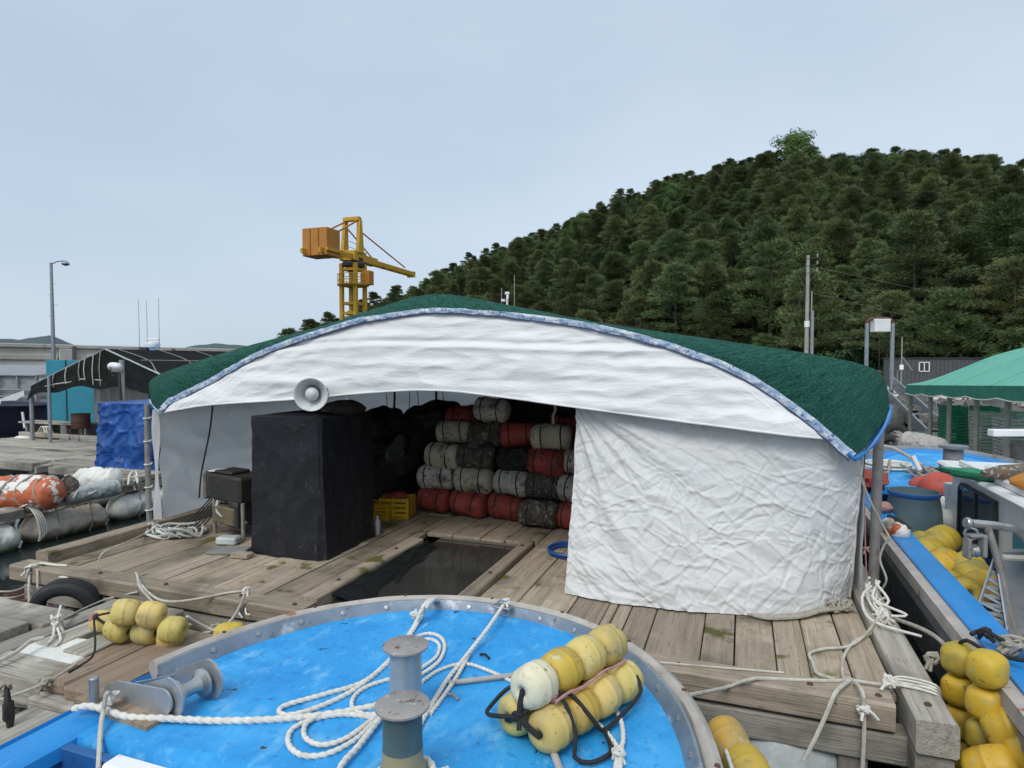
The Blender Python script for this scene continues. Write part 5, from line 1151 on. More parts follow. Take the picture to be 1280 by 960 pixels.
rope('slack_rope', 'thin white rope arching from the bollards to under the yellow floats', dk_([(528, 852), (545, 840), (565, 832), (585, 830), (610, 838), (640, 852), (665, 868)]), RR * .75, lay=True)
c = V(BP1.x, BP1.y, DZ + .02); mb = MB()
mb.tube([c + V(math.cos(t) * .118, math.sin(t) * .118, .065 + .018 * math.sin(t + 1)) for t in [k * .5236 for k in range(12)]], RR * 1.2, closed=True, lay=True)
tag(mb.build('rope_turn', 'rope_white'), 'rope turned once around the foot of the green bollard', 'rope')
mb = MB(); kc = c + V(.13, .02, .055); knot(mb, kc, .032, .011, 7, 4); knot(mb, kc + V(.01, .05, .0), .028, .010, 5, 6); mb.tube([c + V(.09, -.06, .07), kc, kc + V(0, .08, .01)], .012, 7)
tag(mb.build('rope_knot', 'rope_white'), 'bulky frayed knot beside the foot of the green bollard', 'knot')
for k, pth in enumerate([[(765, 880), (776, 900), (779, 925), (772, 945), (768, 975)], [(748, 905), (762, 920), (772, 935), (776, 950), (772, 980)]]):
    rope('slack_rope', ['white rope dropping from beneath the yellow floats on their right', 'white rope joining it from the left below the yellow floats'][k], dk_(pth), RR * .85, lay=True)
mb = MB(); knot(mb, at(773, 940, DZ + .06), .026, .009, 5, 9); tag(mb.build('rope_knot', 'rope_white'), 'white knot on the deck below the yellow floats', 'knot')
# rail cleat and the boat hook
cl = thing('rail_cleat', 'small steel cleat on the rail holding the taut line', 'cleat', at(628, 758, DZ + .11)); cc = at(628, 758, DZ + .11)
MB().box(cc, (.13, .07, .012), R(-5), .003).build('base_plate', 'galv', cl); MB().tube([cc + V(-.03, 0, 0), cc + V(-.025, .0, .035), cc + V(.025, 0, .035), cc + V(.03, 0, 0)], .008, 6).build('staple', 'stainless', cl); knot(MB(), cc + V(.02, .01, .03), .022, .008, 4, 3).build('hitch', 'rope_white', cl)
bh = [at(561, 854, DZ + .05), at(690, 838, DZ + .055), at(760, 829, DZ + .06)]
tag(MB().tube(bh, .0135, 8, smooth=False).build('wooden_pole', 'rub_rail'), 'thin wooden pole lying on the deck and under the yellow floats', 'pole')
tag(MB().tube([at(686, 925, DZ + .05), at(702, 968, DZ + .05)], .016, 8, smooth=False).build('wooden_stick', 'rub_rail'), 'stub of wooden stick poking out below the yellow floats', 'stick')
for k, (px, py) in enumerate([(600, 818), (560, 868)]): 
    p = at(px, py, DZ + .045); rope('cord_end', ['short black and white cord end sticking out of the splice', 'small wire hook end lying near the green bollard'][k], [p, p + V(.04, -.01, .01), p + V(.07, -.03, .0)], .007, ['rope_black', 'grey_pipe'][k], cat='cord')

# ------------------------------------------------------------------ yellow floats
def one_float(root, c, axis, r, ln, m, seed, hole=True):
    mb = MB(); a = V(*axis).normalized(); h_ = ln / 2
    prof = [(-h_ * .80, r * .18), (-h_ * .96, r * .24), (-h_, r * .45), (-h_ * .93, r * .72), (-h_ * .70, r * .93), (-h_ * .3, r * 1.0), (-h_ * .05, r * 1.005), (-h_ * .025, r * 1.022), (h_ * .025, r * 1.022), (h_ * .05, r * 1.005), (h_ * .3, r * 1.0), (h_ * .70, r * .93), (h_ * .93, r * .72), (h_, r * .45), (h_ * .96, r * .24), (h_ * .80, r * .18)]
    mb.lathe(prof, c, a, 22, wob=.05)
    f_ = mb.build('float', m, root, 60)
    mb = MB()
    for s_ in (-1, 1): mb.lathe([(0, r * .17), (.004, r * .17)], V(*c) + a * s_ * h_ * .79, a, 12)
    mb.build('hole', 'float_hole', f_); return f_
fb = thing('float_bundle', 'bundle of faded yellow floats tied together on the blue deck', 'floats', at(715, 880, DZ + .03))
d0 = (at(778, 850, .6) - at(690, 907, .6)); d0.z = 0; sp = d0.length / 3; du = d0.normalized(); sw = V(-du.y, du.x, 0)
fr = .094; b0_ = at(690, 907, .6); b0_.z = DZ + .03 + fr; up_off = sw * fr * .98 + V(0, 0, fr * 1.70)
mats = ['float_pale', 'float_yellow', 'float_pale', 'float_pale', 'float_pale', 'float_yellow', 'float_pale', 'float_pale', 'float_pale', 'float_pale', 'float_yellow', 'float_pale']
for k in range(4):
    one_float(fb, b0_ + du * sp * k, du, fr, sp * .99, mats[k], k); one_float(fb, b0_ + sw * fr * 1.96 + du * (sp * k + .0), du, fr, sp * .99, mats[8 + k], k); one_float(fb, b0_ + up_off + du * (sp * k - .01), du, fr * 1.02, sp * .99, mats[4 + k] if k else 'float_white', k)
ends = [b0_ - du * sp * .42, b0_ + sw * fr * 1.96 - du * sp * .42, b0_ + up_off - du * sp * .42]; kc = (ends[0] + ends[1] + ends[2]) / 3 - du * .035
for e in ends: MB().tube([e + du * .05, e - du * .015, kc], .014, 7, lay=False).build('lashing', 'rope_black', fb)
knot(MB(), kc, .026, .011, 5, 3).build('end_knot', 'rope_black', fb)
MB().tube([b0_ + up_off * .55 - sw * fr * .75 + du * (sp * k / 2) + V(0, 0, .03 + .008 * math.sin(k * 2)) for k in range(0, 7)], .007, 6).build('pink_line', 'rope_pink', fb)
hitch = b0_ + V(0, 0, fr + .02) + du * .02 + sw * .02
MB().tube([kc, kc.lerp(hitch, .5) + V(0, 0, .02), hitch, hitch + du * .09 - sw * .03 + V(0, 0, -.005), b0_ + du * .15 - sw * (fr + .014) + V(0, 0, .015), b0_ + du * .23 - sw * (fr + .012) + V(0, 0, -.07), b0_ + du * .34 - sw * (fr + .01) + V(0, 0, -.07), b0_ + du * .46 - sw * (fr + .012) + V(0, 0, -.05), b0_ + du * .54 - sw * (fr + .02) + V(0, 0, .0), b0_ + du * .56 - sw * (fr - .02) + V(0, 0, .05)], .010, 7).build('lashing', 'rope_black', fb)
MB().tube([hitch, hitch + du * .03 - sw * .04, b0_ - sw * (fr + .014) + du * .03, b0_ - sw * (fr + .03) + du * .0 + V(0, 0, -.08), b0_ - sw * (fr + .10) + du * .02 + V(0, 0, -.084), b0_ - sw * (fr + .12) + du * .14 + V(0, 0, -.084), b0_ - sw * (fr + .04) + du * .22 + V(0, 0, -.078), b0_ + du * .25 - sw * (fr + .012) + V(0, 0, -.07)], .010, 7).build('lashing', 'rope_black', fb)
knot(MB(), hitch, .022, .009, 4, 13).build('hitch', 'rope_pink', fb)
e0 = b0_ + sw * fr * 2.9; MB().tube([kc, e0 - du * .12 + V(0, 0, 0), e0 + sw * .1 + V(0, 0, -.04), e0 + du * .1 + sw * .07 + V(0, 0, .02), e0 + du * .12], .010, 7).build('lashing', 'rope_black', fb)

# yellow floats hanging outboard of the bow
fo = thing('float_bundle', 'pair of yellow floats hung outside the boat rail on its right', 'floats', at(925, 930, -.1))
p = at(905, 930, DZ - .16); p2_ = at(928, 945, DZ - .22)
one_float(fo, p + V(.02, .02, 0), (.4, -.8, -.2), .10, .21, 'float_yellow', 1); one_float(fo, p + V(.11, -.12, -.04), (.4, -.8, -.2), .10, .21, 'float_yellow', 2)
MB().tube([off(outl, ri[-14], .03) + V(0, 0, DZ + .08), off(outl, ri[-14], -.05) + V(0, 0, DZ + .02), p], .010, 7, lay=True).build('hanger', 'rope_white', fo); knot(MB(), off(outl, ri[-14], -.05) + V(0, 0, DZ + .02), .03, .010, 4, 11).build('knot', 'rope_white', fo)
fo2 = thing('float_bundle', 'yellow float peeping over the boat rail beside the brown planks', 'floats', at(285, 797, 0)); p = at(287, 795, .12)
one_float(fo2, p, (1, .5, 0), .10, .22, 'float_yellow', 3); MB().tube([p + V(-.1, 0, .02), p + V(-.16, -.05, .06), p + V(-.2, -.2, .2)], .009, 6).build('hanger', 'rope_white', fo2)

# ================================================================== SMALL RAFT AT THE LOWER LEFT
sr = thing('work_raft', 'small grey plank raft moored at the lower left', 'raft', (-4.8, 3.3, WZ)); q = random.Random(41)
def pk(x0, x1, y0, y1, zt, th, m, name='plank'):
    mb = MB(); mb.b2(x0, x1, y0, y1, zt - th, zt, .010)
    for v in mb.v: v.x += q.uniform(-.006, .006); v.z += q.uniform(-.006, .006)
    return mb.build(name, m, sr)
pk(-6.9, -5.62, 3.30, 3.62, .0, .10, 'grey_x', 'beam'); pk(-7.2, -5.5, 3.64, 3.95, -.02, .10, 'grey_x', 'beam')
pk(-5.55, -5.34, 2.2, 4.35, -.05, .09, 'grey_y'); pk(-5.3, -5.08, 3.45, 4.4, -.06, .09, 'grey_y')
pk(-5.42, -4.62, 3.02, 3.30, -.06, .20, 'grey_x', 'beam'); pk(-6.2, -5.44, 3.03, 3.28, -.07, .20, 'grey_x', 'beam')
pk(-4.95, -4.70, 3.42, 4.35, -.05, .1, 'grey_y'); pk(-4.62, -4.36, 3.02, 4.12, -.03, .08, 'brown_y'); pk(-4.345, -4.0, 3.0, 4.02, -.035, .08, 'brown_y'); pk(-3.98, -3.72, 3.1, 3.95, -.045, .08, 'brown_y')
pk(-4.60, -3.72, 2.93, 3.10, -.125, .19, 'grey_x', 'beam'); pk(-5.3, -4.62, 2.75, 2.98, -.30, .14, 'grey_x', 'beam')
pk(-4.5, -4.15, 2.2, 2.90, -.14, .07, 'grey_y'); pk(-4.12, -3.85, 2.1, 2.9, -.15, .07, 'grey_y'); pk(-4.95, -4.56, 2.0, 2.78, -.2, .07, 'grey_y'); pk(-3.82, -3.45, 2.3, 2.9, -.2, .07, 'brown_y'); pk(-5.4, -5.0, 2.0, 2.72, -.22, .07, 'grey_y')
pk(-5.0, -3.6, 2.98, 3.12, -.42, .12, 'grey_x', 'beam')
mb = MB(); mb.box((-5.02, 3.36, -.20), (.7, .66, .26), R(8), .05)
for v in mb.v: v += V(1, 1, 1) * NZ.noise(v * 6) * .02
mb.build('foam_block', 'foam', sr, 50)
sack(-4.2, 2.4, 4.0, -.50, .26, 'foam_wrap', 51, sr, 'foam_float'); sack(-5.3, 2.0, 4.2, -.52, .28, 'foam', 52, sr, 'foam_float'); sack(-6.4, 2.6, 4.2, -.50, .26, 'foam', 53, sr, 'foam_float')
# tyre fender
ty = thing('tyre_fender', 'worn black tyre hung between the two rafts as a fender', 'tyre', at(84, 760, -.2)); tcn = aty(82, 764, 4.32); ta = V(-.55, .80, .12).normalized()
prof = []
for k in range(25):
    t = -2.5 + 5.0 * k / 24; w_ = .105 * math.sin(t) * 1.0; r_ = .235 + .085 * math.cos(t) * 1.0; prof.append((w_, r_))
mb = MB(); prof = [(-.085, .20), (-.10, .22), (-.105, .26), (-.095, .295), (-.075, .312), (-.05, .317), (-.048, .307), (-.036, .307), (-.034, .319), (-.006, .320), (-.004, .309), (.004, .309), (.006, .320), (.034, .319), (.036, .307), (.048, .307), (.05, .317), (.075, .312), (.095, .295), (.105, .26), (.10, .22), (.085, .20)]
mb.lathe(prof, tcn, ta, 44, cap=False); tyo = mb.build('tread', 'rubber', ty, 30)
MB().lathe([(-.084, .199), (-.07, .21), (-.06, .27), (0, .295), (.06, .27), (.07, .21), (.084, .199)], tcn, ta, 44, cap=False).build('inner_wall', 'rubber', ty, 50)
MB().tube([tcn + V(.0, -.02, .3), tcn + V(-.2, .15, .26), aty(45, 720, 4.6)], .012, 6).build('hanger', 'rope_white', ty)
# pale yellow floats on that raft
fy = thing('float_bundle', 'bunch of pale yellow floats beside the tyre fender', 'floats', at(160, 800, -.1)); fz = at(160, 790, 0)
ays = V(.92, .38, -.12).normalized(); pz = at(149, 786, .08)
FP = [at(149, 786, .08), at(130, 776, .06), at(157, 765, .24), at(149, 786, .08) + ays * .21, at(157, 765, .24) + ays * .20, at(149, 786, .08) + ays * .40 - V(0, 0, .02), at(130, 776, .06) + ays * .21 + V(0, .03, 0), at(157, 765, .24) + ays * .36 + V(0, 0, -.10)]
for k, c in enumerate(FP):
    one_float(fy, c, (ays + V(0, .25 * ((k % 3) - 1), .1 * ((k % 2) - .5))), .099 if k != 1 else .085, .19, 'float_pale', k)
kc2 = pz - ays * .16 + V(-.05, 0, .08)
for c in FP[:3]: MB().tube([c - ays * .06, kc2], .010, 6, smooth=False).build('lashing', 'rope_black', fy)
knot(MB(), kc2, .022, .009, 4, 8).build('knot', 'rope_pink', fy)
rope('tether', 'thin dark line from the pale yellow floats down to the small raft', [kc2, at(118, 815, .05), at(100, 832, -.02), at(86, 840, -.02)], .008, 'rope_black')
# ropes between the rafts
rope('mooring_rope', 'grey white rope drooping along the front of the main raft near its left part', [aty(172, 722, 4.49), aty(176, 735, 4.45), aty(195, 757, 4.42), aty(212, 780, 4.3), aty(245, 792, 4.3), aty(280, 783, 4.38), aty(298, 762, 4.45), aty(306, 742, 4.48)], .013)
rope('mooring_rope', 'pale rope lying on top of the front beam left of the pool', [at(170, 716, .05), at(178, 732, .05), at(196, 748, .045), at(218, 752, .046), at(250, 748, .046), at(285, 741, .05), at(312, 738, .05)], .011)
mb = MB(); knot(mb, at(308, 738, .06), .035, .010, 4, 21); mb.tube([at(305, 740, .05), aty(298, 762, 4.47), aty(303, 772, 4.45)], .008, 6); mb.tube([at(310, 740, .05), aty(307, 765, 4.46), aty(313, 768, 4.44)], .008, 6)
tag(mb.build('rope_knot', 'rope_white'), 'white knot with loose ends on the front beam left of the pool', 'knot')
mb = MB(); knot(mb, aty(271, 785, 4.36), .045, .009, 5, 22); tag(mb.build('rope_knot', 'rope_grey'), 'grey knot hanging on the drooping rope below the raft edge', 'knot')
rope('mooring_rope', 'thin rope stretched from the tyre to the front of the main raft', [at(75, 775, .02), aty(130, 750, 4.45), aty(172, 740, 4.48)], .009)
mb = MB(); knot(mb, at(70, 775, .03), .055, .011, 6, 23); mb.tube([at(72, 772, .06), at(75, 762, .1), at(76, 757, .12)], .010, 6); mb.tube([at(68, 780, 0), at(66, 796, -.03), at(58, 806, -.05)], .010, 6); mb.tube([at(72, 785, 0), at(76, 800, -.05), at(70, 806, -.05)], .010, 6)
tag(mb.build('rope_knot', 'rope_white'), 'loose white knot on the small raft in front of the tyre', 'knot')
rope('mooring_rope', 'grey white rope lying along the small raft to the left picture edge', [at(-20, 835, -.02), at(20, 815, .0), at(40, 800, .02), at(55, 797, .02)], .016, lay=False)
rope('mooring_rope', 'taut thin rope crossing the small raft beam at the lower left', [at(-15, 880, -.02), at(20, 868, -.02), at(52, 856, -.02), at(72, 845, -.03), at(95, 830, -.02)], .010)
mb = MB(); knot(mb, at(56, 853, -.03), .04, .010, 5, 24); tag(mb.build('rope_knot', 'rope_grey'), 'grey knot on the small raft beam at the lower left', 'knot')
mb = MB(); knot(mb, at(8, 860, -.03), .04, .010, 4, 25); tag(mb.build('rope_knot', 'rope_grey'), 'grey knot at the left picture edge on the small raft', 'knot')
mb = MB(); mb.ball(at(10, 888, -.03), (.03, .03, .12), 10, 8, wob=.8, seed=3); tag(mb.build('weed_clump', 'strap_dark'), 'dark weed clump hanging from the thin rope at the lower left', 'weed')
for k, (y0, y1) in enumerate([(738, 742), (746, 752)]): rope('mooring_rope', ['upper of two thin lines leaving the raft corner past the tyre to the left', 'lower of two thin lines leaving the raft corner past the tyre to the left'][k], [aty(-20, y0, 4.2), aty(15, y0 + 1, 4.3), aty(38, y1 - 12, 4.52)], .009)
mb = MB(); knot(mb, aty(38, 712, 4.5), .05, .012, 5, 26); mb.tube([at(40, 708, .05), at(50, 704, .06), at(66, 706, .05), at(84, 707, .05)], .013, 6); mb.tube([aty(37, 715, 4.49), aty(36, 740, 4.46), aty(37, 755, 4.44)], .013, 6); mb.tube([aty(47, 712, 4.48), aty(47, 735, 4.47)], .010, 6)
tag(mb.build('rope_lashing', 'rope_white'), 'white rope lashed round the left front corner of the main raft', 'rope')
rope('mooring_rope', 'thin white line from the corner post down along the left edge beam', [aty(185, 665, 6.1), at(165, 675, .14), at(130, 690, .14), at(124, 702, .05)], .009)
rope('mooring_rope', 'white line falling over the bulwark beside the bow roller', [at(137, 866, DZ + .12), at(133, 868, DZ + .16), at(130, 885, DZ + .09), at(126, 910, DZ + .04), at(123, 962, DZ - .02)], .0105)
mb = MB(); knot(mb, at(140, 872, DZ + .09), .03, .009, 5, 31); tag(mb.build('rope_knot', 'rope_white'), 'small white knot behind the stub post by the bow roller', 'knot')

# ropes at the right corner of the main raft
rope('mooring_rope', 'long pale rope lying across the right front beam of the main raft', [at(838, 872, DZ - .02), at(862, 869, DZ - .12), aty(905, 860, 4.44), aty(935, 850, 4.47), at(955, 848, .05), at(1000, 850, .05), at(1045, 851, .05), at(1062, 850, .05), at(1095, 855, .05), at(1120, 856, .09), at(1150, 858, .09), at(1168, 862, .085)], .012)
rope('mooring_rope', 'thin rope lying along the top of the right front beam', [at(825, 828, .05), at(870, 832, .05), at(920, 836, .05), at(980, 841, .05)], .008)
rope('mooring_rope', 'white rope looping over the deck planks near the right corner', [at(1098, 772, .15), at(1080, 795, .03), at(1060, 808, .02), at(1030, 811, .02), at(1012, 817, .02), at(1016, 828, .02), at(1022, 842, .03), at(1045, 849, .05)], .011)
rope('mooring_rope', 'white rope running from the post tangle to the front beam', [at(1100, 775, .14), at(1090, 790, .04), at(1068, 802, .02), at(1055, 820, .02), at(1053, 840, .03), at(1056, 850, .06)], .011)
rope('hanging_rope', 'rope falling from the right front beam to the water over the grey float', [at(1064, 850, .055), aty(1045, 865, 4.47), aty(1032, 895, 4.42), aty(1018, 925, 4.38), aty(1005, 950, 4.35)], .014)
rope('hanging_rope', 'knotted rope hanging straight down near the right end of the front beam', [at(1066, 850, .055), aty(1078, 865, 4.47), aty(1080, 890, 4.46), aty(1080, 925, 4.45), aty(1078, 965, 4.44)], .013)
mb = MB(); knot(mb, aty(1080, 888, 4.45), .035, .010, 5, 33); mb.tube([aty(1082, 885, 4.44), aty(1092, 893, 4.43), aty(1098, 900, 4.43)], .010, 6); tag(mb.build('rope_knot', 'rope_white'), 'frayed knot on the rope hanging from the right front beam', 'knot')
mb = MB(); q = random.Random(8)
for k in range(6):
    a = at(1092 + q.uniform(-6, 8), 748 + q.uniform(-8, 8), .12); mb.tube([a + V(0, 0, .16), a + V(q.uniform(-.1, .1), q.uniform(-.2, .05), .06), a + V(q.uniform(-.08, .16), q.uniform(-.45, -.15), .0), a + V(q.uniform(-.02, .25), q.uniform(-.6, -.3), -.02)], .011, 6)
for k in range(5): knot(mb, at(1092 + q.uniform(-6, 12), 745 + k * 7, .12), .05, .010, 4, 60 + k)
tag(mb.build('rope_tangle', 'rope_white'), 'thick tangle of white ropes on the beam at the foot of the grey post', 'rope')
mb = MB()
for k in range(4): mb.tube([at(1108 + k, 850, .08), at(1125, 846 + k * 3.4, .092), at(1150, 850 + k * 3.8, .092), at(1170, 857 + k * 3.6, .088), at(1176, 866 + k * 3, .02)], .008, 6)
knot(mb, at(1112, 852, .10), .04, .010, 5, 71); tag(mb.build('rope_lashing', 'rope_white'), 'white rope lashed over the front end of the right side beam', 'rope')
mb = MB(); c0 = at(945, 768, .02)
for k in range(3): mb.tube([at(930 + k * 4, 766 + k, .02), at(960, 770 + k * 1.5, .03), at(1000, 767 + k * 2, .03), at(1030, 759 + k * 2, .05), at(1062, 757 + k * 2, .04)], .016, 7)
knot(mb, at(1040, 757, .06), .06, .014, 5, 73); knot(mb, at(1060, 758, .06), .05, .013, 5, 74); tag(mb.build('rope_bundle', 'rope_grey'), 'dirty rope bundle lying along the foot of the curtain', 'rope')
rope('guy_line', 'white guy line from the tent corner down past the grey post', [aty(1070, 575, 6.1), aty(1085, 620, 6.3), aty(1108, 665, 6.5), aty(1112, 672, 6.5), aty(1105, 682, 6.55), aty(1100, 700, 6.6), aty(1108, 725, 6.6), aty(1098, 742, 6.7)], .010)
rope('guy_line', 'thin pink cord hanging between the curtain edge and the grey post', [aty(1079, 560, 6.5), aty(1081, 640, 6.5), aty(1082, 690, 6.5), aty(1084, 745, 6.5)], .006, 'rope_pink')
mb = MB(); knot(mb, aty(1082, 686, 6.5), .03, .008, 4, 77); tag(mb.build('cord_knot', 'rope_pink'), 'small pink knot on the cord beside the grey post', 'knot')

# ================================================================== LEFT: FOAM RAFT, NEIGHBOURING SHELTER
fr_ = thing('foam_raft', 'grey beam raft floating on white and tan foam drums at the left', 'raft', (-10.6, 7.5, WZ)); q = random.Random(77)
def fk(x0, x1, y0, y1, z0, z1, m, name='beam'):
    mb = MB(); mb.b2(x0, x1, y0, y1, z0, z1, .012)
    for v in mb.v: v.z += q.uniform(-.01, .01); v.x += q.uniform(-.008, .008)
    return mb.build(name, m, fr_)
fk(-10.05, -9.90, 4.0, 6.35, -.12, .02, 'grey_y'); fk(-10.22, -10.08, 6.2, 9.0, -.12, .02, 'grey_y'); fk(-10.62, -10.45, 4.5, 9.2, -.12, .02, 'grey_y'); fk(-10.2, -10.06, 8.2, 9.8, .03, .13, 'grey_y')
fk(-11.6, -11.4, 4.8, 9.2, -.12, .02, 'grey_y')
for y in (5.2, 6.7, 8.2, 9.0): fk(-11.7, -9.95, y, y + .16, -.01, .09, 'grey_x')
def drum(x, y0, y1, z, r, m, seed):
    o = sack(x, y0, y1, z, r, m, seed, fr_, 'foam_drum')
    for k in range(2):
        y = y0 + (y1 - y0) * (.3 + .4 * k); MB().tube([(x + math.cos(t) * (r + .01), y + .03 * math.sin(t), z + math.sin(t) * (r + .01) + (.12 if math.sin(t) > .5 else 0)) for t in [j * math.pi / 6 for j in range(12)]], .012, 5, closed=True, step=.06).build('lashing', 'rope_grey', fr_)
drum(-10.05, 4.9, 6.35, -.40, .25, 'foam', 1); drum(-10.10, 6.42, 7.75, -.40, .24, 'foam_wrap', 2); drum(-10.14, 7.85, 9.3, -.40, .24, 'foam', 3); drum(-11.5, 5.2, 7.2, -.42, .27, 'foam', 4); drum(-11.5, 7.3, 9.2, -.42, .27, 'foam_wrap', 5)
mb = MB(); knot(mb, (-9.98, 6.45, .04), .09, .014, 5, 41)
for k in range(4): mb.tube([(-10.3, 6.4 + k * .03, .05), (-10.0, 6.42 + k * .02, .06), (-9.82, 6.45 + k * .03, -.1), (-9.80, 6.5 + k * .03, -.36), (-9.84, 6.5, -.5)], .013, 6)
tag(mb.build('rope_lashing', 'rope_white'), 'white rope loops hanging over the foam raft beam between its drums', 'rope')
# big sack-wrapped floats on top
def bigsack(a, b, r, m, name, label, seed):
    a, b = V(*a), V(*b); d = b - a; L_ = d.length; x = d.normalized(); y = x.orthogonal().normalized(); z = x.cross(y); mb = MB()
    def fn(u, v):
        t = 2 * math.pi * u; e = min(v, 1 - v) * L_ / r; k = min(1, e * 1.6) ** .5; k *= 1 + .15 * NZ.noise(V(math.cos(t) * 1.7 + seed, math.sin(t) * 1.7, v * 4)) + .09 * (1 - 2 * abs(NZ.noise(V(math.cos(t) * 2 + seed, math.sin(t) * 2, v * 11)))) + .04 * NZ.noise(V(math.cos(t) * 6, math.sin(t) * 6, v * 26 + seed))
        return a + d * v + (y * math.cos(t) + z * math.sin(t)) * r * k
    mb.grid(40, 60, fn, wrap=True); return mb
sk = thing('wrapped_float', 'large foam float wrapped in torn orange and white sheeting', 'float', at(45, 632, .0)); s0, s1 = at(-28, 616, .20), at(78, 616, .20)
bigsack(s0, s1, .235, 'bag_orange', '', '', 3).build('wrapping', 'bag_orange', sk, 60)
for k in range(4):
    c = s0.lerp(s1, .22 + .2 * k); d = (s1 - s0).normalized(); y = V(0, 0, 1); x_ = d.cross(y)
    MB().tube([c + (y * math.cos(t) + x_ * math.sin(t)) * .245 + d * .05 * math.sin(t * 2 + k) for t in [j * math.pi / 6 for j in range(12)]], .018, 6, closed=True, step=.06).build('band', 'rope_grey', sk)
o = bigsack(at(76, 612, .18), at(96, 612, .18), .23, '', '', '', 8).build('net_wad', 'net_tan'); tag(o, 'wad of tangled netting and shells at the end of the orange float', 'net')
o = bigsack(at(92, 600, .16), at(152, 600, .16), .19, '', '', '', 5).build('foam_float', 'foam'); tag(o, 'white bare foam float lying beyond the netting wad', 'float')
o = bigsack(at(78, 622, .08), at(150, 608, .08), .13, '', '', '', 6).build('grey_float', 'foam_grey'); tag(o, 'grey sheeted roll lying between the netting wad and the beam', 'float')
rope('mooring_rope', 'pale rope zigzagging over the foam raft below the blue covered stack', [at(92, 622, .12), at(100, 612, .16), at(118, 608, .16), at(112, 618, .08), at(130, 608, .14), at(150, 602, .12)], .014)
mb = MB(); knot(mb, at(165, 600, .12), .09, .014, 5, 44); mb.tube([at(160, 606, .1), at(163, 592, .22), at(170, 590, .22), at(172, 604, .1)], .016, 6); tag(mb.build('rope_knot', 'rope_white'), 'white knot on the raft beam below the blue covered stack', 'knot')
# the neighbouring timber deck
nd = thing('timber_deck', 'grey timber deck of the neighbouring raft under the black net shelter', 'raft', (-15, 11, WZ))
def ndk(x0, x1, y0, y1, z0, z1, m, name='plank'):
    mb = MB(); mb.b2(x0, x1, y0, y1, z0, z1, .012)
    for v in mb.v: v.z += q.uniform(-.012, .012)
    return mb.build(name, m, nd)
for k in range(9): ndk(-19.5, -14.1 + q.uniform(-.05, .05), 9.35 + k * .33, 9.66 + k * .33, -.05, .01, 'grey_x')
for k in range(8): ndk(-14.05, -9.6, 9.75 + k * .34, 10.07 + k * .34, -.07, .0, 'grey_x')
ndk(-19.5, -14.0, 9.15, 9.33, -.14, .03, 'grey_x', 'beam'); ndk(-14.15, -9.4, 9.55, 9.73, -.16, -.02, 'grey_x', 'beam'); ndk(-14.15, -13.95, 9.2, 12.3, -.2, -.04, 'grey_y', 'beam'); ndk(-19.5, -14.0, 12.4, 12.55, .02, .14, 'grey_x', 'beam'); ndk(-13.3, -9.6, 9.0, 9.2, -.12, .02, 'grey_x', 'beam')
for x in (-18.5, -16.5, -14.6, -12.6, -10.6): sack(x, 9.4, 12.0, -.5, .3, 'foam_grey', int(x * 3), nd, 'float')
# blue covered stack
bl = thing('covered_stack', 'boxy stack under a bright blue tarpaulin beside the tent', 'tarpaulin', (-11.45, 9.75, .02)); drape(-11.45, 9.75, .66, .55, 1.36, 5, .085, .07).build('tarpaulin', 'tarp_blue', bl, 60)
MB().b2(-12.02, -10.88, 9.28, 10.2, .02, 1.27, .02).build('stack', 'dark_metal', bl)
MB().tube([(-12.12 + .0, 9.22, .3), (-11.45, 9.12, .34), (-10.76, 9.22, .3), (-10.74, 9.75, .3), (-10.76, 10.3, .3), (-11.45, 10.34, .3), (-12.14, 10.3, .3), (-12.16, 9.75, .3)], .009, 5, closed=True).build('tie_rope', 'tarp_blue', bl)
# black net shelter
bs_ = thing('net_shelter', 'low gabled shelter roofed with black netting and white ropes', 'shelter', (-15.4, 14, 0))
EL, AP, ER = V(-18.25, 12, 1.50), V(-15.46, 12, 2.47), V(-12.5, 12, 1.45); BK = 9.0
def roofn(a, b): return lambda u, v: a.lerp(b, u) + V(0, BK * v, -.07 * math.sin(u * math.pi) - .06 * abs(math.sin(v * math.pi * 5)) * math.sin(u * math.pi) + .015 * NZ.noise(V(u * 9, v * 20, 1)))
MB().grid(16, 60, roofn(EL, AP)).build('roof_net', 'net_black', bs_, 70); MB().grid(16, 60, roofn(AP, ER)).build('roof_net', 'net_black', bs_, 70)
def gab(u, v):
    x = EL.x + (ER.x - EL.x) * u; top = EL.z + (AP.z - EL.z) * (x - EL.x) / (AP.x - EL.x) if x < AP.x else AP.z + (ER.z - AP.z) * (x - AP.x) / (ER.x - AP.x)
    bot = 1.22 + .28 * math.sin(u * math.pi) + .05 * math.sin(u * 23) - (.12 if u < .1 else 0) * (1 - u * 10)
    return V(x, 11.97 - .12 * v + .03 * NZ.noise(V(x * 3, v * 3, 2)), top + (min(bot, top - .03) - top) * v)
MB().grid(70, 12, gab).build('gable_net', 'net_black', bs_, 70)
MB().tube([EL + V(0, -.05, -.12), EL.lerp(AP, .33) + V(0, -.1, -.28), EL.lerp(AP, .55) + V(0, -.1, -.42), EL.lerp(AP, .72) + V(0, -.1, -.50), AP + V(-.25, -.1, -.78), AP.lerp(ER, .1) + V(0, -.1, -.70), AP.lerp(ER, .22) + V(0, -.1, -.48)], .016, 6).build('rope', 'rope_raft', bs_)
for k, (t, l_) in enumerate(((.33, .35), (.5, .42), (.68, .5), (.86, .85), (.95, .9), (.75, .55))):
    p = EL.lerp(AP, t); MB().tube([p + V(0, -.04, .02), p + V(.05, -.12, -l_ * .5), p + V(.09, -.12, -l_)], .012, 5).build('rope', 'rope_raft' if k % 2 else 'rope_grey', bs_)
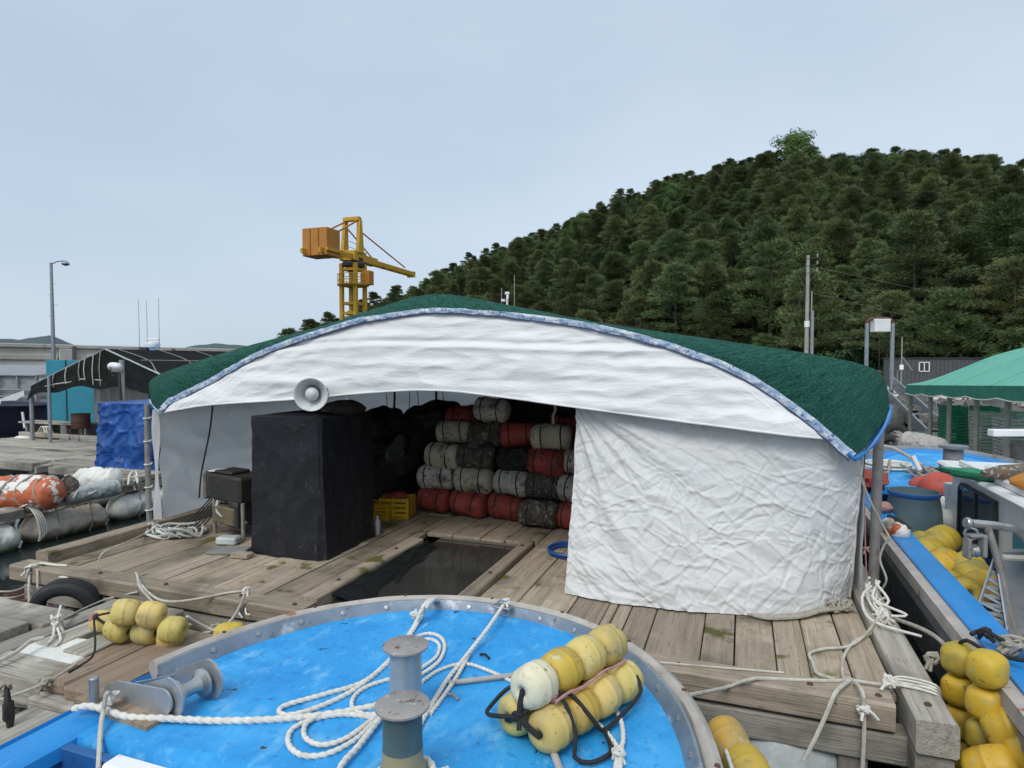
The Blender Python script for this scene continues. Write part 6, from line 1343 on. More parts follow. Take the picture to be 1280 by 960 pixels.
for k in range(7):
    y = 12.3 + k * 1.25; MB().tube([AP + V(0, y - 12, .03), AP.lerp(ER, .25) + V(.02, y - 12 + .3, -.02), AP.lerp(ER, .6) + V(0, y - 12 - .2, -.03), ER + V(0, y - 12, .03)], .011, 5).build('rope', 'rope_grey', bs_)
for k in (.3, .62): MB().tube([AP.lerp(ER, k) + V(0, .3, .03), AP.lerp(ER, k) + V(.05, 4, .0), AP.lerp(ER, k) + V(0, 8.6, .03)], .015, 5).build('rope', 'rope_grey', bs_)
MB().tube([EL, EL.lerp(AP, .5) + V(0, 0, .02), AP], .03, 6, smooth=False).build('rafter', 'galv', bs_); MB().tube([AP, ER], .03, 6, smooth=False).build('rafter', 'galv', bs_)
for x, y, zt, r_ in ((-18.3, 12, 1.5, .055), (-17.3, 11.8, 1.75, .04), (-18.2, 16, 1.5, .045), (-18.2, 20, 1.5, .045), (-12.6, 16, 1.5, .045)): MB().cyl((x, y, .0), (x, y, zt), r_, n=8).build('post', 'galv', bs_)
p = aty(152, 450, 10.6); pb2 = aty(152, 505, 10.6)
ps = thing('lantern_post', 'grey pole standing in front of the black net shelter', 'post', V(p.x, p.y, 0)); MB().cyl(V(p.x, p.y, -.05), V(p.x, p.y, p.z), .055, n=8).build('shaft', 'utility_grey', ps); MB().bar(V(p.x, p.y - .06, p.z - .3), V(p.x + .02, p.y - .06, p.z - .9), .05, .05).build('cleat', 'dark_metal', ps)
wl = aty(144, 459, 10.5); mb = MB(); mb.ball(wl, (.085, .11, .155), 16, 10, axis=(1, .3, -.1), p=3); o = mb.build('white_can', 'white_plastic'); tag(o, 'white plastic container hung on the grey pole top by the shelter', 'container'); MB().tube([wl + V(-.02, -.1, .02), wl + V(.04, -.14, -.1), wl + V(.12, -.12, -.2)], .012, 5).build('strap', 'strap_dark', o)
# teal panels, drum, white drape under the shelter
tp = thing('teal_cabin', 'teal blue panelled cabin standing behind the black net shelter', 'cabin', (-19.8, 14.6, 0))
for k, (x0, x1) in enumerate(((-20.65, -19.75), (-19.74, -18.55))): MB().b2(x0, x1, 14.0, 14.06, .15, 2.2, .01).build('panel', 'teal_panel', tp)
MB().b2(-18.60, -18.54, 14.08, 16, .15, 2.2, .01).build('panel', 'teal_panel', tp); MB().b2(-20.65, -18.55, 14.07, 16, 2.12, 2.19, .01).build('roof', 'teal_panel', tp)
MB().b2(-19.76, -19.73, 13.975, 13.998, .15, 2.2, 0).build('seam_strip', 'dark_metal', tp)
dp0 = at(101, 560, .0); dr = thing('rusty_drum', 'rusty brown cut drum on legs before the teal cabin', 'drum', (-16.1, 12.4, .1)); dc = aty(101, 537, 12.8); rd = .22
dcl = aty(101, 526, 12.6); wdr = .23
MB().lathe([(-.20, .22), (-.19, .228), (0, .228), (.01, .235), (.02, .228), (.17, .228), (.18, .236), (.20, .236), (.20, .222), (.10, .22)], dcl, n=26).build('body', 'rust', dr, 40)
for sx, sy in ((-1, -1), (1, -1), (1, 1), (-1, 1)): MB().cyl(dcl + V(sx * .17, sy * .17, -.2), V(dcl.x + sx * .19, dcl.y + sy * .19, .0), .022, n=6).build('leg', 'rust', dr)
wd0, wd1 = aty(117, 483, 13.6), aty(185, 500, 13.6)
mb = MB(); mb.grid(60, 14, lambda u, v: V(wd0.x + (wd1.x - wd0.x) * u + .0, 13.6 + .10 * math.sin(u * 34) * (.4 + v * .5), wd0.z + .1 - .25 * u - (wd0.z - .05) * v)); tag(mb.build('white_drape', 'tarp_white', None, 70), 'white pleated tarpaulin hanging inside the black net shelter', 'tarpaulin')
# clutter: bench of slats with orange floats
bn = thing('slatted_bench', 'grey slatted bench below the teal cabin', 'bench', (-17.2, 13, 0)); b0c = aty(32, 540, 12.9); b1c = aty(116, 543, 12.9)
for k in range(4): MB().bar((b0c.x, 12.75 + k * .14, .38), (b1c.x, 12.75 + k * .14, .38), .10, .04).build('slat', 'grey_x', bn)
for k in range(4): x = b0c.x + (b1c.x - b0c.x) * (.05 + .3 * k); MB().b2(x, x + .08, 12.8, 13.2, 0, .36, .01).build('leg', 'grey_z', bn)
for k, px in enumerate((50, 63)): o = MB().ball((0, 0, 0), (.2, .18, .14), 14, 9, wob=.25, seed=k).build('orange_float', 'motor_ochre'); o.data.materials[0] = MATS['crane_weight']; o.location = aty(px, 545, 12.9); tag(o, ['orange float lying under the slatted bench on its left', 'orange float lying under the slatted bench nearer the post'][k], 'float')
mb = MB(); 
for k in range(4): a = aty(48 + k * 3, 540, 12.7); mb.tube([a, a + V(.1, 0, .14), a + V(.3, -.05, .16), a + V(.42, -.1, .0), a + V(.6, -.15, -.15)], .018, 5)
tag(mb.build('rope_coil', 'rope_white'), 'white rope looped over the slatted bench', 'rope')
o = bigsack(aty(20, 551, 12.3), aty(38, 551, 12.3), .13, '', '', '', 2).build('foam_float', 'foam'); tag(o, 'short white foam float at the far edge of the grey deck', 'float')
# dark boat and a sheeted greenhouse at the left edge
nb_ = thing('dark_boat', 'dark navy boat hull lying behind the shelter at the left edge', 'boat', (-24, 15, WZ))
bx0, bx1 = aty(-60, 545, 15), aty(37, 545, 15)
def nhull(u, v):
    x = bx0.x + (bx1.x - bx0.x) * u; w_ = 1.1 * min(1, (1 - u) * 4) ** .5; s_ = (v - .5) * 2
    return V(x + (1 - abs(s_)) * 0, 16 + w_ * s_ * (1 if abs(s_) < .6 else 1), WZ - .2 + 1.35 * min(1, abs(s_) * 1.6) ** 1.5)
MB().grid(30, 16, nhull).build('hull', 'navy', nb_, 60); MB().tube([nhull(u / 20, 0) for u in range(21)], .05, 6).build('rail', 'navy', nb_); MB().tube([aty(28, 515, 15), aty(31, 535, 15)], .04, 6, smooth=False).build('stanchion', 'white_paint', nb_)
gh = thing('sheeted_shelter', 'grey plastic sheeted shelter at the left edge before the breakwater', 'shelter', (-27, 19, WZ))
g0, g1 = aty(-70, 457, 19), aty(60, 462, 19); gx0, gx1 = g0.x, g1.x
MB().grid(30, 10, lambda u, v: V(gx0 + (gx1 - gx0) * u, 18.5 + 2.5 * v, 1.55 + .42 * math.sin(v * math.pi / 2) + .02 * NZ.noise(V(u * 12, v * 5, 1)))).build('roof_sheet', 'clear_sheet', gh, 70)
for z0, z1 in ((.95, 1.5), (.35, .9)): MB().grid(30, 8, lambda u, v: V(gx0 + (gx1 - gx0) * u, 18.6 + .04 * NZ.noise(V(u * 20, v * 4, z0)), z0 + (z1 - z0) * v)).build('side_sheet', 'clear_sheet', gh, 70)
for k in range(7): x = gx0 + (gx1 - gx0) * k / 6; MB().cyl((x, 18.5, WZ), (x, 18.5, 1.55), .045, n=7).build('post', 'galv', gh)
for z in (1.55, .92, .62, .33): MB().cyl((gx0, 18.48, z), (gx1, 18.48, z), .04, n=7).build('rail', 'galv', gh)
MB().grid(10, 6, lambda u, v: aty(-10 + 40 * u, 502 - 14 * u + 14 * v * (1 - u * .5), 17.8 - .4 * v) + V(0, 0, .03 * NZ.noise(V(u * 5, v * 5, 1)))).build('loose_sheet', 'tarp_rear', gh, 70)
# far fishing boat: radar and whip aerials over the shelter roof
fb_ = thing('far_boat', 'distant boat with radar dome and three whip aerials beyond the shelter', 'boat', cam_dir(186, 38) + V(0, 0, WZ)); fc = cam_dir(186, 38)
MB().box(fc + V(0, 0, 1.0), (4.2, 2.2, 2.6), YAW, .2).build('cabin', 'teal_panel', fb_); MB().box(fc + V(0, 0, 2.42), (4.4, 2.4, .22), YAW, .08).build('roof', 'gunwale_blue', fb_); MB().box(fc + V(-.2, 0, -.3), (7.5, 2.6, .9), YAW, .3).build('hull', 'gunwale_blue', fb_)
rc = atd(191, 433, 37.5); MB().cyl(V(rc.x, rc.y, 2.4), rc, .12).build('mast', 'white_paint', fb_); MB().lathe([(0, .2), (.04, .36), (.2, .40), (.34, .34), (.38, .1)], rc - V(0, 0, .1), n=18).build('radar_dome', 'white_plastic', fb_); MB().box(rc + V(0, 0, .42), (.75, .12, .12), YAW, .04).build('scanner', 'white_plastic', fb_)
for px, py in ((173, 374), (183, 376), (198, 372)): a = atd(px, py, 37.5); MB().cyl(V(a.x, a.y, 2.3), a, .022, .012, n=5).build('whip_aerial', 'utility_grey', fb_)
MB().box(atd(180, 437, 37.5), (.5, .3, .3), YAW, .05).build('horn_light', 'dark_metal', fb_); 
# lamp and aerials peeping over the tent roof
rb = cam_dir(634, 30); fl2 = thing('far_mast', 'small white floodlight and aerials showing over the tent roof', 'mast', rb); zt = atd(634, 372, 30).z
MB().cyl(V(rb.x, rb.y, WZ), V(rb.x, rb.y, zt), .05, n=7).build('pole', 'white_paint', fl2); MB().box(atd(634, 367, 30), (.22, .2, .16), YAW, .04).build('lamp_head', 'white_plastic', fl2); MB().box(atd(629, 376, 30), (.2, .2, .14), YAW, .04).build('bracket_box', 'white_plastic', fl2); MB().cyl(V(rb.x, rb.y, zt) + V(0, 0, -.1), atd(635, 366, 30), .06, n=6).build('neck', 'white_plastic', fl2)
for px, py in ((627, 360), (643, 344)): a = atd(px, py, 30); MB().cyl(V(a.x, a.y, 1), a, .02, n=5).build('aerial', 'utility_grey', fl2)

# ================================================================== RIGHT: SECOND BOAT
b2 = thing('work_boat', 'blue open boat with white wheelhouse alongside the raft at the right', 'boat', (3.2, 8, WZ)); GZ = .30
sx0 = 1.50; bc = 3.15
half2 = [(0, 13.6), (.45, 13.45), (.9, 13.0), (1.25, 12.3), (1.48, 11.4), (1.60, 10.3), (1.64, 9.0), (1.65, 6.0), (1.64, 2.5), (1.6, 0.5)]
h2 = catmull([V(a, b, 0) for a, b in half2], .12); out2 = [V(bc - p.x, p.y, 0) for p in reversed(h2)] + [V(bc + p.x, p.y, 0) for p in h2[1:]]
def sheer(y): return GZ + .26 * max(0, (y - 9.5) / 4) ** 1.3
def sweep2(P, prof, m, name, idx=None):
    idx = idx or range(len(P)); idx = list(idx); mb = MB(); n = len(prof)
    for i in idx:
        for a, z in prof: p = off(P, i, a); mb.v.append(V(p.x, p.y, sheer(p.y) + z))
    for j in range(len(idx) - 1):
        for k in range(n): mb.f.append((j * n + k, j * n + (k + 1) % n, (j + 1) * n + (k + 1) % n, (j + 1) * n + k))
    mb.f.append(tuple(range(n))); mb.f.append(tuple(reversed(range((len(idx) - 1) * n, len(idx) * n)))); return mb.build(name, m, b2, 40)
sweep2(out2, [(.03, -.02), (.03, .01), (.05, .02), (.25, .02), (.27, .0), (.27, -.06)], 'gunwale_blue', 'gunwale')
sweep2(out2, [(-.05, -.02), (-.05, -.13), (.028, -.14), (.028, -.01)], 'rub_rail', 'rub_rail')
sweep2(out2, [(-.04, .0), (-.04, .06), (.05, .075), (.08, .0)], 'hull_grey', 'bow_rail', [i for i, p in enumerate(out2) if p.y > 10.4])
sweep2(out2, [(-.015, -.19), (-.015, -.27), (.04, -.27), (.04, -.19)], 'hull_grey', 'lower_rail')
def hull2(u, v):
    k = u * (len(out2) - 1); i = min(len(out2) - 2, int(k)); p = out2[i].lerp(out2[i + 1], k - i); bow = max(0, (p.y - 9) / 4.6); f_ = .02 + v * (.08 + .4 * bow)
    return V(p.x + (bc - p.x) * f_, p.y - v * .6 * bow, sheer(p.y) - .02 - v * 1.2)
MB().grid(120, 10, hull2).build('hull', 'hull_grey', b2, 70)
def inner2(u, v):
    k = u * (len(out2) - 1); i = min(len(out2) - 2, int(k)); p = out2[i].lerp(out2[i + 1], k - i); return V(p.x + (bc - p.x) * .155, p.y - .25 * max(0, (p.y - 9) / 4.6), sheer(p.y) - .05 - v * .55)
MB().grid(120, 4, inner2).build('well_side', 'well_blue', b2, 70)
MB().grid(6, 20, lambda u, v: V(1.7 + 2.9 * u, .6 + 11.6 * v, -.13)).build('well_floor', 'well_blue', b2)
FDY = 10.7
fi = [i for i, p in enumerate(out2) if p.y > FDY]; inn2 = [off(out2, i, .2) for i in range(fi[0], fi[-1] + 1)]; n2 = len(inn2) - 1
def deck2(u, v):
    k = u * n2; i = min(n2 - 1, int(k)); p = inn2[i].lerp(inn2[i + 1], k - i); q_ = p.lerp(V(p.x, FDY, 0), v); return V(q_.x, q_.y, sheer(q_.y) - .005)
MB().grid(n2, 12, deck2).build('fore_deck', 'deck_blue', b2, 60)
MB().b2(1.72, 4.6, FDY - .06, FDY, sheer(FDY) - .14, sheer(FDY) + .01, .02).build('deck_beam', 'gunwale_blue', b2)
MB().b2(1.75, 4.55, FDY + .6, FDY + .65, -.1, sheer(FDY) - .03, 0).build('bulkhead', 'well_blue', b2)
# on its fore deck
def coil(c, r0, r1, n, r, m, label, name='rope_coil', ry=1.0):
    mb = MB()
    for k in range(n):
        rr = r0 + (r1 - r0) * k / max(1, n - 1); mb.tube([(c.x + math.cos(t) * rr, c.y + math.sin(t) * rr * ry, c.z + r + (k % 3) * r * 1.2) for t in [j * .524 for j in range(12)]], r, 6, closed=True, step=.06)
    return tag(mb.build(name, m), label, 'rope')
coil(at(1110, 584, sheer(11.8)), .16, .36, 7, .02, 'rope_white', 'flat coil of pale rope on the fore deck of the farther blue boat')
bb2 = at(1191, 590, .4 + 0.12); bq = thing('bollard', 'grey flanged bollard with rope on the fore deck of the farther blue boat', 'bollard', bb2); 
MB().lathe([(-.02, .2), (.06, .18), (.1, .13), (.3, .13), (.36, .13)], bb2, n=20).build('post', 'hull_grey', bq); MB().lathe([(.36, .19), (.40, .19)], bb2, n=22).build('cap_plate', 'galv', bq); MB().tube([bb2 + V(math.cos(t) * .16, math.sin(t) * .16, .1 + .03 * math.sin(2 * t)) for t in [j * .628 for j in range(10)]], .03, 6, closed=True).build('rope_turn', 'rope_grey', bq)
tangle(at(1162, 590, .5).x, at(1162, 590, .5).y, sheer(11.5), .4, .25, 6, .02, 'rope_grey', 'rope_heap', 'loose heap of grey ropes beside the bollard of the farther blue boat', 'rope', .08, 12)
a, b = at(1141, 570, .75), at(1150, 588, .55); tag(MB().tube([a, b], .035, 7, smooth=False).build('white_bar', 'white_plastic'), 'short white bar leaning on the bow rail of the farther blue boat', 'bar')
a = at(1114, 572, .62); tag(MB().tube([a + V(-.4, 0, .06), a + V(-.1, 0, .18), a + V(.1, -.1, .12), a + V(.3, -.6, -.02)], .03, 7).build('bow_fitting', 'rub_rail'), 'bent pipe fitting at the bow of the farther blue boat', 'fitting')
tangle(at(1095, 590, .4).x, at(1095, 590, .4).y, sheer(10.6) - .05, .2, .5, 5, .022, 'rope_grey', 'rope_heap', 'hose and rope loops hanging at the tent side of the farther blue boat', 'rope', .12, 14)
# in its well
bp_c = at(1141, 680, -.10); br = thing('blue_barrel', 'open topped dull blue plastic barrel standing in the farther boat', 'barrel', bp_c)
MB().lathe([(0, .30), (.03, .318), (.25, .318), (.45, .30), (.61, .272), (.63, .28), (.67, .28), (.67, .266), (.5, .27), (.06, .30)], bp_c, n=36, cap=False).build('body', 'barrel_blue', br, 50); MB().lathe([(.05, .30), (.055, .01)], bp_c, n=24, cap=False).build('bottom', 'barrel_blue', br); MB().lathe([(.615, .278), (.64, .29), (.665, .285), (.671, .27)], bp_c, n=36, cap=False).build('rim', 'hose_blue', br)
MB().lathe([(.56, .27), (.565, .01)], bp_c, n=24, cap=False).build('contents', 'foam_grey', br)
for k, (px, py, rr, lab) in enumerate([(1154, 609, .19, 'red round buoy partly hidden behind the blue barrel'), (1174, 612, .27, 'larger red round buoy behind the blue barrel')]):
    c = atd(px, py, 9.1 + .3 * (1 - k)); o = MB().ball((0, 0, 0), (rr, rr, rr * .9), 20, 14, wob=.06, seed=k).build('round_buoy', 'round_red'); o.location = c; tag(o, lab, 'buoy')
for k, (px, py, rr) in enumerate([(1176, 634, .15), (1179, 650, .14)]): o = MB().ball((0, 0, 0), rr, 18, 12, wob=.05, seed=k + 4).build('white_buoy', 'foam'); o.location = at(px, py, .22); tag(o, ['upper white ball buoy right of the blue barrel', 'lower white ball buoy right of the blue barrel'][k], 'buoy')
o = bigsack(at(1110, 655, .36), at(1130, 668, .36), .085, '', '', '', 4).build('orange_bundle', 'bag_orange'); tag(o, 'small orange sheeted bundle on the gunwale before the blue barrel', 'bundle'); mb = MB().tube([at(1112, 646, .42), at(1122, 650, .46), at(1130, 656, .44), at(1136, 662, .40)], .03, 6); tag(mb.build('dark_strap', 'strap_dark'), 'dark folded strap lying on the orange bundle', 'strap')
o = MB().ball(at(1104, 634, .38), (.12, .1, .07), 12, 8, wob=.2).build('pink_float', 'rope_pink'); tag(o, 'small pink float on the gunwale left of the blue barrel', 'float')
o = MB().ball(at(1086, 600, .5), (.2, .3, .14), 14, 8, wob=.5, seed=3).build('red_bundle', 'buoy_red'); tag(o, 'dark red bundle on the farther boat beside the curtain', 'bundle')
p = at(1190, 655, .1); pst = thing('white_post', 'white worn post with rope between barrel and wheelhouse', 'post', V(p.x, p.y, -.13)); MB().lathe([(0, .09), (.5, .08), (.62, .1), (.72, .1)], V(p.x, p.y, -.1), n=12).build('shaft', 'white_paint', pst); MB().tube([V(p.x + .12, p.y - .1, .62), V(p.x + .1, p.y - .12, .2), V(p.x + .13, p.y - .1, -.1)], .012, 5).build('rope', 'rope_pink', pst)
yb = [(1148, 682, .16), (1176, 678, .19), (1157, 692, .19), (1177, 709, .19), (1206, 712, .18), (1215, 722, .17), (1225, 734, .16), (1201, 744, .17), (1185, 733, .14)]
labs = ['farthest yellow ball float in the boat, next to the barrel', 'greenish yellow ball float against the wheelhouse side by the barrel', 'yellow ball float just below the two by the barrel', 'bright yellow ball float in the middle of the row along the gunwale', 'yellow ball float below the bright middle one', 'middle one of three yellow ball floats packed near the perforated plate', 'nearest of three yellow ball floats packed near the perforated plate', 'worn yellow float showing its dark rope hole inside the gunwale', 'small orange yellow float half under the others']
for k, (px, py, rr) in enumerate(yb):
    t_ = thing('yellow_float', labs[k], 'float', at(px, py, .13 + (.05 if k in (1,) else 0)), 'yellow floats in the farther boat')
    one_float(t_, t_.location, (.6, .5, .25) if k != 7 else (.2, -.7, .35), rr * .9, rr * 1.9, 'float_bright' if k in (3, 6) else 'float_olive', k)
tangle(1.95, 6.9, -.1, .25, .3, 5, .014, 'rope_pink', 'pink_rope', 'pink rope scraps under the yellow floats of the farther boat', 'rope', .06, 19)
# wheelhouse
WX, WR = 2.42, .90
def wx(px, py): return atx(px, py, WX)
wh = thing('wheelhouse', 'small white wheelhouse with dark window on the farther blue boat', 'wheelhouse', (WX + .9, 7.5, -.13)); yf = 9.15; yn = 5.4
MB().prism([V(WX, yn, -.13), V(WX, yf, -.13), V(WX, yf + .12, .25), V(WX + .02, yf - .05, .88), V(WX + .02, yn, .88)], (1.7, 0, 0)).build('wall', 'white_paint', wh, 30)
rfm = MB(); rfm.b2(WX - .10, WX + 1.85, yn, yf + .25, .88, .94, .025); rfm.build('roof', 'white_paint', wh); MB().b2(WX + .15, WX + 1.7, yn, yf - .6, .942, 1.04, .03).build('roof_hump', 'white_paint', wh)
MB().b2(WX + .02, WX + .07, yn, yf - .2, .942, 1.01, .01).build('roof_ridge', 'white_paint', wh)
wy0, wy1 = 7.55, 8.80
wf = MB(); zb_, zt_ = .14, .78
P = [V(WX - .014, wy0, zb_ - .12), V(WX - .014, wy0 + .1, zt_), V(WX - .014, wy1 - .08, zt_), V(WX - .014, wy1, zt_ - .08), V(WX - .014, wy1, zb_)]
cen = sum(P, V(0, 0, 0)) / 5; n5 = len(P)
ring_o = [p for p in P]; ring_i = [p + (cen - p).normalized() * .055 for p in P]
wf.add([p + V(-.012, 0, 0) for p in ring_o] + [p + V(-.012, 0, 0) for p in ring_i] + [p + V(.02, 0, 0) for p in ring_o], [(i, (i + 1) % 5, 5 + (i + 1) % 5, 5 + i) for i in range(5)] + [(i, 10 + i, 10 + (i + 1) % 5, (i + 1) % 5) for i in range(5)])
wfo = wf.build('window', 'dark_metal', wh, 20); mb = MB(); mb.prism([p + V(.002, 0, 0) for p in ring_i], (.008, 0, 0)); mb.build('pane', 'glass_dark', wfo, 20); MB().bar(V(WX - .022, 8.22, zb_), V(WX - .022, 8.22, zt_), .04, .014).build('mullion', 'dark_metal', wfo)
MB().b2(WX - .012, WX + .005, 6.5, 7.2, .30, .62, .004).build('side_window', 'teal_panel', wh); MB().b2(WX - .03, WX, 5.4, 9.0, -.13, -.02, .01).build('blue_band', 'well_blue', wh)
for k, (px0, py0, px1, py1, rr, lab) in enumerate([(1228, 592, 1300, 588, .075, 'tan pole lying along the wheelhouse roof'), (1262, 601, 1300, 604, .09, 'orange pole end on the wheelhouse roof')]): a, b = at(px0, py0, 1.08), at(px1, py1, 1.08); tag(MB().tube([a, a.lerp(b, .5), b], lambda t: rr * (.35 + .65 * min(1, t * 3)), 9).build('roof_pole', ['net_tan', 'crane_weight'][k]), lab, 'pole')
a = at(1213, 592, 1.0); o = MB().ball(a, (.08, .3, .06), 12, 8, wob=.4).build('green_net', 'crate_green'); tag(o, 'green net scrap at the front corner of the wheelhouse roof', 'net')
a0, a1 = atd(1238, 541, 8.2), atd(1330, 541, 8.2); wbd = thing('white_crossbar', 'white board held level on a thin post above the wheelhouse', 'board', V(a1.x, a1.y, .9)); MB().bar(a0, a1, .12, .09, .01).build('board', 'white_paint', wbd); m1 = a0.lerp(a1, .75); MB().cyl(V(m1.x, m1.y, .86), m1, .035, n=8).build('post', 'white_paint', wbd)
# hauler: stainless davit, pulley block, perforated plate
hv = thing('net_hauler', 'stainless davit with pulley block and perforated plate on the farther boat', 'hauler', (2.0, 6.2, -.1))
h0, h1, h2_, h3 = atd(1214, 654, 5.4), atd(1245, 657, 5.4), atd(1268, 661, 5.4), atd(1300, 700, 5.4)
MB().tube([h0, h1, h2_, atd(1282, 672, 5.4), h3], .034, 12).build('arm', 'stainless', hv); MB().lathe([(0, .04), (.012, .046), (.03, .046), (.04, .04)], h0 + (h0 - h1).normalized() * .01, h0 - h1, 16).build('end_cap', 'stainless', hv)
MB().tube([atd(1233, 655, 5.4), atd(1250, 710, 5.35), atd(1262, 765, 5.3), atd(1272, 800, 5.25)], .030, 10).build('strut', 'grey_pipe', hv); MB().tube([atd(1252, 697, 5.35), atd(1310, 699, 5.4)], .026, 8).build('cross_tube', 'rub_rail', hv)
e0 = atd(1214, 667, 5.4); MB().tube([e0 + V(math.cos(t) * .05, 0, math.sin(t) * .05) for t in [k * .785 for k in range(8)]], .012, 7, closed=True).build('shackle', 'galv', hv)
pbk = atd(1216, 684, 5.4); MB().box(pbk + V(.07, 0, .02), (.035, .10, .20), R(20), .015).build('cheek_plate', 'grey_pipe', hv); MB().box(pbk + V(-.04, 0, -.01), (.03, .10, .18), R(20), .015).build('cheek_plate', 'grey_pipe', hv); MB().lathe([(-.035, .035), (-.022, .058), (0, .038), (.022, .058), (.035, .035)], pbk + V(.0, 0, -.03), (1, .35, 0), 16).build('sheave', 'stainless', hv); MB().box(pbk + V(.02, 0, .10), (.13, .08, .03), R(20), .01).build('bridge', 'grey_pipe', hv)
# perforated triangular plate: built as bars with openings between
a, b, c = atd(1246, 690, 5.5), atd(1216, 782, 5.1), atd(1262, 792, 5.1)
pl_ = MB(); pl_.bar(a, b, .05, .012, up=(.8, -.6, 0)); pl_.bar(b, c, .04, .012, up=(.8, -.6, 0)); pl_.bar(a, c, .13, .012, up=(.8, -.6, 0))
for k in range(9):
    t = (k + .6) / 9.4; p0, p1 = a.lerp(b, t), a.lerp(c, t); pl_.bar(p0, p1, .028, .010, up=(.8, -.6, 0))
    if k < 8: p1b = a.lerp(c, t + .09); pl_.bar(p0, p1b, .02, .009, up=(.8, -.6, 0))
pl_.build('perforated_plate', 'aluminium', hv, 30)
d0_ = atd(1285, 770, 5.4); MB().lathe([(0, .22), (.02, .24), (.05, .24), (.06, .17), (.28, .16), (.29, .24), (.33, .24)], d0_ - V(0, 0, .35), (0, 0, 1), 26).build('winch_drum', 'aluminium', hv); MB().prism([atd(1254, 690, 5.6), atd(1320, 690, 5.6), atd(1320, 765, 5.6), atd(1258, 765, 5.6)], (.05, .12, 0)).build('back_plate', 'aluminium', hv); MB().tube([atd(1250, 768, 5.2), atd(1248, 790, 5.1)], .012, 6, smooth=False).build('lever', 'dark_metal', hv); MB().ball(atd(1250, 767, 5.2), .022, 10, 8).build('lever_knob', 'cable_black', hv)
# plates' lower hidden stand
MB().b2(1.95, 2.4, 5.6, 6.4, -.13, .0, .02).build('bed', 'hull_grey', hv)
# float columns hung along the boat's side
fcg = thing('float_column', 'two hanging columns of squarish yellow floats at the lower right', 'floats', (1.42, 5.0, WZ)); fz_ = .104
for col, (px, py) in enumerate([(1199, 823), (1234, 836)]):
    top = atx(px, py, 1.40 + .0 * col) if col == 0 else atx(px, py, 1.40)
    for k in range(4):
        c = top + V(.004 * k, .012 * k * (1 if col else -.2), -.212 * k); mb = MB(); mb.ball(c, (.101, .098, .105), 20, 14, p=2.9, wob=.05, seed=k + col * 7); f_ = mb.build('float', 'float_bright' if (k + col) % 3 else 'float_olive', fcg, 60)
top0 = atx(1199, 823, 1.40); back = thing('yellow_float', 'single yellow float behind the top of the two float columns', 'float', top0 + V(.10, -.22, .02)); one_float(back, back.location, (0, 0, 1), .1, .2, 'float_bright', 3)
MB().tube([top0 + V(0, 0, .10), top0 + V(.02, -.08, .16), top0 + V(.10, -.25, .16), top0 + V(.22, -.4, .2)], .013, 7).build('lashing', 'rope_black', fcg); MB().tube([top0 + V(0, .0, -.6), top0 + V(0, .25, -.05), top0 + V(-.2, .9, -.1)], .016, 7).build('tether', 'rope_grey', fcg); knot(MB(), top0 + V(-.1, .22, -.12), .05, .012, 4, 88).build('knot', 'rope_grey', fcg)
mb = MB(); q = random.Random(4); kp = at(1262, 812, .36)
for k in range(10): mb.tube([kp + V(q.uniform(-.1, .05), q.uniform(-.1, .15), 0), kp + V(q.uniform(-.05, .1), q.uniform(-.1, .1), .06), kp + V(q.uniform(.05, .3), q.uniform(-.15, .12), q.uniform(0, .04))], .014, 6)
knot(mb, kp, .06, .014, 5, 5); tag(mb.build('rope_tangle', 'rope_grey'), 'grey frayed rope tangle on the gunwale above the float columns', 'rope')
mb = MB(); mb.tube([kp + V(-.18, .1, .03), kp + V(-.1, .12, .06), kp + V(-.02, -.02, .05), kp + V(.1, -.05, .06), kp + V(.2, -.16, .05)], .014, 7); knot(mb, kp + V(-.1, .1, .05), .035, .012, 4, 3); tag(mb.build('black_lashing', 'rope_black'), 'thick black lashing on the gunwale above the float columns', 'rope')
a, b = atd(1253, 824, 4.7), atd(1300, 866, 4.3); pv = thing('steel_pole', 'round steel pole with white rope turn at the right picture edge', 'pole', b); MB().tube([a, b], .034, 12, smooth=False).build('shaft', 'grey_pipe', pv); d_ = (b - a).normalized(); x_ = d_.orthogonal().normalized(); y_ = d_.cross(x_)
for k in range(3): MB().tube([a + d_ * (.06 + .03 * k) + (x_ * math.cos(t) + y_ * math.sin(t)) * .044 for t in [j * .785 for j in range(8)]], .011, 6, closed=True).build('rope_turn', 'rope_white', pv)
for k, (px, py, rr, dp, lab) in enumerate([(1267, 910, .128, 3.72, 'large yellow float, upper one of the group in the lower right corner'), (1242, 962, .125, 3.66, 'large yellow float at the bottom picture edge in the lower right corner'), (1300, 938, .135, 3.6, 'large yellow float cut by the right picture edge in the lower right corner')]):
    c = atd(px, py, dp); t_ = thing('yellow_float', lab, 'float', c, 'large yellow floats in the lower right corner'); one_float(t_, c, (.7, -.2, .45), rr, rr * 2.3, 'float_bright', k + 30)

# ------------------------------------------------------------------ raft and canopy beyond the second boat
cr2 = thing('crate_raft', 'grey timber raft stacked with crates under the green canopy', 'raft', (7, 18, WZ)); q = random.Random(61)
for k in range(14):
    mb = MB(); mb.b2(4.2, 12.0, 14.2 + k * .62, 14.8 + k * .62, -.08, -.01, .012); mb.build('plank', 'grey_x', cr2)
for x0, x1, y0, y1 in ((4.0, 4.25, 13.6, 23.2), (4.0, 12, 13.9, 14.15)): MB().b2(x0, x1, y0, y1, -.25, .06, .03).build('beam', 'grey_y', cr2)
for k in range(6): sack(4.6 + k * 1.3, 13.8, 16.0, -.5, .3, 'foam_grey', 80 + k, cr2, 'float')
o = bigsack(at(1125, 553, .25), at(1185, 566, .15), .28, '', '', '', 9).build('net_roll', 'net_tan'); tag(o, 'long grey roll of old netting beyond the bow of the farther boat', 'net'); o.data.materials[0] = MATS['crate_grey']
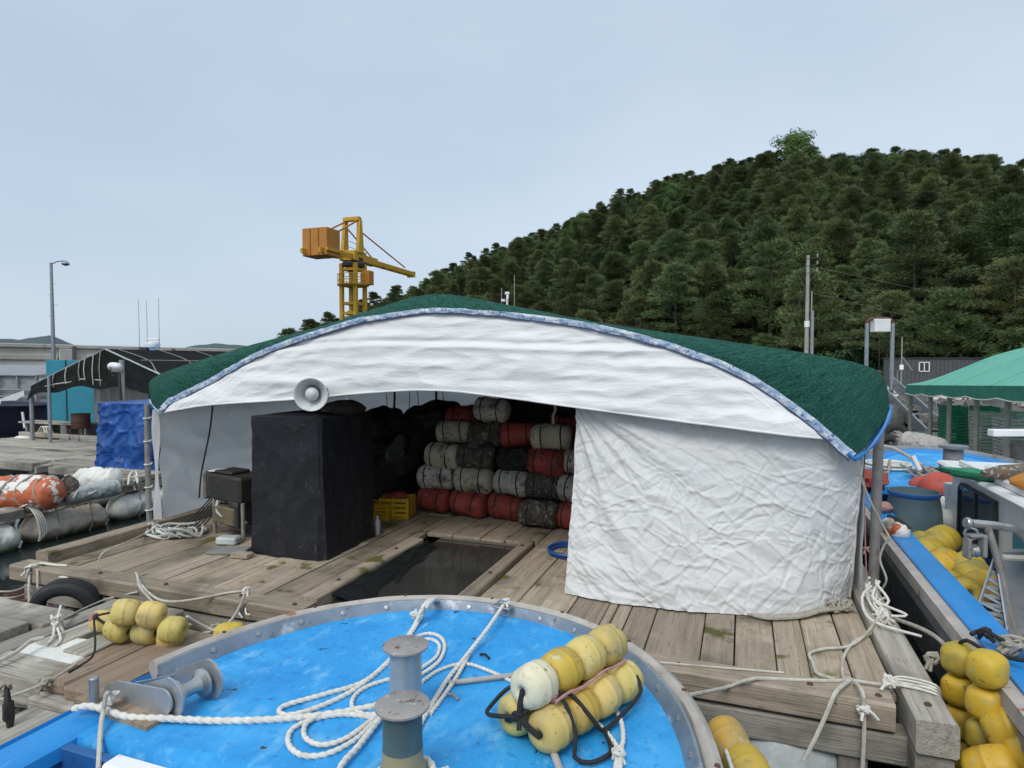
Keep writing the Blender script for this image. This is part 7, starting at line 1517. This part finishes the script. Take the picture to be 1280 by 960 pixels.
o = bigsack(at(1190, 568, .1), at(1262, 584, .1), .15, '', '', '', 10).build('net_roll', 'crate_grey'); tag(o, 'thin grey roll of netting along the raft edge by the crates', 'net')
for k, (px, py) in enumerate([(1107, 552), (1120, 546), (1113, 560), (1143, 558)]):
    c = atd(px, py, 19 - k * .6); t_ = thing('tyre_fender', ['black tyre in front of the riprap left of the gangway foot', 'black tyre just under the gangway beside the riprap', 'lower black tyre beside the bow of the farther boat', 'black tyre half sunk behind the long net roll'][k], 'tyre', c); MB().lathe([(-.09, .2), (-.12, .26), (-.11, .34), (-.07, .38), (.07, .38), (.11, .34), (.12, .26), (.09, .2), (0, .28), (-.09, .2)], c, (-.3, -.9, .1 + .1 * k), 22, cap=False).build('tread', 'rubber', t_, 40)
cn_ = thing('canopy', 'bright green canopy on grey posts over the crate raft', 'canopy', (7.5, 18, 0)); X0, X1, Y0, Y1 = 4.75, 11.5, 13.2, 22.6; EZ, RZ = 1.55, 2.75
def ez(y): return 1.75 - .33 * (y - 13.2) / 9.4
def can(u, v):
    x = X0 + (X1 - X0) * u; y = Y0 + (Y1 - Y0) * v; h_ = math.sin(min(1, u * 2 if u < .5 else (1 - u) * 2) * math.pi / 2) ; e = min(1, min(v, 1 - v) * 5 + .0) ** .6
    return V(x, y, ez(y) + (RZ - EZ) * h_ * (.35 + .65 * e) - .03 * abs(math.sin(v * math.pi * 5)) * h_ + .015 * NZ.noise(V(x * 2, y * 2, 3)))
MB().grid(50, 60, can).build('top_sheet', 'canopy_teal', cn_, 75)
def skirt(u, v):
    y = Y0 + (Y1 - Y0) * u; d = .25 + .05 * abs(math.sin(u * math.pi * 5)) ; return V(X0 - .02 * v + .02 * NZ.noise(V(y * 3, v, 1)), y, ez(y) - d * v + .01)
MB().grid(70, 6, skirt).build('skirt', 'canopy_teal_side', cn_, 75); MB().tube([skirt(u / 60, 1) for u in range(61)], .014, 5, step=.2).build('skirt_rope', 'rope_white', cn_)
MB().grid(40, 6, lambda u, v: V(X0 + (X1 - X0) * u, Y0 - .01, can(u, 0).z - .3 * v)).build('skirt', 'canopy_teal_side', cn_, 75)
for y in (13.3, 14.9, 16.65, 18.6, 20.3, 22.5): MB().cyl((X0 + .10, y, -.02), (X0 + .10, y, ez(y)), .056, n=9).build('post', 'grey_pipe', cn_); MB().cyl((X1 - .02, y, -.02), (X1 - .02, y, ez(y)), .06, n=9).build('post', 'grey_pipe', cn_)
for k in range(5): y = Y0 + (Y1 - Y0) * (k + .0) / 4; MB().tube([can(i / 16, min(.999, max(.001, k / 4))) + V(0, 0, .012) for i in range(17)], .012, 5, step=.3).build('seam', 'canopy_teal', cn_)
mk = crate((5.9, 20.5, 0), (.7, .5, .3), 'crate_green', 'x', 0, 'crate', 4); first = True
names = {'crate_green': 'green', 'crate_grey': 'grey'}
cols_ = [(5.35, 20.2, 3, 'crate_green'), (6.1, 20.3, 3, 'crate_green'), (5.5, 18.2, 3, 'crate_grey'), (6.25, 18.3, 3, 'crate_grey'), (5.5, 16.6, 3, 'crate_grey'), (6.25, 16.7, 2, 'crate_grey'), (7.0, 18.4, 3, 'crate_grey')]
where = ['front green stack', 'rear green stack', 'grey stack nearest the green ones', 'grey stack behind the second post', 'grey stack nearest the boat', 'grey stack behind that by the boat', 'farthest grey stack']
lv = ['bottom', 'second', 'third', 'fourth', 'top']
protos = {'crate_green': mk, 'crate_grey': None}
for ci, (x, y, n, m) in enumerate(cols_):
    for k in range(n):
        lab = f"{names[m]} slatted crate, {lv[k] if k < n - 1 else 'top'} one of the {where[ci]} "
        if first: o = mk; first = False
        elif protos[m] is None: o = crate((0, 0, 0), (.7, .5, .3), m, lab, 0); protos[m] = o
        else: o = dup(protos[m])
        o['label'] = lab; o['group'] = 'crates stacked under the green canopy'; o.location = (x + q.uniform(-.02, .02), y + q.uniform(-.02, .02), .0 + k * .325); o.rotation_euler = (0, 0, R(90) + q.uniform(-.05, .05))
gb = at(1274, 590, 0); o = thing('grey_bin', 'grey plastic bin under the canopy at the right edge', 'bin', gb); MB().lathe([(0, .24), (.5, .28), (.55, .31), (.6, .31), (.6, .27), (.1, .22)], gb, n=24).build('body', 'hull_grey', o, 40); MB().tube([gb + V(.28, 0, .5), gb + V(.34, 0, .3), gb + V(.28, 0, .2)], .015, 6).build('handle', 'grey_pipe', o)
# driftwood and lines lying on the riprap under the canopy
for k, (x0, y0, x1, y1) in enumerate([(1236, 527, 1258, 505), (1200, 505, 1280, 508), (1226, 512, 1262, 500), (1160, 500, 1186, 512), (1250, 520, 1262, 508)]): a, b = atd(x0, y0, 27), atd(x1, y1, 28); tag(MB().tube([a, a.lerp(b, .5) + V(0, 0, .06), b], .06, 6).build('driftwood', 'utility_grey'), ['pale plank leaning on the riprap under the canopy', 'long dark pole lying level along the quay face', 'curved pole on the riprap under the canopy', 'pale bar beside the gangway handrail', 'short pale stick on the riprap at the right edge'][k], 'driftwood')
q = random.Random(71); mb = MB()
for k in range(26): p = atd(q.uniform(1195, 1300), q.uniform(500, 512), 27.5); mb.tube([p, p + V(q.uniform(-.6, .6), 0, q.uniform(-.1, .35)), p + V(q.uniform(-1.0, 1.0), 0, q.uniform(-.3, .3))], .025, 5)
o = mb.build('brushwood', 'net_tan'); o['kind'] = 'stuff'; o['label'] = 'tangled dead branches and debris along the foot of the quay'
print('objects', len(bpy.data.objects))
import math
F=800.;H=2.2;PS=math.radians(19.8);PT=math.radians(2.15)
fw=(-math.sin(PS)*math.cos(PT),math.cos(PS)*math.cos(PT),-math.sin(PT))
rt=(math.cos(PS),math.sin(PS),0)
up=(rt[1]*fw[2]-rt[2]*fw[1],rt[2]*fw[0]-rt[0]*fw[2],rt[0]*fw[1]-rt[1]*fw[0])
def ray(px,py):
    a=(px-640)/F;b=(480-py)/F
    return tuple(fw[i]+a*rt[i]+b*up[i] for i in range(3))
def G(px,py,z=0.):
    d=ray(px,py);t=(z-H)/d[2]
    return tuple(round(v,2) for v in (d[0]*t,d[1]*t,z))
def D(px,py,t):
    d=ray(px,py);return tuple(round(v,2) for v in (d[0]*t,d[1]*t,H+d[2]*t))
def Y(px,py,y):
    d=ray(px,py);t=y/d[1];return tuple(round(v,2) for v in (d[0]*t,y,H+d[2]*t))
def X(px,py,x):
    d=ray(px,py);t=x/d[0];return tuple(round(v,2) for v in (x,d[1]*t,H+d[2]*t))
def pix(p):
    v=(p[0],p[1],p[2]-H);c=sum(v[i]*fw[i] for i in range(3))
    return (round(640+F*sum(v[i]*rt[i] for i in range(3))/c),round(480-F*sum(v[i]*up[i] for i in range(3))/c),round(c,2))
import OpenImageIO as oiio, numpy as np,sys
b=oiio.ImageBuf('/workdir/render_main.png');a=b.get_pixels(oiio.FLOAT);k=a.shape[1]/1280
pts=dict(skytop=(510,27),skyl=(130,247),skyr=(1130,97),skylow=(330,350),tarp=(900,617),val=(560,440),val2=(800,460),deckblue=(380,825),planks=(880,802),planksL=(200,720),hill=(880,325),hill2=(640,330),leftwall=(240,567),cabF=(350,600),cabR=(430,600),fascia=(1040,490),canopy=(1250,465),gun=(1180,750),bollard=(505,832),beam=(1000,862),bw=(40,440),orange=(30,600))
for n,(x,y) in pts.items():
    x=int(x*k);y=int(y*k);r=5
    print(n,(a[y-r:y+r,x-r:x+r].mean((0,1))[:3]*255).round())
